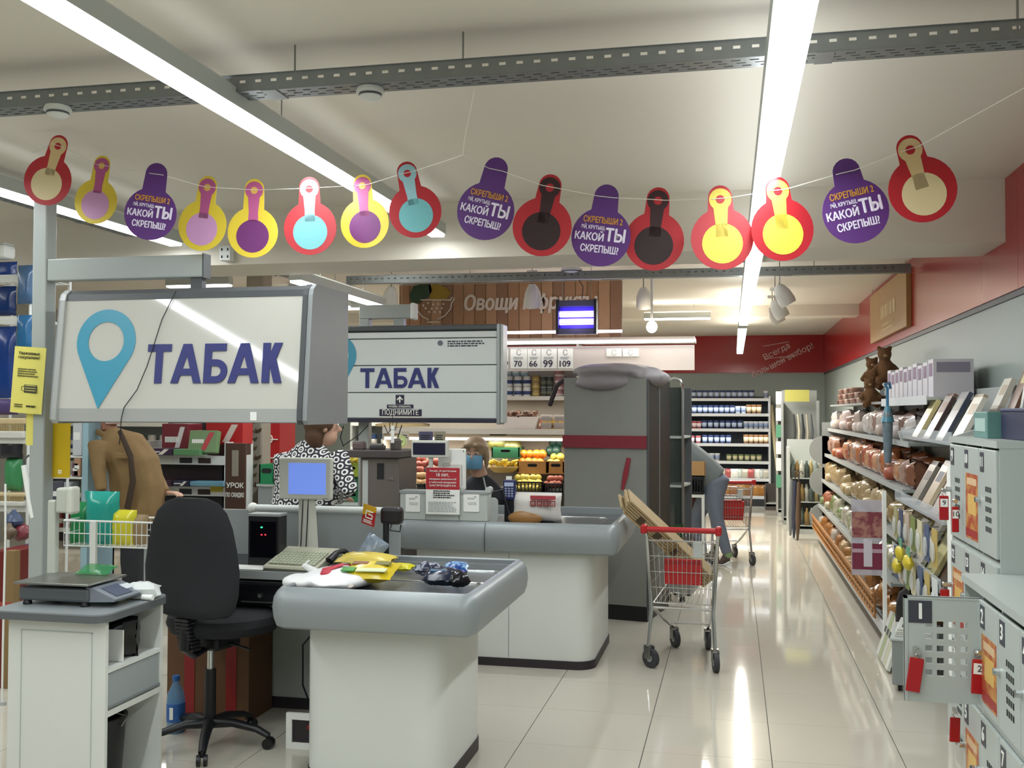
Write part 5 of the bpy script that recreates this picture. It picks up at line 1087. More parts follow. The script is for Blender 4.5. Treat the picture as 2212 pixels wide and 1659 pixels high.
rb('shelf', xl, xr, RY+.1, RY+.43, PY(1150, 858, RY+.1).z-.02, PY(1150, 858, RY+.1).z); zA = PY(1150, 858, RY+.1).z
rb('shelf', xl, xr, RY-.05, RY+.43, 1.40, 1.425); rb('price_rail', xl, xr, RY-.06, RY-.05, 1.40, 1.455, mat('rail_pale', 'c9c2b8', .4)); rb('shelf_light_housing', xl, xr, RY+.02, RY+.06, 1.36, 1.385)
WL = led('led_warm', 'fff3e0', 5); MB().box(xl-L.x, xr-L.x, .0-.3+.015, -.3+.035, 1.335, 1.36).build('led_strip', WL, t); area('rack_light', ((xl+xr)/2, RY+.0, 1.33), xr-xl, .03, 12, WARM)
rb('price_rail', xl, xr, RY+.09, RY+.1, zA-.03, zA+.01, MATS['rail_pale']); area('rack_light', ((xl+xr)/2, RY+.08, zA-.04), xr-xl, .03, 5, WARM)
rb('slant_base', xl, xr, RY-.25, RY+.43, .60, .63); rb('front_apron', xl, xr, RY-.26, RY-.24, .45, .70, mat('apron_grey', '77736c', .5)); rb('slant_tier', xl, xr, RY-.05, RY+.43, .84, .86); rb('slant_tier', xl, xr, RY+.12, RY+.43, 1.05, 1.07); rb('plinth', xl, xr, RY-.2, RY+.4, 0, .6, DGREY)
# price cards
for px0, px1, s_ in ((1085, 1098, '79'), (1103, 1139, '70'), (1140, 1168, '66'), (1169, 1203, '99'), (1205, 1238, '109'), (1310, 1343, ''), (1345, 1380, '')):
    a = PY(px0, 753, RY-.06); b2 = PY(px1, 796 if s_ else 770, RY-.06); w2, h2 = (b2.x-a.x)/2, (a.z-b2.z)/2
    k = thing('price_card', 'white price card reading %s on the produce board' % {'79': 'seventy-nine', '70': 'seventy', '66': 'sixty-six', '99': 'ninety-nine', '109': 'one hundred nine'}[s_] if s_ else 'blank white icon card on the produce board, %s of two' % ('left' if px0 < 1330 else 'right'), 'price card', ((a.x+b2.x)/2, RY-.062, (a.z+b2.z)/2))
    MB().box(-w2, w2, -.002, .008, -h2, h2).build('card', PAPER, k)
    if s_: text(s_, .085 if s_ != '99' else .1, mat('grape_ink', '332a44', .6), k, (-.01, -.0035, -h2*.55), bold=.02, name='price_lettering'); lines_print(2, w2*1.3, .03, MATS['pale_grey_print'], k, (0, -.0035, h2*.05), (0, 0, 0), px0)
    MB().tube([(.022*math.cos(R(a_)), -.0035, h2*(.62 if s_ else 0)+.028*math.sin(R(a_))) for a_ in range(20, 341, 40)], .002, 4).build('icon_ring', MATS['grape_ink'] if s_ else GREYP, k)
# jars and cans
def can(col, r, h, lid='b0aa9c', band=None):
    key = 'can_%s_%d_%d' % (col, r*1000, h*1000); b = MB(); b.lathe([(r*.96, 0), (r, .004), (r, h-.004), (r*.96, h)], 14); b.lathe([(r*.9, h), (r*.9, h+.006)], 14, m=1); b.lathe([(r*1.01, h*.28), (r*1.01, h*.62)], 14, m=2)
    return b.mesh(key, [M(col, .35), M(lid, .3), M(band or 'e2ddd4', .5)], True)
def row(name, label, group, cat, mesh, px0, px1, n, Y, z, jitter=.0, rz=0, levels=1, h=.1, labels=None):
    for lv in range(levels):
        for i in range(n):
            x = PY(px0+(px1-px0)*(i+.5)/n, 900, Y).x
            place(name, mesh, label, cat, (x+random.uniform(-jitter, jitter), Y+random.uniform(-jitter, jitter), z+lv*h), rz+random.uniform(-.2, .2), group)
row('jar', 'white and blue preserve can stacked at the left of the upper produce shelf', 'cans on the upper produce shelf', 'can', can('d8d4d0', .042, .105, band='3a4a78'), 1090, 1148, 3, RY+.25, zA, levels=2, h=.112)
row('can', 'pale blue and white can topping the stack on the upper produce shelf', 'top cans on the upper produce shelf', 'can', can('a8c4d8', .042, .095, band='e8e8e8'), 1088, 1142, 3, RY+.25, zA+.224)
row('can', 'gold can stacked in the middle of the upper produce shelf', 'gold cans', 'can', can('a88848', .04, .07, band='c9b070'), 1150, 1166, 1, RY+.24, zA, levels=3, h=.077)
row('jar', 'dark pickle jar stacked on the upper produce shelf', 'pickle jars', 'jar', can('3c4238', .036, .1, 'c9c9c0', '6a6a5a'), 1168, 1194, 2, RY+.24, zA, levels=2, h=.107)
row('pink_pack', 'pink and white pack stacked at the right of the upper produce shelf', 'pink packs', 'pack', can('c88a8c', .05, .06, band='f0e2e0'), 1196, 1221, 1, RY+.24, zA, levels=5, h=.066)
row('pouch', 'pink pouch standing behind the dates on the middle produce shelf', 'pink pouches', 'pouch', can('c86a66', .034, .13, band='e8c8c0'), 1100, 1170, 5, RY+.32, 1.426)
row('pouch', 'yellow pack at the back right of the middle produce shelf', 'yellow packs', 'pack', can('c9a440', .04, .14, band='8a6a2c'), 1168, 1222, 3, RY+.32, 1.426)
t = thing('date_tray', 'white cloth lined tray heaped with brown dates on the middle produce shelf', 'tray', PY(1115, 925, RY).xyz); t.location.z = 1.456; t.location.y = RY+.08
b = MB(); b.prism([(-.2, 0), (.19, 0), (.22, .12), (-.2, .12)], -.1, .1); b.build('lined_tray', mat('white_liner', 'd9cdc4', .7, bump=.4, nscale=14), t)
dm = MB().ell((0, 0, 0), (.03, .022, .02), 10, 7, rough=.1, seed=2).mesh('date', mat('date_brown', '5e3a24', .4, noise=.3, nscale=20), True)
rr = random.Random(5)
for k in range(46):
    place('date', dm, 'brown dried date heaped in the cloth lined tray', 'fruit', (t.location.x+rr.uniform(-.17, .17), t.location.y+rr.uniform(-.08, .08), 1.58+.018*(k//16)), rr.uniform(0, 6), 'dates in the tray')
for i, px in enumerate((1178, 1206)):
    for lv in range(2):
        t = thing('clear_tray', 'clear lidded tray of dark sweets, %s %s on the middle produce shelf' % (('upper', 'lower')[1-lv], ('left', 'right')[i]), 'tray', (PY(px, 900, RY).x, RY+.1, 1.456+.075*lv))
        MB().rbox(-.055, .055, -.07, .07, 0, .065, .01).build('box', glass('tray_plastic', 'c8c0bc', .5), t); MB().rbox(-.048, .048, -.06, .06, .006, .045, .01).build('sweets', M('4a3634'), t)
# fruit
def fruit(key, r, col, k=(1, 1, 1), rough=.0, noise=.15, seed=1): return MB().ell((0, 0, 0), (r*k[0], r*k[1], r*k[2]), 12, 8, rough=rough, seed=seed).mesh(key, mat('fruit_'+key, col, .4, noise=noise, nscale=14), True)
ORG = fruit('orange', .048, 'c8781e'); LEM = fruit('lemon', .038, 'cdbb52', (1.15, 1, 1)); POT = fruit('potato', .042, 'b88f60', (1.2, .95, .85), .08); APR = fruit('red_apple', .042, 'b05040', noise=.4); GAR = fruit('garlic', .036, 'd9d2c4', (1, 1, .9), .06); MEL = fruit('melon', .11, '5c5a2c', (1, 1, .95)); BAN = MB().limb([(-.08, 0, .03), (-.04, 0, .005), (.02, 0, 0), (.08, 0, .03)], [.009, .019, .02, .008]).mesh('banana', M('c4ae3a', .45), True); ONI = fruit('onion', .036, 'a8584a', noise=.3); PER = fruit('pear', .036, 'c9a86a', (1, 1, 1.2))
def pile(name, label, group, mesh, x0, x1, ytop, ybot, Y, nx, ny, cat='fruit', jit=.012, dy=.05, rz=False):
    for j in range(ny):
        for i in range(nx):
            p = PY(x0+(x1-x0)*(i+.5+(.5 if j % 2 else 0))/(nx+.5), ybot+(ytop-ybot)*(j+.5)/ny, Y+dy*j)
            place(name, mesh, label, cat, (p.x+random.uniform(-jit, jit), p.y+random.uniform(-jit, jit), p.z), random.uniform(0, 6) if not rz else random.uniform(-.4, .4), group, scale=[random.uniform(.9, 1.08)]*3)
def crate(label, x0, x1, y0, y1, Y, d, m, slats=False, cat='crate'):
    a = PY(x0, y0, Y); b2 = PY(x1, y1, Y); w2, h = (b2.x-a.x)/2, a.z-b2.z
    t = thing('produce_crate', label, cat, ((a.x+b2.x)/2, Y+d/2, b2.z))
    MB().box(-w2, w2, -d/2, d/2, 0, .012).build('base', m, t)
    for nm, q in (('end_wall', (-w2, -w2+.012, -d/2, d/2, .012, h)), ('end_wall', (w2-.012, w2, -d/2, d/2, .012, h)), ('rear_wall', (-w2, w2, d/2-.012, d/2, .012, h))): MB().box(*q).build(nm, m, t)
    if slats:
        b = MB(); n = max(4, int(2*w2/.035)); b.box(-w2, w2, -d/2, -d/2+.01, h-.015, h); b.box(-w2, w2, -d/2, -d/2+.01, .0, .02)
        for k in range(n+1): x = -w2+2*w2*k/n; b.box(max(-w2, x-.006), min(w2, x+.006), -d/2, -d/2+.01, .02, h-.015)
        b.build('slatted_front', m, t)
    else:
        MB().box(-w2, w2, -d/2, -d/2+.01, .012, h).build('front_wall', m, t); MB().prism(rrect(-.05, .05, h*.55, h*.8, .02), -d/2-.001, -d/2+.001).build('hand_hole', INK, t)
    return t
CARD = mat('cardboard_orange', 'a8773c', .7, noise=.12, nscale=8); BLKC = mat('black_crate', '17171a', .5); GRNC = mat('green_crate', '1d5a3a', .5)
YF = RY-.12
crate('brown cardboard box of oranges in the produce rack', 1118, 1182, 996, 1024, YF+.1, .3, CARD); pile('orange', 'orange heaped in the cardboard box of the produce rack', 'oranges', ORG, 1121, 1180, 972, 1008, YF+.18, 4, 2)
crate('brown cardboard box right of the oranges half hidden by the covered rack', 1183, 1218, 996, 1024, YF+.1, .3, CARD); pile('yellow_fruit', 'yellow fruit in the box right of the oranges', 'yellow fruit', LEM, 1186, 1214, 980, 1006, YF+.2, 2, 2)
crate('black crate of pale yellow apples at the front of the produce rack', 1110, 1172, 1040, 1066, YF-.1, .28, BLKC, True); pile('apple', 'pale yellow apple in the black produce crate', 'yellow apples', LEM, 1113, 1170, 1026, 1062, YF-.04, 5, 3)
crate('black crate of packed tomatoes at the right end of the produce rack', 1176, 1216, 1044, 1066, YF-.1, .28, BLKC, True); pile('tomato', 'red tomato packed at the right end of the produce rack', 'tomatoes', fruit('tomato', .034, 'a8563e'), 1178, 1214, 1028, 1052, YF-.04, 4, 2)
crate('green plastic crate of melons beside the cashier', 1062, 1122, 966, 990, YF+.14, .26, GRNC)
for i, (px, py, s) in enumerate(((1076, 955, 1.1), (1110, 966, .8), (1098, 965, .75))): p = PY(px, py, YF+.26); place('melon', MEL, ['large olive melon above the cashier in the green crate', 'small olive melon at the right of the green crate', 'small olive melon in the middle of the green crate'][i], 'fruit', p, i, 'melons in the green crate', [s]*3)
p = PY(1085, 1008, YF+.05); t = thing('banana_bowl', 'pale woven bowl of bananas right of the cashier', 'bowl', (p.x, YF+.14, PY(1085, 1022, YF).z)); MB().lathe([(.1, 0), (.16, .05), (.165, .06), (.15, .06), (.09, .012)], 22).build('bowl', mat('woven_straw', 'b89a58', .7, bump=.4, nscale=40), t, True)
for k in range(7): place('banana', BAN, 'banana lying in the woven bowl by the cashier', 'fruit', (t.location.x-.1+.033*k, t.location.y+random.uniform(-.05, .04), t.location.z+.075+.012*(k % 3)), random.uniform(-.5, .5), 'bananas in the bowl')
pile('garlic', 'white garlic head heaped at the left of the produce rack', 'garlic heads', GAR, 856, 890, 985, 1050, YF-.02, 3, 5); pile('onion', 'red onion heaped left of the age notice', 'red onions', ONI, 886, 922, 985, 1020, YF+.05, 3, 3); pile('potato', 'potato heaped left of the age notice on the produce rack', 'potatoes', POT, 896, 930, 1020, 1050, YF-.05, 3, 2)
pile('cabbage', 'pale round cabbage at the lower left of the produce rack', 'cabbages', fruit('cabbage', .075, 'b9bca0', rough=.05), 858, 905, 1030, 1075, YF-.1, 2, 1); pile('apple', 'red apple heaped behind the customer display', 'red apples', APR, 925, 1000, 990, 1040, YF, 5, 3)
crate('black slatted crate under the onions of the produce rack', 886, 918, 1045, 1062, YF-.16, .25, BLKC, True)
pile('avocado', 'dark green avocado on the far right of the produce rack', 'avocados', fruit('avocado', .05, '23443a', (1, 1, 1.2)), 1180, 1216, 945, 985, YF+.3, 2, 2)
t = thing('round_tag', 'round pale yellow-green tag hanging at the left of the produce rack', 'tag', PY(866, 954, 9.6)); MB().cyl((0, -.002, 0), (0, .002, 0), .062, n=26).build('disc', M('cdd69a'), t); MB().tube([(.05*math.cos(R(a_)), -.004, .05*math.sin(R(a_))) for a_ in range(0, 360, 24)], .003, 5, closed=True).build('ring_print', M('8fae4a'), t); lines_print(3, .06, .03, M('6a8a3a'), t, (0, -.003, 0), (0, 0, 0), 5); MB().cyl((0, 0, .06), (0, 0, ZC-t.location.z), .001, n=4).build('cord', THR, t)
for i, (px0, px1, c_) in enumerate(((862, 884, 'b8b0a0'), (938, 962, '8e8a76'), (905, 935, '4a4a6a'))):
    k = thing('shelf_tag', ['cream', 'olive', 'violet'][i]+' price tag hanging from the produce shelf edge', 'price tag', PY((px0+px1)/2, 945, RY-.075)); w2 = (PY(px1, 945, RY).x-PY(px0, 945, RY).x)/2; MB().box(-w2, w2, -.001, .001, -.07, .06).build('card', M(c_), k); lines_print(3, w2*1.4, .06, INK, k, (0, -.002, 0), (0, 0, 0), px0)
# dark till equipment and steel panel between the two tills
YT = 6.75
a = PY(778, 988, YT); b2 = PY(862, 1092, YT); t = thing('steel_cabinet', 'brushed steel cabinet with black slot between the two tills', 'cabinet', ((a.x+b2.x)/2, YT+.2, 0)); w2 = (b2.x-a.x)/2
MB().rbox(-w2, w2, -.2, .2, 0, a.z, .008).build('body', mat('warm_steel', '857e78', .4, .6, noise=.1, nscale=5), t); q = PY(822, 1018, YT)-t.location; MB().box(q.x-.025, q.x+.025, -.203, -.199, q.z-.055, q.z+.055).build('slot', INK, t); q = PY(845, 1034, YT)-t.location; MB().box(q.x-.02, q.x+.02, -.21, -.2, q.z-.006, q.z+.006).build('handle', CHROME, t); MB().box(-w2+.02, -w2+.06, -.205, -.2, .2, a.z-.02).build('trim', LGREY, t)
MB().rbox(-w2-.12, w2+.02, -.24, .2, a.z, a.z+.05, .006).build('top_shelf', mat('dusky_board', '4a4444', .5), t)
for i, (px, r_, h_, c_) in enumerate(((760, .04, .05, '6a5a58'), (800, .05, .03, '3a3638'), (840, .03, .07, '55504c'))):
    k = thing('counter_item', ['brown low box', 'dark flat tray', 'grey little jar'][i]+' on top of the steel cabinet between the tills', 'item', (PY(px, 970, YT).x, YT+.15, a.z+.05)); MB().rbox(-r_, r_, -.04, .04, 0, h_, .008).build('body', M(c_), k); MB().rbox(-r_*.8, r_*.8, -.03, .03, h_, h_+.01, .003).build('lid', M('8a8480'), k)
k = thing('ceiling_bracket_pack', 'white label tag dangling over the steel cabinet', 'tag', PY(848, 938, 6.8)); MB().box(-.012, .012, -.002, .002, -.06, .06).build('tag', PAPER, k); MB().cyl((0, 0, .06), (0, 0, .18), .002, n=5).build('cord', INK, k); MB().tube([(-.03, .02, .1), (-.02, 0, .03), (.02, 0, .03), (.03, .02, .1)], .003, 5).build('loop', INK, k)
# green produce crates seen behind the dress
for i, (x0, x1, y0, y1, c_, nm) in enumerate(((735, 778, 1002, 1030, '8a9a2c', 'lime'), (735, 780, 1032, 1058, '1f6a40', 'green'), (735, 780, 1060, 1086, '2a7a50', 'mint'), (560, 592, 1003, 1046, '1f8a56', 'bright green'))):
    Yc = 8.6+.05*i; t = crate(nm+' plastic crate stacked behind the patterned dress, '+('top', 'middle', 'bottom', 'at the pillar')[i], x0, x1, y0, y1, Yc, .4, M(c_))
for i in range(3):
    k = thing('banana_bunch', 'yellow banana bunch %s above the green crates' % ('left', 'middle', 'right')[i], 'fruit', PY(742+15*i, 998, 8.62))
    for j in range(4): part('banana', BAN, k, (0, .02*j-.03, .015*j), (0, 0, .1*j))
t = thing('crate_pedestal', 'grey stand carrying the green plastic crates', 'stand', (PY(757, 1090, 8.8).x, 8.8, 0)); MB().box(-.2, .2, -.2, .2, 0, PY(757, 1087, 8.6).z-.02).build('body', GREYP, t); MB().box(-.22, .22, -.22, .22, PY(757, 1087, 8.6).z-.02, PY(757, 1087, 8.6).z).build('top', LGREY, t)

t = thing('crate_pedestal', 'grey stand under the bright green crate by the pillar', 'stand', (PY(576, 1060, 8.8).x, 8.95, 0)); zz = PY(576, 1046, 8.75).z; MB().box(-.07, .07, -.18, .18, 0, zz-.02).build('body', GREYP, t); MB().box(-.08, .08, -.2, .2, zz-.02, zz).build('top', LGREY, t)
# ================================================================== far chiller, aisle end, right-hand shelves
FY = 18.3
xl, xr = -.95, .595
t = thing('dairy_chiller', 'white multideck chiller with lit shelves at the far end of the aisle', 'chiller', ((xl+xr)/2, FY+.3, 0)); L = t.location
CHW = mat('chiller_white', 'd2d6d8', .4); CHD = mat('chiller_dark', '1c2026', .6)
def cb(nm, x0, x1, y0, y1, z0, z1, m=CHW): return MB().box(x0-L.x, x1-L.x, y0-L.y, y1-L.y, z0, z1).build(nm, m, t)
cb('back_panel', xl, xr, FY+.55, FY+.6, 0, 1.9, CHD); cb('side_panel', xl-.03, xl, FY-.05, FY+.6, 0, 1.9); cb('side_panel', xr, xr+.03, FY-.05, FY+.6, 0, 1.9); cb('plinth', xl, xr, FY-.02, FY+.5, 0, .12, CHD)
LZ = [1.852, 1.586, 1.321, 1.064, .759, .462, .16]
for k, z in enumerate(LZ):
    cb('shelf', xl, xr, FY+.02, FY+.55, z-.02, z); cb('price_rail', xl, xr, FY-.0, FY+.02, z-.035, z+.015)
    MB().box(xl-L.x, xr-L.x, -.3+.04, -.3+.06, z-.034, z-.022).build('led_strip', led('led_chill', 'eaf2ff', 3), t)
    if k % 2 == 0 and z > .3: area('chiller_light', ((xl+xr)/2, FY-.02, z-.05), xr-xl, .03, 4, (.93, .97, 1))
def cup(col, lid, band, r=.042, h=.1):
    b = MB(); b.lathe([(r*.78, 0), (r, h*.93), (r*1.04, h*.95), (r*1.04, h)], 10); b.lathe([(r, h), (r, h+.003)], 10, m=1); b.lathe([(r*.86, h*.3), (r*.97, h*.78)], 10, m=2)
    return b.mesh('cup_'+col+band, [M(col, .35), M(lid, .35), M(band, .4)], True)
NB = cup('2c3c66', '3a4a78', 'b8c4dc', h=.12); PK = cup('a8484c', 'c8b0b0', 'e0d0d0', h=.11); BR = cup('8a6038', 'b09a70', 'd8c4a0', h=.13); WH = cup('d6d8dc', 'e0e2e4', '8a9ab8', h=.11); GR = cup('7d8a5a', '4a4c3a', 'd0c8a0', h=.1)
ORD = ['top', 'second', 'third', 'fourth', 'fifth', 'sixth']
def crow(lv, mesh, n, px0, px1, what, h=.12):
    for i in range(n):
        place('dairy_tub', mesh, what+' on the %s shelf of the far chiller' % ORD[lv], 'tub', (PY(px0+(px1-px0)*(i+.5)/n, 900, FY+.1).x, FY+.12, LZ[lv]+.001), random.uniform(0, 6), what+' row %d' % (lv+1), scale=(1.12, 1.12, 1.25))
crow(0, BR, 2, 1473, 1492, 'brown dairy tub'); crow(0, NB, 11, 1492, 1630, 'dark blue dairy tub'); crow(0, WH, 1, 1648, 1662, 'tall white tub')
crow(1, NB, 8, 1494, 1588, 'dark blue dairy tub'); crow(1, WH, 2, 1588, 1612, 'white dairy tub'); crow(1, BR, 3, 1612, 1645, 'brown dairy tub')
crow(2, PK, 4, 1474, 1515, 'red and white dairy tub'); crow(2, NB, 7, 1515, 1605, 'dark blue dairy tub'); crow(2, WH, 5, 1606, 1660, 'white dairy tub')
crow(3, PK, 3, 1474, 1515, 'red and white dairy tub'); crow(3, NB, 5, 1516, 1580, 'dark blue dairy tub'); crow(3, BR, 5, 1606, 1660, 'orange brown dairy tub')
crow(4, WH, 3, 1520, 1555, 'pale dairy tub'); crow(4, GR, 6, 1568, 1646, 'olive dairy tub')
rr = random.Random(11)
def bags(level, n, px0, px1, cols, what, w_=.13, h=.17):
    for i in range(n):
        c_ = cols[i % len(cols)]; mesh = MB().pillow(w_, h, .07, 6, seed=i, crump=.03).mesh('food_bag', mat('bag_'+c_, c_, .25, noise=.3, nscale=25), True)
        place('food_bag', mesh, what, 'bag', (PY(px0+(px1-px0)*(i+.5)/n, 900, FY+.1).x, FY+.1+rr.uniform(0, .1), LZ[level]+.002), rr.uniform(-.3, .3), what)
bags(5, 10, 1545, 1662, ['b9bcae', 'a8a08c', '9a4a44', 'c9c4b4'], 'small food bag on the sixth shelf of the far chiller'); bags(6, 9, 1560, 1662, ['c08a48', 'b07838', 'a86a38'], 'golden food bag on the lowest shelf of the far chiller', .15, .2)
# standing displays right of the chiller
def stand(label, px, Y, w_, h, m, nshelf=4, d=.35, X=None):
    x = X if X is not None else PY(px, 1000, Y).x; t = thing('display_stand', label, 'display stand', (x, Y, 0))
    MB().box(-w_/2, w_/2, d-.02, d, 0, h).build('back_panel', m, t); MB().box(-w_/2, w_/2, 0, d, 0, .06).build('base', m, t)
    for s in (-1, 1): MB().box(s*w_/2-.01, s*w_/2+.01, 0, d, .06, h*.92).build('side_panel', m, t)
    for k in range(nshelf): z = .1+(h-.3)*k/nshelf; MB().box(-w_/2+.01, w_/2-.01, .02, d-.02, z, z+.012).build('shelf', LGREY, t)
    return t
t = stand('dark bin stand right of the far chiller', 1680, 17.6, .4, .42, M('4a4440'), 1)
t = stand('tall narrow card stand with white price sheets near the far wall', 1705, 16.6, .36, 1.85, M('a8aaa6'), 4)
for k in range(6): MB().box(-.2, -.02, -.006, -.002, 1.75-.26*k, 1.95-.26*k).build('price_sheet', PAPER if k % 3 < 2 else M('5a9a7a'), t)
t2 = stand('grey pegboard stand with yellow header and hanging tools by the right wall', 1730, 15.4, .5, 1.95, M('8f9493'), 1)
MB().box(-.22, .12, -.02, 0, 1.78, 1.95).build('yellow_header', M('b3b05a'), t2)
for k in range(5): b = MB(); b.limb([(.0+.06*k-.1, -.03, 1.6), (.02+.06*k-.1, -.03, 1.35), (.0+.06*k-.1, -.03, 1.05)], [.012, .02, .014]); b.build('hanging_tool', M(['3a3c3e', 'b9b4a0', '2c2e30', 'a8a090', '55585a'][k]), t2, True)
t = thing('leaning_tube', 'pale cardboard tube leaning between the chiller and the stands', 'tube', PZ(1680, 1090, 0)); MB().cyl((0, -.6, .45), (-.12, -.3, 1.75), .035, n=12).build('tube', M('c0b490'), t); MB().lathe([(.06, .0), (.05, .45), (.04, .46)], 12, (0, -.6, 0)).build('holder', M('6a6660'), t)
# clothes rail / mops: bottles stand before the bread bay
t = stand('low wire stand packed with bottles and brushes before the bread bay', 0, 14.3, .5, 1.25, LGREY, 3, .6, .98)
cols = ['7d8a86', '9a9684', '5c6a62', '8a7040', 'b9b9ae', '44504c', 'a89868']
BM = [MB().lathe([(.035, 0), (.036, .15), (.014, .2), (.014, .23)], 10).mesh('bottle', M(c_, .25), True) for c_ in cols]
for k in range(24):
    lv = k//8; place('bottle', BM[k % 7], 'small bottle packed on the %s tier of the wire stand by the bread bay' % ('bottom', 'middle', 'top')[lv], 'bottle', (.78+.06*(k % 8), 14.36+.03*(k % 3), .113+.317*lv), 0, 'bottles on the wire stand')
for k in range(3):
    x = PZ(1712+16*k, 1120+18*k, 0)
    t = thing('umbrella', ('grey', 'dark blue', 'brown')[k]+' folded umbrella standing before the bread bay', 'umbrella', (.72+.03*k, 13.9-.25*k, 0)); MB().limb([(0, 0, .02), (.01, 0, .3), (.02, 0, .75)], [.012, .035, .02]).build('canopy', M(('6a6e70', '2a3044', '5a4634')[k], .7), t, True); MB().tube([(.02, 0, .75), (.02, 0, .86), (.05, 0, .89), (.07, 0, .85)], .008).build('handle', M('3a2e28'), t)
# ------------------------------------------------------------------ bread bay along the right wall
BX, Y0, Y1 = 1.02, 7.45, 13.6
t = thing('bread_shelves', 'long grey shelf bay full of bread and packets along the right wall', 'shelf unit', (BX+.25, (Y0+Y1)/2, 0)); L = t.location
SH = mat('shelf_grey', '9da3a2', .4, .2)
def sb(nm, x0, x1, y0, y1, z0, z1, m=SH): return MB().box(x0-L.x, x1-L.x, y0-L.y, y1-L.y, z0, z1).build(nm, m, t)
sb('back_panel', 1.52, 1.55, Y0, Y1, 0, 1.85); sb('plinth', BX+.06, 1.5, Y0, Y1, 0, .1, KICK); sb('base_shelf', BX, 1.52, Y0, Y1, .10, .14); sb('base_rail', BX-.015, BX, Y0, Y1, .09, .17, mat('rail_white2', 'cfd3d4', .4))
BZ = [.14, .46, .78, 1.10, 1.42]
for k, z in enumerate(BZ[1:]):
    x0 = BX+.04*(k+1); sb('shelf', x0, 1.52, Y0, Y1, z-.02, z); sb('price_rail', x0-.012, x0, Y0, Y1, z-.03, z+.008, mat('rail_dull', 'a4a8a7', .4))
for y in (Y0, 8.7, 9.95, 11.2, 12.4, Y1): sb('upright', 1.48, 1.53, y-.02, y+.02, 0, 1.9)
for y in (Y1,):
    for z in (.30, .75, 1.15): MB().cyl((BX+.1-L.x, y-L.y, z), (BX+.1-L.x, y+.02-L.y, z), .18, n=20).build('end_bracket', SH, t)
    sb('end_panel', BX+.08, 1.5, Y1, Y1+.02, .1, 1.5)
LO = MB().loft([((0, y, 0), w_, h_, (0, 1, 0), (1, 0, 0)) for y, w_, h_ in ((-.15, .02, .02), (-.14, .05, .045), (-.06, .065, .058), (.06, .065, .058), (.14, .05, .045), (.15, .02, .02))], 12)
def loaf(c_): return LO.mesh('loaf_'+c_, mat('loaf_'+c_, c_, .45, noise=.35, nscale=22, bump=.2), True)
def wrap(c_, w_=.19, h=.17, d=.15, seed=1): return MB().pillow(w_, h, d, 9, seed=seed, crump=.05).mesh('wrap_'+c_, mat('wrap_'+c_, c_, .22, noise=.45, nscale=14, coat=.6), True)
PAL_ = {0: ['a8703a', 'b8854a', 'c8a878', 'c9c0b4', 'b07a48'], 1: ['7a8a58', 'b8b4a0', 'a8a888', '6f8a4c', '9a5a3c'], 2: ['a89068', 'b09a70', 'c0aa84', '9a8050'],
        3: ['b86a3a', 'a8543a', 'c8906a', 'b09080', '8a5a44'], 4: ['c8bcb4', 'd0c0bc', 'b8a8a0', 'd8d0cc', '9a7a70']}
CW = {'a8703a': 'golden', 'b8854a': 'amber', 'c8a878': 'sand', 'c9c0b4': 'whitish', 'b07a48': 'copper', '7a8a58': 'green', 'b8b4a0': 'ivory', 'a8a888': 'sage', '6f8a4c': 'leaf green', '9a5a3c': 'russet', 'a89068': 'tan', 'b09a70': 'straw',
      'c0aa84': 'light tan', '9a8050': 'ochre', 'b86a3a': 'orange', 'a8543a': 'brick red', 'c8906a': 'peach', 'b09080': 'dusty pink', '8a5a44': 'brown', 'c8bcb4': 'pale grey', 'd0c0bc': 'pale pink', 'b8a8a0': 'mauve grey', 'd8d0cc': 'near white', '9a7a70': 'cocoa'}
SN = ['lowest', 'second', 'third', 'fourth', 'uppermost']
rr = random.Random(21)
for lv, z in enumerate(BZ):
    cols = PAL_[lv]; y = Y0+.12; i = 0
    while y < Y1-.1:
        x0 = BX+.04*lv+.13; zone = ('near end', 'middle', 'far end')[min(2, int((y-Y0)/(Y1-Y0)*3))]
        for dx in (0, .2):
            c_ = cols[rr.randrange(len(cols))]; kd = rr.random() < .2; g = 'bread on shelf %d' % (lv+1)
            lab = '%s %s, %s row, %s of the %s bread shelf' % (CW[c_], 'loaf' if kd else 'bagged bread', 'front' if dx == 0 else 'back', zone, SN[lv])
            if kd: place('bread_loaf', loaf(c_), lab, 'bread', (x0+dx+rr.uniform(-.02, .02), y+rr.uniform(-.02, .02), z+.062), R(90)+rr.uniform(-.3, .3), g)
            else: place('bread_bag', wrap(c_, seed=i % 5), lab, 'bread', (x0+dx-.02, y, z+.002), R(90)+rr.uniform(-.5, .5), g, scale=(1.12, 1.15, rr.uniform(.95, 1.45)))
        y += rr.uniform(.22, .27); i += 1
# cakes on the top of the bay
TB = [MB().lathe([(.075, 0), (.08, .05), (.08, .055), (.076, .06)], 14).mesh('cake_tin', M(c_, .35), True) for c_ in ('5a3a34', '8a6a5c', '6a4038', 'a89084')]
for k in range(26):
    lv = 0 if k < 13 else (1 if k < 21 else 2); yy = Y1-.2-.3*(k % 13 if lv == 0 else (k-13 if lv == 1 else k-21))-.12*lv
    place('cake_box', TB[k % 4], 'round brown cake tin in the %s tier on top of the bread bay' % ('lower', 'middle', 'upper')[lv], 'cake tin', (1.34, yy, 1.72+.062*lv), 0, 'cake tins on the bread bay')
sb('top_shelf', 1.2, 1.52, Y0, Y1, 1.70, 1.72)
t = thing('wicker_basket', 'long wicker basket front along the lowest bread shelf', 'basket', (BX-.02, 10.6, .17)); b = MB()
for k in range(5): b.tube([(-.03+.012*(k % 2), y, .015+.03*k) for y in [-2.9+.29*j for j in range(21)]], .009, 5)
for j in range(40): b.cyl((-.022, -2.9+.148*j, 0), (-.03, -2.9+.148*j, .16), .006, n=5)
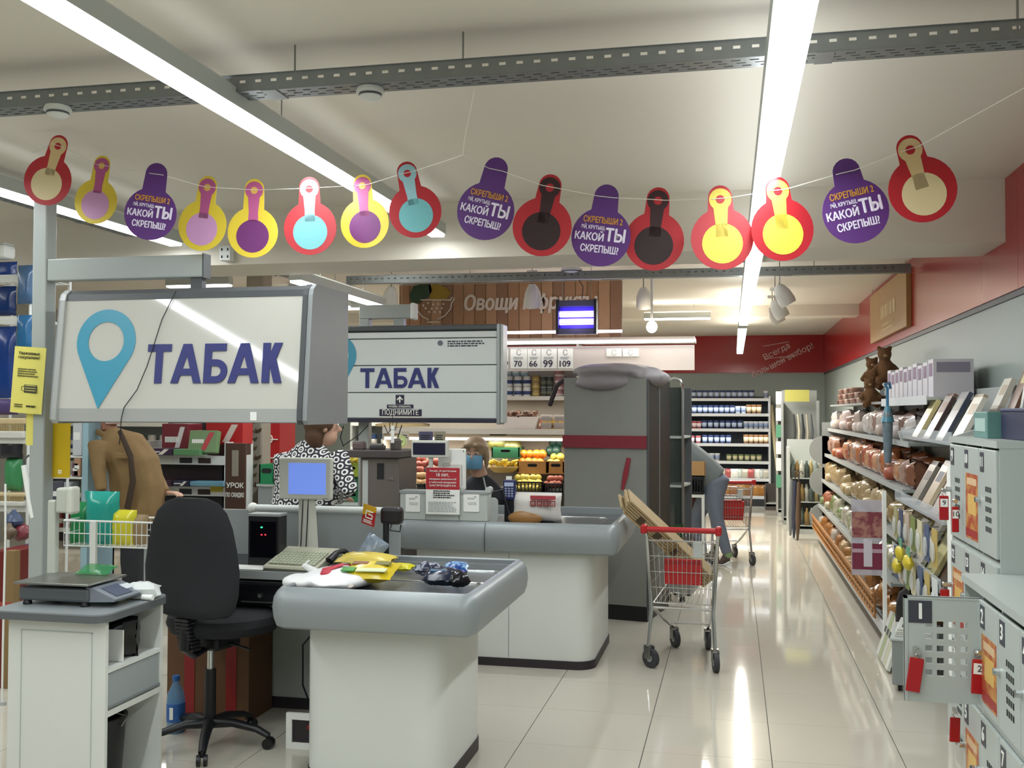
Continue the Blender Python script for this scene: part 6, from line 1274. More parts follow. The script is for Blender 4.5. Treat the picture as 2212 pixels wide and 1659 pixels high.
o = b.build('weave', mat('wicker', 'a8743c', .7, noise=.3, nscale=30), t); o['kind'] = 'stuff'
MB().tube([(-.035, -2.9, .165), (-.035, 2.95, .165)], .012, 6).build('rim', MATS['wicker'], t)
FZ = mat('brown_plush', '6e4c2c', .95, noise=.4, nscale=60, bump=.8)
for i, (px, py, s, X_) in enumerate(((1885, 815, 1.0, 1.25), (1912, 800, 1.15, 1.33), (1880, 855, .9, 1.2))):
    p = PX(px, py, X_); t = thing('plush_toy', ['small brown plush animal perched over the bread bay', 'larger dark brown plush animal beside the white boxes', 'brown plush animal drooping over the upper bread shelf'][i], 'plush toy', p)
    b = MB(); b.ell((0, 0, 0), (.07*s, .09*s, .1*s), 14, 9, rough=.08, seed=i); b.ell((-.01, -.04*s, .12*s), (.055*s, .055*s, .055*s), 12, 8, rough=.06, seed=i+4)
    for sx in (-1, 1): b.ell((-.01+.04*s*sx, -.03*s, .17*s), (.02*s, .02*s, .022*s), 8, 6); b.limb([(.05*s*sx, 0, .03*s), (.1*s*sx, -.05*s, -.03*s)], [.03*s, .025*s]); b.limb([(.04*s*sx, -.02, -.07*s), (.06*s*sx, -.08*s, -.1*s)], [.035*s, .03*s])
    fuse(b.build('body', FZ, t, True), .012, 2); MB().ell((-.01, -.09*s, .11*s), (.016*s, .012*s, .012*s)).build('muzzle', M('9a7a54', .8), t, True)
# poster panel at the near end of the bread bay
a = PY(1840, 1080, 7.36); b2 = PY(1914, 1246, 7.36)
t = thing('end_panel_poster', 'clear panel with purple and red food poster at the near end of the bread bay', 'poster', ((a.x+b2.x)/2, 7.38, b2.z)); w2, hh = (b2.x-a.x)/2, a.z-b2.z
MB().rbox(-w2, w2, -.003, .003, 0, hh, .002).build('acrylic_sheet', glass('panel_plastic', 'c4c0cc', .55), t)
MB().box(-w2+.005, w2-.005, -.006, -.003, hh*.5, hh*.84).build('poster_top', mat('poster_wine', '7a3440', .5, hex2='a8786a', nscale=18), t); MB().box(-w2+.005, w2-.005, -.006, -.003, .04, hh*.42).build('poster_base', M('7a2a44'), t); MB().box(-.03, .025, -.011, -.006, .06, hh*.47).build('white_stripe', M('cfc8d0'), t); MB().box(-w2+.005, w2-.005, -.008, -.006, hh*.3, hh*.35).build('pale_band', M('b99aa8'), t)
t.location.y = 7.40
t = thing('endcap_upright', 'white upright slotted post at the near end of the bread bay', 'post', (PY(1914, 1480, 7.3).x, 7.33, 0)); MB().box(-.012, .012, -.015, .015, 0, 1.1).build('post', PAPER, t); MB().box(-.03, .2, -.05, .05, 0, .02).build('foot', LGREY, t)
# ------------------------------------------------------------------ magazine stand between bread bay and lockers
t = thing('magazine_stand', 'pale grey magazine stand with slanted clear ledges on the right wall', 'stand', (1.3, 6.45, 0)); L = t.location
def gb(nm, x0, x1, y0, y1, z0, z1, m=LGREY): return MB().box(x0-L.x, x1-L.x, y0-L.y, y1-L.y, z0, z1).build(nm, m, t)
gb('back_panel', 1.50, 1.54, 5.62, 7.32, 0, 1.78); gb('plinth', 1.27, 1.5, 5.7, 7.3, 0, .12)
MB().prism([(1.53-L.x, 1.80), (1.53-L.x, 1.50), (1.1-L.x, 1.44), (1.08-L.x, 1.5), (1.42-L.x, 1.62), (1.45-L.x, 1.8)], 5.62-L.y, 5.66-L.y).build('side_bracket', LGREY, t)
MB().prism([(1.53-L.x, 1.80), (1.53-L.x, 1.50), (1.1-L.x, 1.44), (1.08-L.x, 1.5), (1.42-L.x, 1.62), (1.45-L.x, 1.8)], 7.28-L.y, 7.32-L.y).build('side_bracket', LGREY, t)
for z, x0 in ((1.46, 1.1), (1.05, 1.06), (.70, 1.04)):
    gb('ledge', x0, 1.5, 5.66, 7.28, z, z+.012); MB().box(x0-.006-L.x, x0-L.x, 5.66-L.y, 7.28-L.y, z, z+.07).build('clear_lip', glass('lip_plastic', 'dde4ea', .4), t)
bc = ['d8d4c8', 'c8c49a', '4a3c3a', 'b8a890', 'e0dcd4', '7a5a48', '3a4458', 'b0a8a0', 'd0c890', '8a8478']
def book(label, x, y, z, c_, h=.27, w_=.2, th=.025, lean=28, group='magazines', rz=0):
    t = thing('magazine', label, 'magazine', (x, y, z), rz)
    b = MB(); b.T = Matrix.Rotation(R(lean), 4, 'Y'); b.box(0, th, -w_/2, w_/2, 0, h); b.build('cover', M(c_, .3), t)
    b = MB(); b.T = Matrix.Rotation(R(lean), 4, 'Y'); b.box(.003, th-.003, -w_/2+.003, w_/2+.002, .003, h+.002); b.build('pages', M('dcd8cc'), t)
    b = MB(); b.T = Matrix.Rotation(R(lean), 4, 'Y'); b.box(-.001, 0, -w_/2+.02, w_/2-.04, h*.62, h*.85); b.build('cover_print', M(bc[(bc.index(c_)+3) % 10] if c_ in bc else 'e0dcd4'), t); return t
pos = ['nearest', 'second', 'third', 'fourth', 'fifth', 'sixth', 'seventh', 'farthest']
for lv, (z, x0, n, nm) in enumerate(((1.474, 1.13, 7, 'top'), (1.064, 1.09, 8, 'second'), (.714, 1.07, 7, 'third'))):
    for k in range(n): book('magazine on the %s ledge of the wall stand, %s from the lockers' % (nm, pos[k]), x0+.04*(k % 2), 5.78+1.4*k/n, z, bc[(k*3+lv) % 10], .27+.02*(k % 3))
book('brown topped booklet sticking up over the magazine stand nearest the wall', 1.42, 5.85, 1.63, '7a5a48', .27, .14, .02, 22); book('cream booklet sticking up behind the top magazines', 1.36, 6.05, 1.58, 'd8d4c8', .26, .16, .03, 24)
# white book boxes on the shelf above
t = thing('wall_shelf', 'grey wall shelf carrying a row of white boxes', 'shelf', (1.38, 7.9, 1.71)); MB().box(-.18, .19, -.98, 1.05, 0, .02).build('board', LGREY, t); MB().box(-.185, -.18, -.98, 1.05, -.03, .03).build('price_rail', MATS['rail_white2'], t)
for k in range(10): 
    t = thing('white_box', 'white box with purple print on the wall shelf, %s from the lockers' % (['nearest', 'second', 'third', 'fourth', 'fifth', 'sixth', 'seventh', 'eighth', 'ninth', 'farthest'][k]), 'box', (1.36, 7.02+.2*k, 1.73), 0, 'white boxes on the wall shelf'); h = .24-.01*(k % 3)
    MB().box(-.12, .12, -.085, .085, 0, h).build('carton', M('c9c6cc'), t); MB().box(-.121, -.12, -.06, .06, h*.55, h*.9).build('purple_print', M('6a4a6e'), t); MB().box(-.1, .1, -.086, -.085, h*.65, h*.92).build('side_print', M('8a8494'), t)
p = PX(1918, 1000, 1.12)
t = thing('umbrella', 'folded blue and clear umbrella hanging from its hooked handle at the magazine stand', 'umbrella', (p.x, p.y, p.z)); h = PX(1918, 830, 1.12).z-p.z
MB().limb([(0, 0, 0), (0, 0, h*.4), (0, 0, h*.62), (0, 0, h*.68)], [.026, .036, .04, .018]).build('canopy', mat('blue_vinyl', '7d8f98', .2, noise=.5, nscale=20), t, True); MB().limb([(0, 0, h*.52), (0, 0, h*.72)], [.05, .018]).build('collar', M('4f8a9c', .3), t, True); MB().tube([(0, 0, h*.7), (0, 0, h*.95), (-.02, -.03, h), (.02, .04, h*1.02), (.03, .06, h*.95)], .011, 8).build('hook_handle', M('3f7aa0', .3), t, True)
# hanging packs below, dark sack, cassette
hp = ['b8a05a', '4a5a7a', 'cfc8a8', '7a8a4a', 'c0b0a0', '3a4a6a', 'a8a478', 'd0d4d4']
for k in range(14):
    r_, c_ = divmod(k, 7); yy = 5.75+.22*c_; zz = .82-.26*r_
    t = thing('blister_pack', 'hanging %s packet, %s row place %d from the lockers' % (['khaki', 'slate', 'cream', 'moss', 'beige', 'navy', 'sand', 'white'][k % 8], ('upper', 'lower')[r_], c_+1), 'packet', (1.03, yy, zz), 0, 'hanging packets'); MB().box(-.004, .0, -.07, .07, 0, .2).build('card', M(hp[k % 8]), t); MB().ell((-.012, 0, .08), (.014, .05, .055), 10, 6).build('blister', glass('blister_plastic', 'd8dcd8', .5), t, True); MB().cyl((.0, 0, .185), (.06, 0, .19), .003, n=5).build('peg_hook', CHROME, t)
for k, (px, py) in enumerate(((1945, 1195), (1962, 1215), (1938, 1222))):
    p = PX(px, py, .99); t = thing('sponge_pack', 'bright yellow packet hanging by the poster panel, %s' % ('top', 'right', 'bottom')[k], 'packet', p); MB().ell((0, 0, 0), (.03, .07, .045), 12, 8, rough=.12, seed=k).build('body', mat('bright_yellow', 'c9b52c', .4), t, True); MB().box(-.002, .002, -.05, .05, .03, .09).build('header', M('5a9a7a'), t)
p = PY(1940, 1345, 6.9); t = thing('dark_sack', 'dark sack standing low between the poster panel and the lockers', 'sack', (1.12, 6.95, .05)); MB().pillow(.3, .5, .22, 8, seed=3, crump=.02).build('sack', mat('sack_black', '1c1b1c', .5), t, True, rot=(0, 0, R(70))); MB().rbox(-.03, .03, -.02, .02, .48, .54, .01).build('neck', M('3a3630'), t)
t = thing('metal_cassette', 'grey metal box on little wheels on the floor by the lockers', 'box', (1.05, 6.6, 0), R(-12)); MB().rbox(-.1, .14, -.25, .25, .04, .3, .008).build('case', mat('cassette_grey', '8f9694', .4, .3), t); MB().box(-.103, -.1, -.2, .2, .1, .24).build('door_line', DGREY, t); MB().box(-.11, .15, -.26, .26, .3, .312).build('lid', LGREY, t)
for s in (-1, 1):
    for q in (-.06, .1): MB().cyl((q-.01, s*.2, .02), (q+.01, s*.2, .02), .02, n=12).build('wheel', BLACK, t)
t = thing('newspaper_pile', 'pile of pale newspapers on the metal box', 'newspapers', (1.06, 6.6, .313), R(-12)); 
for k in range(4): MB().rbox(-.1+.005*k, .11, -.2, .2-.01*k, .012*k, .012*k+.011, .003).build('newspaper', M(['d4d4cc', 'c4c6c0', 'dcd8d0', 'cfd0c8'][k]), t)
MB().box(-.06, .06, -.15, -.05, .048, .05).build('headline', INK, t)
for k in range(5):
    p = PY(1870+8*k, 1300, 7.2-.12*k); t = thing('catalogue', '%s leaflet stack leaning by the base of the bread bay' % ('nearly white', 'green', 'warm grey', 'khaki', 'cool white')[k], 'leaflet', (.93, 7.25-.1*k, .02), 0, 'leaflets'); b = MB(); b.T = Matrix.Rotation(R(18), 4, 'Y'); b.box(0, .02, -.045, .045, 0, .3); b.build('sheets', M(['d4d4cc', 'a9b48c', 'd0ccc4', 'c8c8b0', 'dcdcd4'][k]), t); b = MB(); b.T = Matrix.Rotation(R(18), 4, 'Y'); b.box(-.001, 0, -.03, .03, .16, .2); b.build('print', M('4a4a50'), t)
# ================================================================== lockers on the right
LK = mat('locker_grey', 'b4bcb8', .4, .1, noise=.03, nscale=6); NUM = mat('number_plate', '3a3c46', .45); HOLE = mat('vent_dark', '16181a', .7)
PST = mat('ad_print', 'a8492c', .45, hex2='c08a48', nscale=16)
def locker_bank(label, X, Xb, y0, cw, cols, rows, ztop, zs, rh):
    t = thing('locker_bank', label, 'lockers', ((X+Xb)/2, y0+cw*cols/2, 0)); L = t.location; y1 = y0+cw*cols
    def q(nm, a, b, c, d, e, f, m=LK): return MB().box(a-L.x, b-L.x, c-L.y, d-L.y, e, f).build(nm, m, t)
    q('near_side', X, Xb, y0-.012, y0, 0, ztop); q('far_side', X, Xb, y1, y1+.012, 0, ztop); q('top_plate', X-.012, Xb, y0-.014, y1+.014, ztop, ztop+.03); q('rear_panel', Xb-.01, Xb, y0, y1, 0, ztop); q('plinth', X+.03, Xb-.02, y0, y1, 0, .07, DGREY)
    for k in range(1, cols): q('divider', X+.004, Xb-.02, y0+k*cw-.006, y0+k*cw+.006, .07, ztop)
    for z in zs: q('row_shelf', X+.002, Xb-.02, y0, y1, z-.028, z-.004)
    return t
def vents(parent, x, yc, zc, m=HOLE, axis='y'):
    b = MB()
    for i in range(4):
        for j in range(5):
            u = (i-1.5)*.027; v = (j-2)*.042
            if axis == 'y': b.box(x-.0012, x+.0002, yc+u-.008, yc+u+.008, zc+v-.011, zc+v+.011)
            else: b.box(yc+u-.008, yc+u+.008, x-.0012, x+.0002, zc+v-.011, zc+v+.011)
    o = b.build('vent_holes', m, parent); o['kind'] = 'stuff'; return o
def door(bank, X, ya, yb, z0, z1, num, poster=False, lock=True):
    L = bank.location; x = X-L.x
    d = MB().rbox(x-.012, x+.004, ya-L.y+.004, yb-L.y-.004, z0, z1, .003).build('locker_door', LK, bank)
    MB().box(x-.0135, x-.0118, yb-L.y-.10, yb-L.y-.03, z1-.10, z1-.015).build('number_plate', NUM, d)
    text(str(num), .075 if num < 10 else .06, PAPER, d, (x-.0142, yb-L.y-.065, z1-.058), (R(90), 0, R(-90)), bold=.02, name='door_number')
    if poster:
        MB().box(x-.0135, x-.0118, ya-L.y+.02, yb-L.y-.14 if yb-ya < .2 else yb-L.y-.05, z0+.03, z1-.12).build('ad_poster', PST, d); yc = (ya+yb)/2-L.y
        MB().box(x-.0142, x-.0134, ya-L.y+.02, yb-L.y-.05, z0+.04, z0+.075).build('ad_band', M('a02a26'), d); MB().box(x-.0142, x-.0134, ya-L.y+.04, yb-L.y-.08, z1-.17, z1-.14).build('ad_heading', M('d8b890'), d); MB().box(x-.0142, x-.0134, ya-L.y+.05, yb-L.y-.1, (z0+z1)/2-.08, (z0+z1)/2+.01).build('ad_picture', M('d8b060'), d)
    else: vents(d, x-.012, (ya+yb)/2-L.y-.02, (z0+z1)/2-.03)
    if lock: MB().cyl((x-.012, yb-L.y-.025, (z0+z1)/2), (x-.034, yb-L.y-.025, (z0+z1)/2), .013, n=12).build('lock', CHROME, d, True)
    return d
def key_tag(label, p, num=None, tilt=0, w_=.026, h=.13, rz=0):
    t = thing('key_tag', label, 'key tag', p, 0, 'red key tags on the lockers', rot=(0, R(tilt), rz))
    MB().rbox(-w_, w_, -.004, .004, -h-.02, -.02, .004).build('fob', mat('red_fob', 'a8141c', .3), t); MB().tube([(0, 0, -.025), (-.008, 0, -.01), (0, -.004, .004), (.008, 0, -.01)], .0022, 5).build('ring', CHROME, t); MB().cyl((0, -.012, .006), (0, .02, .006), .010, n=10).build('key_head', CHROME, t)
    if num: MB().box(-w_*.8, w_*.8, -.0055, -.004, -.075, -.035).build('paper_label', PAPER, t); text(num, .034, INK, t, (0, -.0062, -.055), name='tag_number')
    return t
upb = locker_bank('tall grey locker bank with doors 9 to 14 against the right wall', 1.06, 1.53, 4.53, .305, 3, 3, 1.485, (1.02, .56, .10), .43)
for r, (z0, z1) in enumerate(((1.03, 1.475), (.57, 1.0), (.11, .54))):
    for c in range(3): yb = 4.53+.305*(3-c); door(upb, 1.06, yb-.305, yb, z0, z1, 9+3*r+c, poster=(r, c) in ((0, 1), (1, 0), (2, 2)), lock=not (r == 0 and c == 1))
LY0 = 3.06
low = locker_bank('low grey locker bank with one open door in the right foreground', .92, 1.42, LY0, .288, 5, 2, .945, (.52, .09), .4)
far_y = LY0+.288*5
for r, (z0, z1) in enumerate(((.525, .925), (.09, .49))):
    for c in range(5):
        yb = far_y-.288*c
        if r == 0 and c == 0: continue
        door(low, .92, yb-.288, yb, z0, z1, 1+4*r+c, poster=(r, c) in ((0, 1), (1, 0), (1, 2)))
# the open door, swung out square to the bank, with real vent holes
L = low.location; yh = far_y-.288; W_ = .28; od = MB(); xs = [0, .0]; x1, x0 = .92-L.x, .92-L.x-W_; z0, z1 = .525, .925
hx = [x0+.075+.042*k for k in range(4)]; hzs = [z0+.10+.046*k for k in range(5)]
b = MB(); ya, yb = yh-L.y-.008, yh-L.y+.008
xe = [x0]+[v for h in hx for v in (h, h+.026)]+[x1]; ze = [z0]+[v for h in hzs for v in (h, h+.024)]+[z1]
for i in range(len(xe)-1):
    for j in range(len(ze)-1):
        if i % 2 == 1 and j % 2 == 1: continue
        b.box(xe[i], xe[i+1], ya, yb, ze[j], ze[j+1])
od = b.build('locker_door', LK, low); od['label'] = 'open locker door number 1 with see-through vents'
MB().box(x0, x0+.012, ya-.002, yb+.012, z0, z1).build('door_lip', LK, od); MB().box(x0, x1, ya-.002, yb+.012, z1-.008, z1).build('door_lip', LK, od)
MB().box(x0+.015, x0+.1, ya-.0025, ya-.0002, z1-.10, z1-.015).build('number_plate', NUM, od); text('1', .085, PAPER, od, (x0+.058, ya-.003, z1-.058), bold=.02, name='door_number')
MB().cyl((x0+.04, ya, z0+.2), (x0+.04, ya-.024, z0+.2), .013, n=12).build('lock', CHROME, od, True)
key_tag('red key tag dangling at the left of the open locker door', (.92-W_+.045, yh-.03, z0+.19), None, 8)
key_tag('red key tag labelled 2 hanging over the right of the open locker door', (.92-.018, yh-.045, z0+.20), '2', 3)
key_tag('red key tag hanging on lower locker door 6', (.873, far_y-.288-.05, .29), None, 0, .028, .16)
key_tag('small red key tag hanging on lower locker door 5', (.873, far_y-.03, .42), None, 2, .02, .1)
key_tag('red key tag labelled 9 on the uppermost far locker door', (1.015, 4.53+.305*3-.02, 1.24), '9', 0, .022, .12); key_tag('red key tag labelled 10 on the poster locker door', (1.015, 4.53+.305*2+.02, 1.21), '10', 0, .016, .12)
key_tag('red key tag low on locker door 12', (1.015, 4.53+.305*3-.02, .78), None, 0, .022, .06)
t = thing('storage_box', 'dark navy box on top of the tall lockers', 'box', (1.32, 4.72, 1.515)); MB().rbox(-.16, .18, -.2, .2, 0, .13, .008).build('tray', M('1c2244', .5), t); MB().rbox(-.165, .185, -.205, .205, .12, .135, .004).build('rim', M('2a3056', .5), t)
t = thing('teal_folder', 'teal folder box standing beside the navy box on the lockers', 'folder', (1.2, 5.08, 1.515)); MB().rbox(-.09, .12, -.13, .13, 0, .12, .004).build('case', M('5f8a84', .5), t); MB().box(-.092, -.09, -.1, .1, .03, .09).build('label', M('a8c4bc'), t)
t = thing('clear_sign_holder', 'white upright sign panel with rounded top beside the tall lockers', 'sign holder', (1.07, 5.56, .3)); MB().prism([(y, z) for y, z in rrect(-.06, .06, 0, 1.06, .04)], -.004, .004, 'x').build('panel', PAPER, t); MB().box(-.004, .06, -.06, .06, -.02, 0).build('bracket', LGREY, t); MB().box(-.01, .05, -.05, .05, -.3, -.02).build('stand', LGREY, t)

# ================================================================== left background
WW = MATS['white_wire']
# wire rack at the left edge
YR = 5.75
t = thing('wire_rack', 'white wire rack of hanging packets at the left edge behind the post', 'rack', (PY(20, 900, YR).x, YR+.2, 0)); L = t.location
xa, xb = PY(-70, 900, YR).x-L.x, PY(62, 900, YR).x-L.x
for x in (xa, xb):
    for y in (-.2, .2): MB().cyl((x, y, 0), (x, y, 2.5), .009, n=6).build('upright', WW, t)
levels = [PY(20, y, YR).z for y in (1310, 1095, 948, 690, 600)]
for z in levels:
    b = MB()
    for y in (-.2, .2): b.cyl((xa, y, z), (xb, y, z), .006, n=5)
    for k in range(9): x = xa+(xb-xa)*k/8; b.cyl((x, -.2, z), (x, .2, z), .003, n=4)
    b.build('wire_shelf', WW, t); MB().box(xa, xb, -.205, -.2, z-.03, z+.02).build('price_rail', mat('rail_cream', 'cfd0c8', .4), t)
BLU = ['1c3f86', '24508c', '2c6a9a', '14346e', '4a6a90']
def hang(label, x0, x1, y0, y1, Y, c_, seed): return bagpx('hanging_packet', label, 'packet', x0, x1, y0, y1, Y, .06, mat('packet_'+c_, c_, .2, noise=.35, nscale=20), seed, .03)
hang('blue glossy packet hanging highest at the left edge', -20, 30, 565, 600, YR, BLU[0], 1); hang('steel blue packet bunch hanging just left of the post', 32, 66, 572, 655, YR-.05, BLU[4], 2)
hang('dark blue packet under the top price rail at the left edge', -20, 28, 618, 680, YR, BLU[3], 3); hang('teal blue packet with two white straps left of the post', 30, 62, 680, 760, YR-.05, BLU[2], 4); hang('royal blue tall packet at the left edge above the notice', -20, 26, 705, 860, YR, BLU[0], 5); hang('navy packet behind the mask notice', 26, 50, 760, 860, YR+.05, BLU[1], 6)
t2 = thing('white_canister', 'white rounded canister on top of the left wire rack', 'canister', PY(5, 560, YR).xyz); MB().rbox(-.1, .06, -.06, .06, 0, .09, .025).build('body', PAPER, t2); MB().rbox(-.09, .05, -.05, .05, .088, .1, .01).build('lid', M('d0d4d4'), t2)
def brush_rail(label, y0, y1):
    a = PY(-30, y0, YR-.03); b2 = PY(50, y1, YR-.03); k = thing('brush_row', label, 'brushes', ((a.x+b2.x)/2, YR+.02, b2.z)); w2, h = (b2.x-a.x)/2, a.z-b2.z
    MB().rbox(-w2, w2, -.05, .05, 0, h*.35, .006).build('tray', M('d0cfc6'), k); MB().rbox(-w2, w2, -.04, .04, h*.7, h, .008).build('brush_block', M('c8b48a'), k)
    b = MB()
    for i in range(int(2*w2/.012)): b.cyl((-w2+.006+i*.012, -.03, h*.3), (-w2+.006+i*.012, -.035, h*.72), .004, n=4)
    o = b.build('bristles', M('b09a68'), k); o['kind'] = 'stuff'
brush_rail('row of cream brushes on the upper left wire shelf', 903, 947); brush_rail('row of cream brushes on the lower left wire shelf', 1064, 1094)
bagpx('detergent_pouch', 'violet pouch lettered white on the left rack under the notice', 'pouch', -20, 32, 862, 896, YR, .06, M('4a3a6a'), 7, .01); bagpx('green_tub', 'green plastic packet on the left wire rack', 'packet', 2, 36, 990, 1062, YR, .1, mat('leaf_green_film', '3f8a56', .3, noise=.2, nscale=10), 8, .02); bagpx('dark_packet', 'black packets hanging on the left wire rack', 'packet', -10, 40, 950, 992, YR, .08, M('24242a', .3), 9, .03)
for i, (px, py, r_, c_, nm) in enumerate(((46, 1150, .06, '8a3a44', 'red'), (30, 1125, .06, '4a5a7a', 'slate blue'), (58, 1195, .05, '4a6a9a', 'blue'), (40, 1232, .07, 'c0a82c', 'yellow'), (20, 1150, .05, '7a6a58', 'brown'), (55, 1265, .06, '7a7468', 'taupe'))):
    k = thing('soft_toy_bag', nm+' bagged plush ball on the lower left wire rack', 'toy', PY(px, py, YR-.1-.02*i)); MB().ell((0, 0, 0), (r_, r_*.8, r_*.85), 12, 8, rough=.14, seed=i).build('bag', mat('plush_'+c_, c_, .35, noise=.3, nscale=20), k, True); MB().limb([(0, 0, r_*.7), (0, 0, r_*1.15)], [.02, .012]).build('tie', M(c_), k)
a = PY(-20, 1190, 5.3); b2 = PY(29, 1310, 5.3)
t = thing('red_carton', 'dark red carton standing at the left edge behind the cabinet', 'carton', ((a.x+b2.x)/2, 5.45, 0)); w2 = (b2.x-a.x)/2; MB().box(-w2, w2, -.15, .15, 0, a.z).build('carton', M('6e1f1c', .5), t); MB().box(w2-.06, w2+.002, -.152, -.1, 0, a.z+.004).build('edge_board', M('8a7048'), t); MB().box(-w2, w2, -.153, -.15, a.z*.6, a.z*.63).build('print_line', M('a8483c'), t)
t = thing('cable_rail', 'white cable running down the left edge', 'cable', PY(2, 1650, 5.0)); MB().tube([(0, 0, 0), (.0, 0, .3), (.005, 0, .9), (0, 0, 1.2)], .006, 5).build('cable', PAPER, t); MB().box(-.02, .02, -.01, .01, -.02, .0).build('clip', LGREY, t); t.location.z = .02
# cosmetics shelf behind the post
YQ = 6.9
t = thing('cosmetics_shelf', 'narrow shelf stand with pale blue side panel behind the khaki jacket', 'shelf unit', (PY(165, 1000, YQ).x, YQ+.15, 0)); L = t.location
xa, xb = PY(118, 1000, YQ).x-L.x, PY(190, 1000, YQ).x-L.x
MB().box(xb-.05, xb, -.15, .2, 0, PY(160, 905, YQ).z).build('side_panel', M('9fc0cc', .4), t); MB().box(xa, xb, .18, .2, 0, PY(160, 905, YQ).z).build('back_panel', LGREY, t)
for y in (1095, 1030, 985): MB().box(xa, xb-.05, -.15, .18, PY(150, y, YQ).z-.012, PY(150, y, YQ).z).build('shelf', PAPER, t)
for i, (x0, x1, y0, y1, c_, nm) in enumerate(((150, 168, 900, 985, 'c8ccd0', 'white'), (148, 162, 1000, 1030, '6a4a5a', 'mauve'), (152, 166, 990, 1030, 'b08a70', 'peach'), (104, 128, 1040, 1095, '50505c', 'slate'), (130, 145, 1042, 1095, 'a0a4a8', 'silver'))):
    a = PY(x0, y0, YQ-.05); b2 = PY(x1, y1, YQ-.05); k = thing('care_box', nm+' care product box on the shelf stand behind the post', 'box', ((a.x+b2.x)/2, YQ+.04, b2.z)); w2 = (b2.x-a.x)/2; MB().rbox(-w2, w2, -.05, .05, 0, a.z-b2.z, .006).build('carton', M(c_), k); MB().box(-w2*.7, w2*.7, -.052, -.05, (a.z-b2.z)*.4, (a.z-b2.z)*.6).build('label', PAPER, k)
# chocolate shelf unit
YG = 8.3
t = thing('sweets_shelf', 'white shelf unit of dark sweet boxes behind the office chair', 'shelf unit', (PY(400, 1000, YG).x, YG+.2, 0)); L = t.location
xa, xb = PY(300, 1000, YG).x-L.x, PY(488, 1000, YG).x-L.x; WS = mat('shelf_white', 'd3d6d4', .4)
zs = [PY(400, y, YG).z for y in (985, 1052, 1120, 1180)]
MB().box(xa, xb, .28, .3, 0, 1.6).build('back_panel', mat('back_dark', '2c2428', .6), t); MB().box(xb-.015, xb+.01, -.2, .3, 0, PY(480, 955, YG).z).build('side_panel', WS, t); MB().box(xa-.01, xa+.015, -.2, .3, 0, PY(480, 955, YG).z).build('side_panel', WS, t); MB().box(xa, xb, -.18, .28, 0, .12).build('plinth', KICK, t)
for z in zs:
    MB().box(xa, xb, -.2, .28, z-.015, z).build('shelf', WS, t); MB().box(xa, xb, -.215, -.2, z-.075, z+.005).build('price_rail', WS, t)
    for k in range(4): MB().box(xa+.05+.18*k, xa+.17+.18*k, -.218, -.215, z-.062, z-.015).build('shelf_label', M(['3a2428', 'd8d8d0', '2a2830', '3a2428'][k]), t)
q = PY(443, 1055, YG-.22)-L; MB().box(q.x-.06, q.x+.06, -.222, -.218, q.z-.045, q.z+.045).build('yellow_tag', M('b8a42c'), t)
def goods(label, x0, x1, y0, y1, Y, c_, d=.2, c2='e0dcd4', cat='box', lean=0, stripe=True, txt=None):
    a = PY(x0, y0, Y); b2 = PY(x1, y1, Y); w2, h = (b2.x-a.x)/2, a.z-b2.z; k = thing('sweet_box', label, cat, ((a.x+b2.x)/2, Y+d/2, b2.z), 0, rot=(R(-lean), 0, 0))
    MB().rbox(-w2, w2, -d/2, d/2, 0, h, .005).build('carton', M(c_, .4), k)
    if stripe: MB().prism([(-w2*.1, h*.1), (w2*.25, h*.1), (w2*.75, h*.9), (w2*.4, h*.9)], -d/2-.002, -d/2).build('printed_stripe', M(c2), k)
    if txt: lines_print(1, w2*1.1, h*.2, PAPER, k, (-w2*.2, -d/2-.003, h*.5), (0, 0, 0), x0, .9)
    return k
z0 = 985
goods('dark red display box with white slanted stripe on top of the sweets shelf', 350, 406, 915, 984, YG+.05, '7a2a34', .25, 'dcd8d8', txt='КЕКСЫ'); goods('green display box with red and blue stripe leaning on the sweets shelf', 405, 466, 930, 979, YG-.1, '6a8a5a', .06, 'b83a44', lean=12, txt='ВАФЛИ'); goods('bright red promotional box at the right on the sweets shelf', 445, 524, 912, 960, YG+.12, 'b0181c', .2, 'd8c8c0'); goods('dark wine box under the red promotional box', 445, 520, 958, 984, YG+.12, '3a1a1c', .2, stripe=False)
goods('purple flat tray of sweets at the front of the upper sweets shelf', 316, 372, 968, 984, YG-.15, '3a2440', .15, txt='ШОКО'); goods('green flat tray of sweets at the front of the upper sweets shelf', 374, 430, 970, 984, YG-.15, '5a8a5c', .15, stripe=False)
goods('purple flat tray on the second sweets shelf', 326, 370, 1036, 1051, YG-.15, '3a2030', .15, stripe=False); goods('navy flat tray on the second sweets shelf', 372, 408, 1038, 1051, YG-.15, '20223a', .15, txt='МИНИ'); goods('light blue flat tray on the second sweets shelf', 410, 482, 1040, 1051, YG-.15, '6a9ab0', .15, stripe=False)
goods('dark carton row at the back of the second sweets shelf', 330, 480, 1000, 1050, YG+.12, '2a1c22', .12, stripe=False); goods('black carton row on the third sweets shelf', 330, 480, 1070, 1119, YG+.1, '1c1a20', .14, stripe=False)
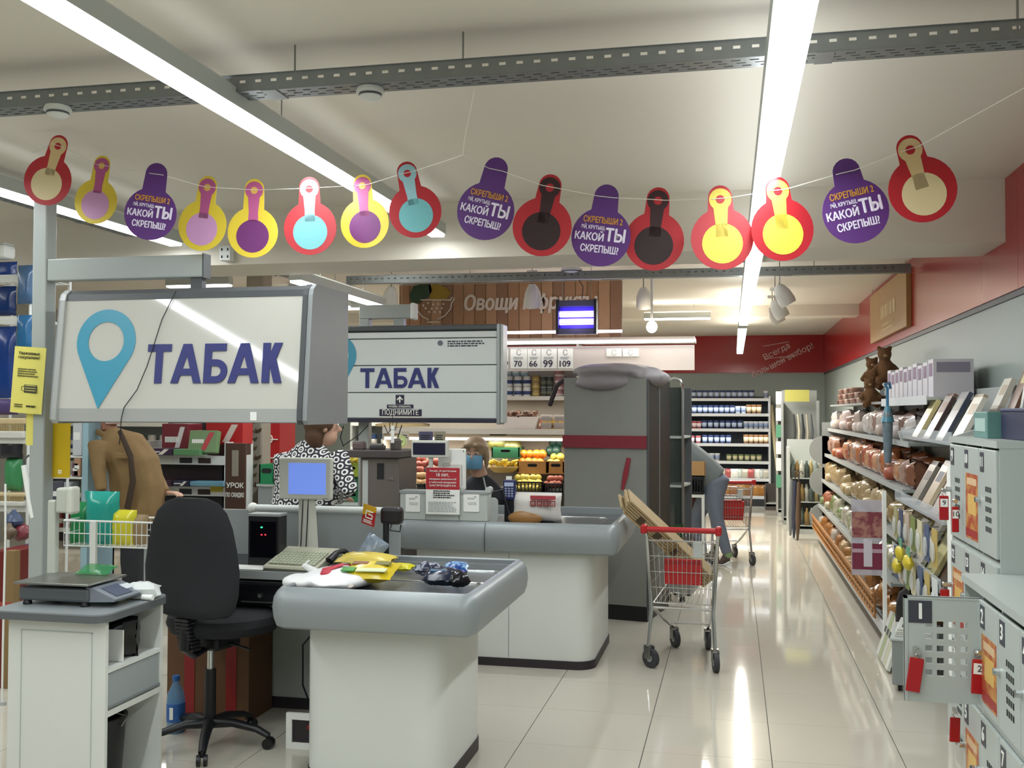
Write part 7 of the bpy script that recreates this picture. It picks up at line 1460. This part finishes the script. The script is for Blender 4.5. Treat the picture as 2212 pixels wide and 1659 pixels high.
# promo panel, pillar, red display
a = PY(488, 957, 8.05); b2 = PY(530, 1172, 8.05)
t = thing('promo_board', 'dark brown promotional end panel with white lettering beside the sweets shelf', 'poster', ((a.x+b2.x)/2, 8.05, 0)); w2 = (b2.x-a.x)/2; zt = a.z; zb = b2.z
MB().rbox(-w2, w2, -.01, .01, 0, zt, .004).build('panel', mat('promo_brown', '4a3226', .5, noise=.3, nscale=5), t); MB().box(-.03, .03, -.013, -.01, zt-.28, zt-.06).build('grey_field', M('8a8478'), t)
text('УРОК', .06, PAPER, t, (0, -.012, zt-.36), bold=.02); text('ПО СКИДКЕ', .05, PAPER, t, (0, -.012, zt-.44), bold=.02, width=w2*1.8)
for i, (dz, c_) in enumerate(((-.62, 'a84a2c'), (-.72, 'b0703a'), (-.84, '8e2a22'), (-.96, 'a03a2c'))): MB().limb([(-.04+.04*(i % 2), -.011, zt+dz), (-.02+.03*(i % 2), -.013, zt+dz-.12)], [(.03, .006), (.025, .004)]).build('pepper_print', M(c_, .4), t, True)
a = PY(528, 890, 9.1); b2 = PY(565, 1100, 9.1)
t = thing('pillar', 'pale pillar with printed brown leaf vine beside the patterned dress', 'pillar', ((a.x+b2.x)/2, 9.2, 0)); w2 = (b2.x-a.x)/2; MB().rbox(-w2, w2, -.1, .1, 0, ZC, .02).build('column', mat('pillar_paint', 'a39a8c', .6, noise=.05, nscale=4), t); MB().box(-w2-.01, w2+.01, -.11, .11, 0, .12).build('base_trim', DGREY, t)
for i in range(9):
    z = .9+.085*i; b = MB(); c_ = math.cos(i*2.1)*.03
    for s in (-1, 1, 0): b.prism([(c_, z), (c_+s*.04+.01, z+.02), (c_+s*.06, z+.055), (c_+s*.02-.012, z+.035)], -.104, -.1)
    b.build('leaf_print', M(['5c4a3c', '6a5a44', '4f5540'][i % 3]), t)
YD = 10.3
t = thing('drink_display', 'red branded drink display stand right of the pale pillar', 'display', (PY(578, 950, YD).x, YD+.2, 0)); L = t.location; w2 = .14
MB().box(-w2, w2, -.2, .2, 0, 1.75).build('cabinet', mat('display_red', 'a81c20', .4), t); q = PY(578, 960, YD).z
for k in range(3): MB().box(-w2+.02, w2-.02, -.215, -.2, q-.35+.2*k, q-.34+.2*k).build('shelf_lip', PAPER, t)
MB().tube([(.06*math.cos(R(x)), -.205, q+.06+.05*math.sin(R(x))) for x in range(0, 360, 30)], .008, 5, closed=True).build('ring_logo', PAPER, t)
CM = can('8e2024', .033, .12, 'c9c9c9', 'd8c8c0')
for k in range(4): place('drink_can', CM, 'red drink can in front of the red display', 'can', (t.location.x-.1+.07*k, YD-.03, q-.34), 0, 'red drink cans')
MB().box(-w2, w2, -.28, -.2, q-.36, q-.345).build('can_ledge', PAPER, t)
# back gondolas closing the view on the left
for g, (Yg, xg0, xg1) in enumerate(((11.6, -8.6, -5.6), (13.2, -5.0, -3.7))):
    t = thing('back_gondola', ('long shelf gondola far behind the khaki jacket', 'short shelf gondola left of the produce rack')[g], 'shelf unit', ((xg0+xg1)/2, Yg, 0)); w2 = (xg1-xg0)/2
    MB().box(-w2, w2, .2, .24, 0, 1.75).build('back_panel', GREYP, t); MB().box(-w2, w2, -.2, .2, 0, .12).build('plinth', KICK, t)
    for s in (-1, 1): MB().box(s*w2-.015, s*w2+.015, -.2, .24, 0, 1.75).build('side_panel', LGREY, t)
    for lv in range(5):
        z = .15+.33*lv; MB().box(-w2, w2, -.2, .2, z-.02, z).build('shelf', WS, t); MB().box(-w2, w2, -.21, -.2, z-.04, z+.01).build('price_rail', PAPER, t)
    cl = [can(c_, .05, .18) for c_ in ('8a3a34', '3a5a8a', 'c0a850', '4a7a54', 'c8c4bc')]
    for lv in range(5):
        for i in range(int(2*w2/.16)): place('jar', cl[(i//3+lv*2) % 5], 'jar on the %s row of the %s gondola' % (ORD[lv], ('long back', 'short back')[g]), 'jar', (t.location.x-w2+.1+.16*i, Yg-.05, .151+.33*lv), 0, 'jars on gondola %d row %d' % (g+1, lv+1))
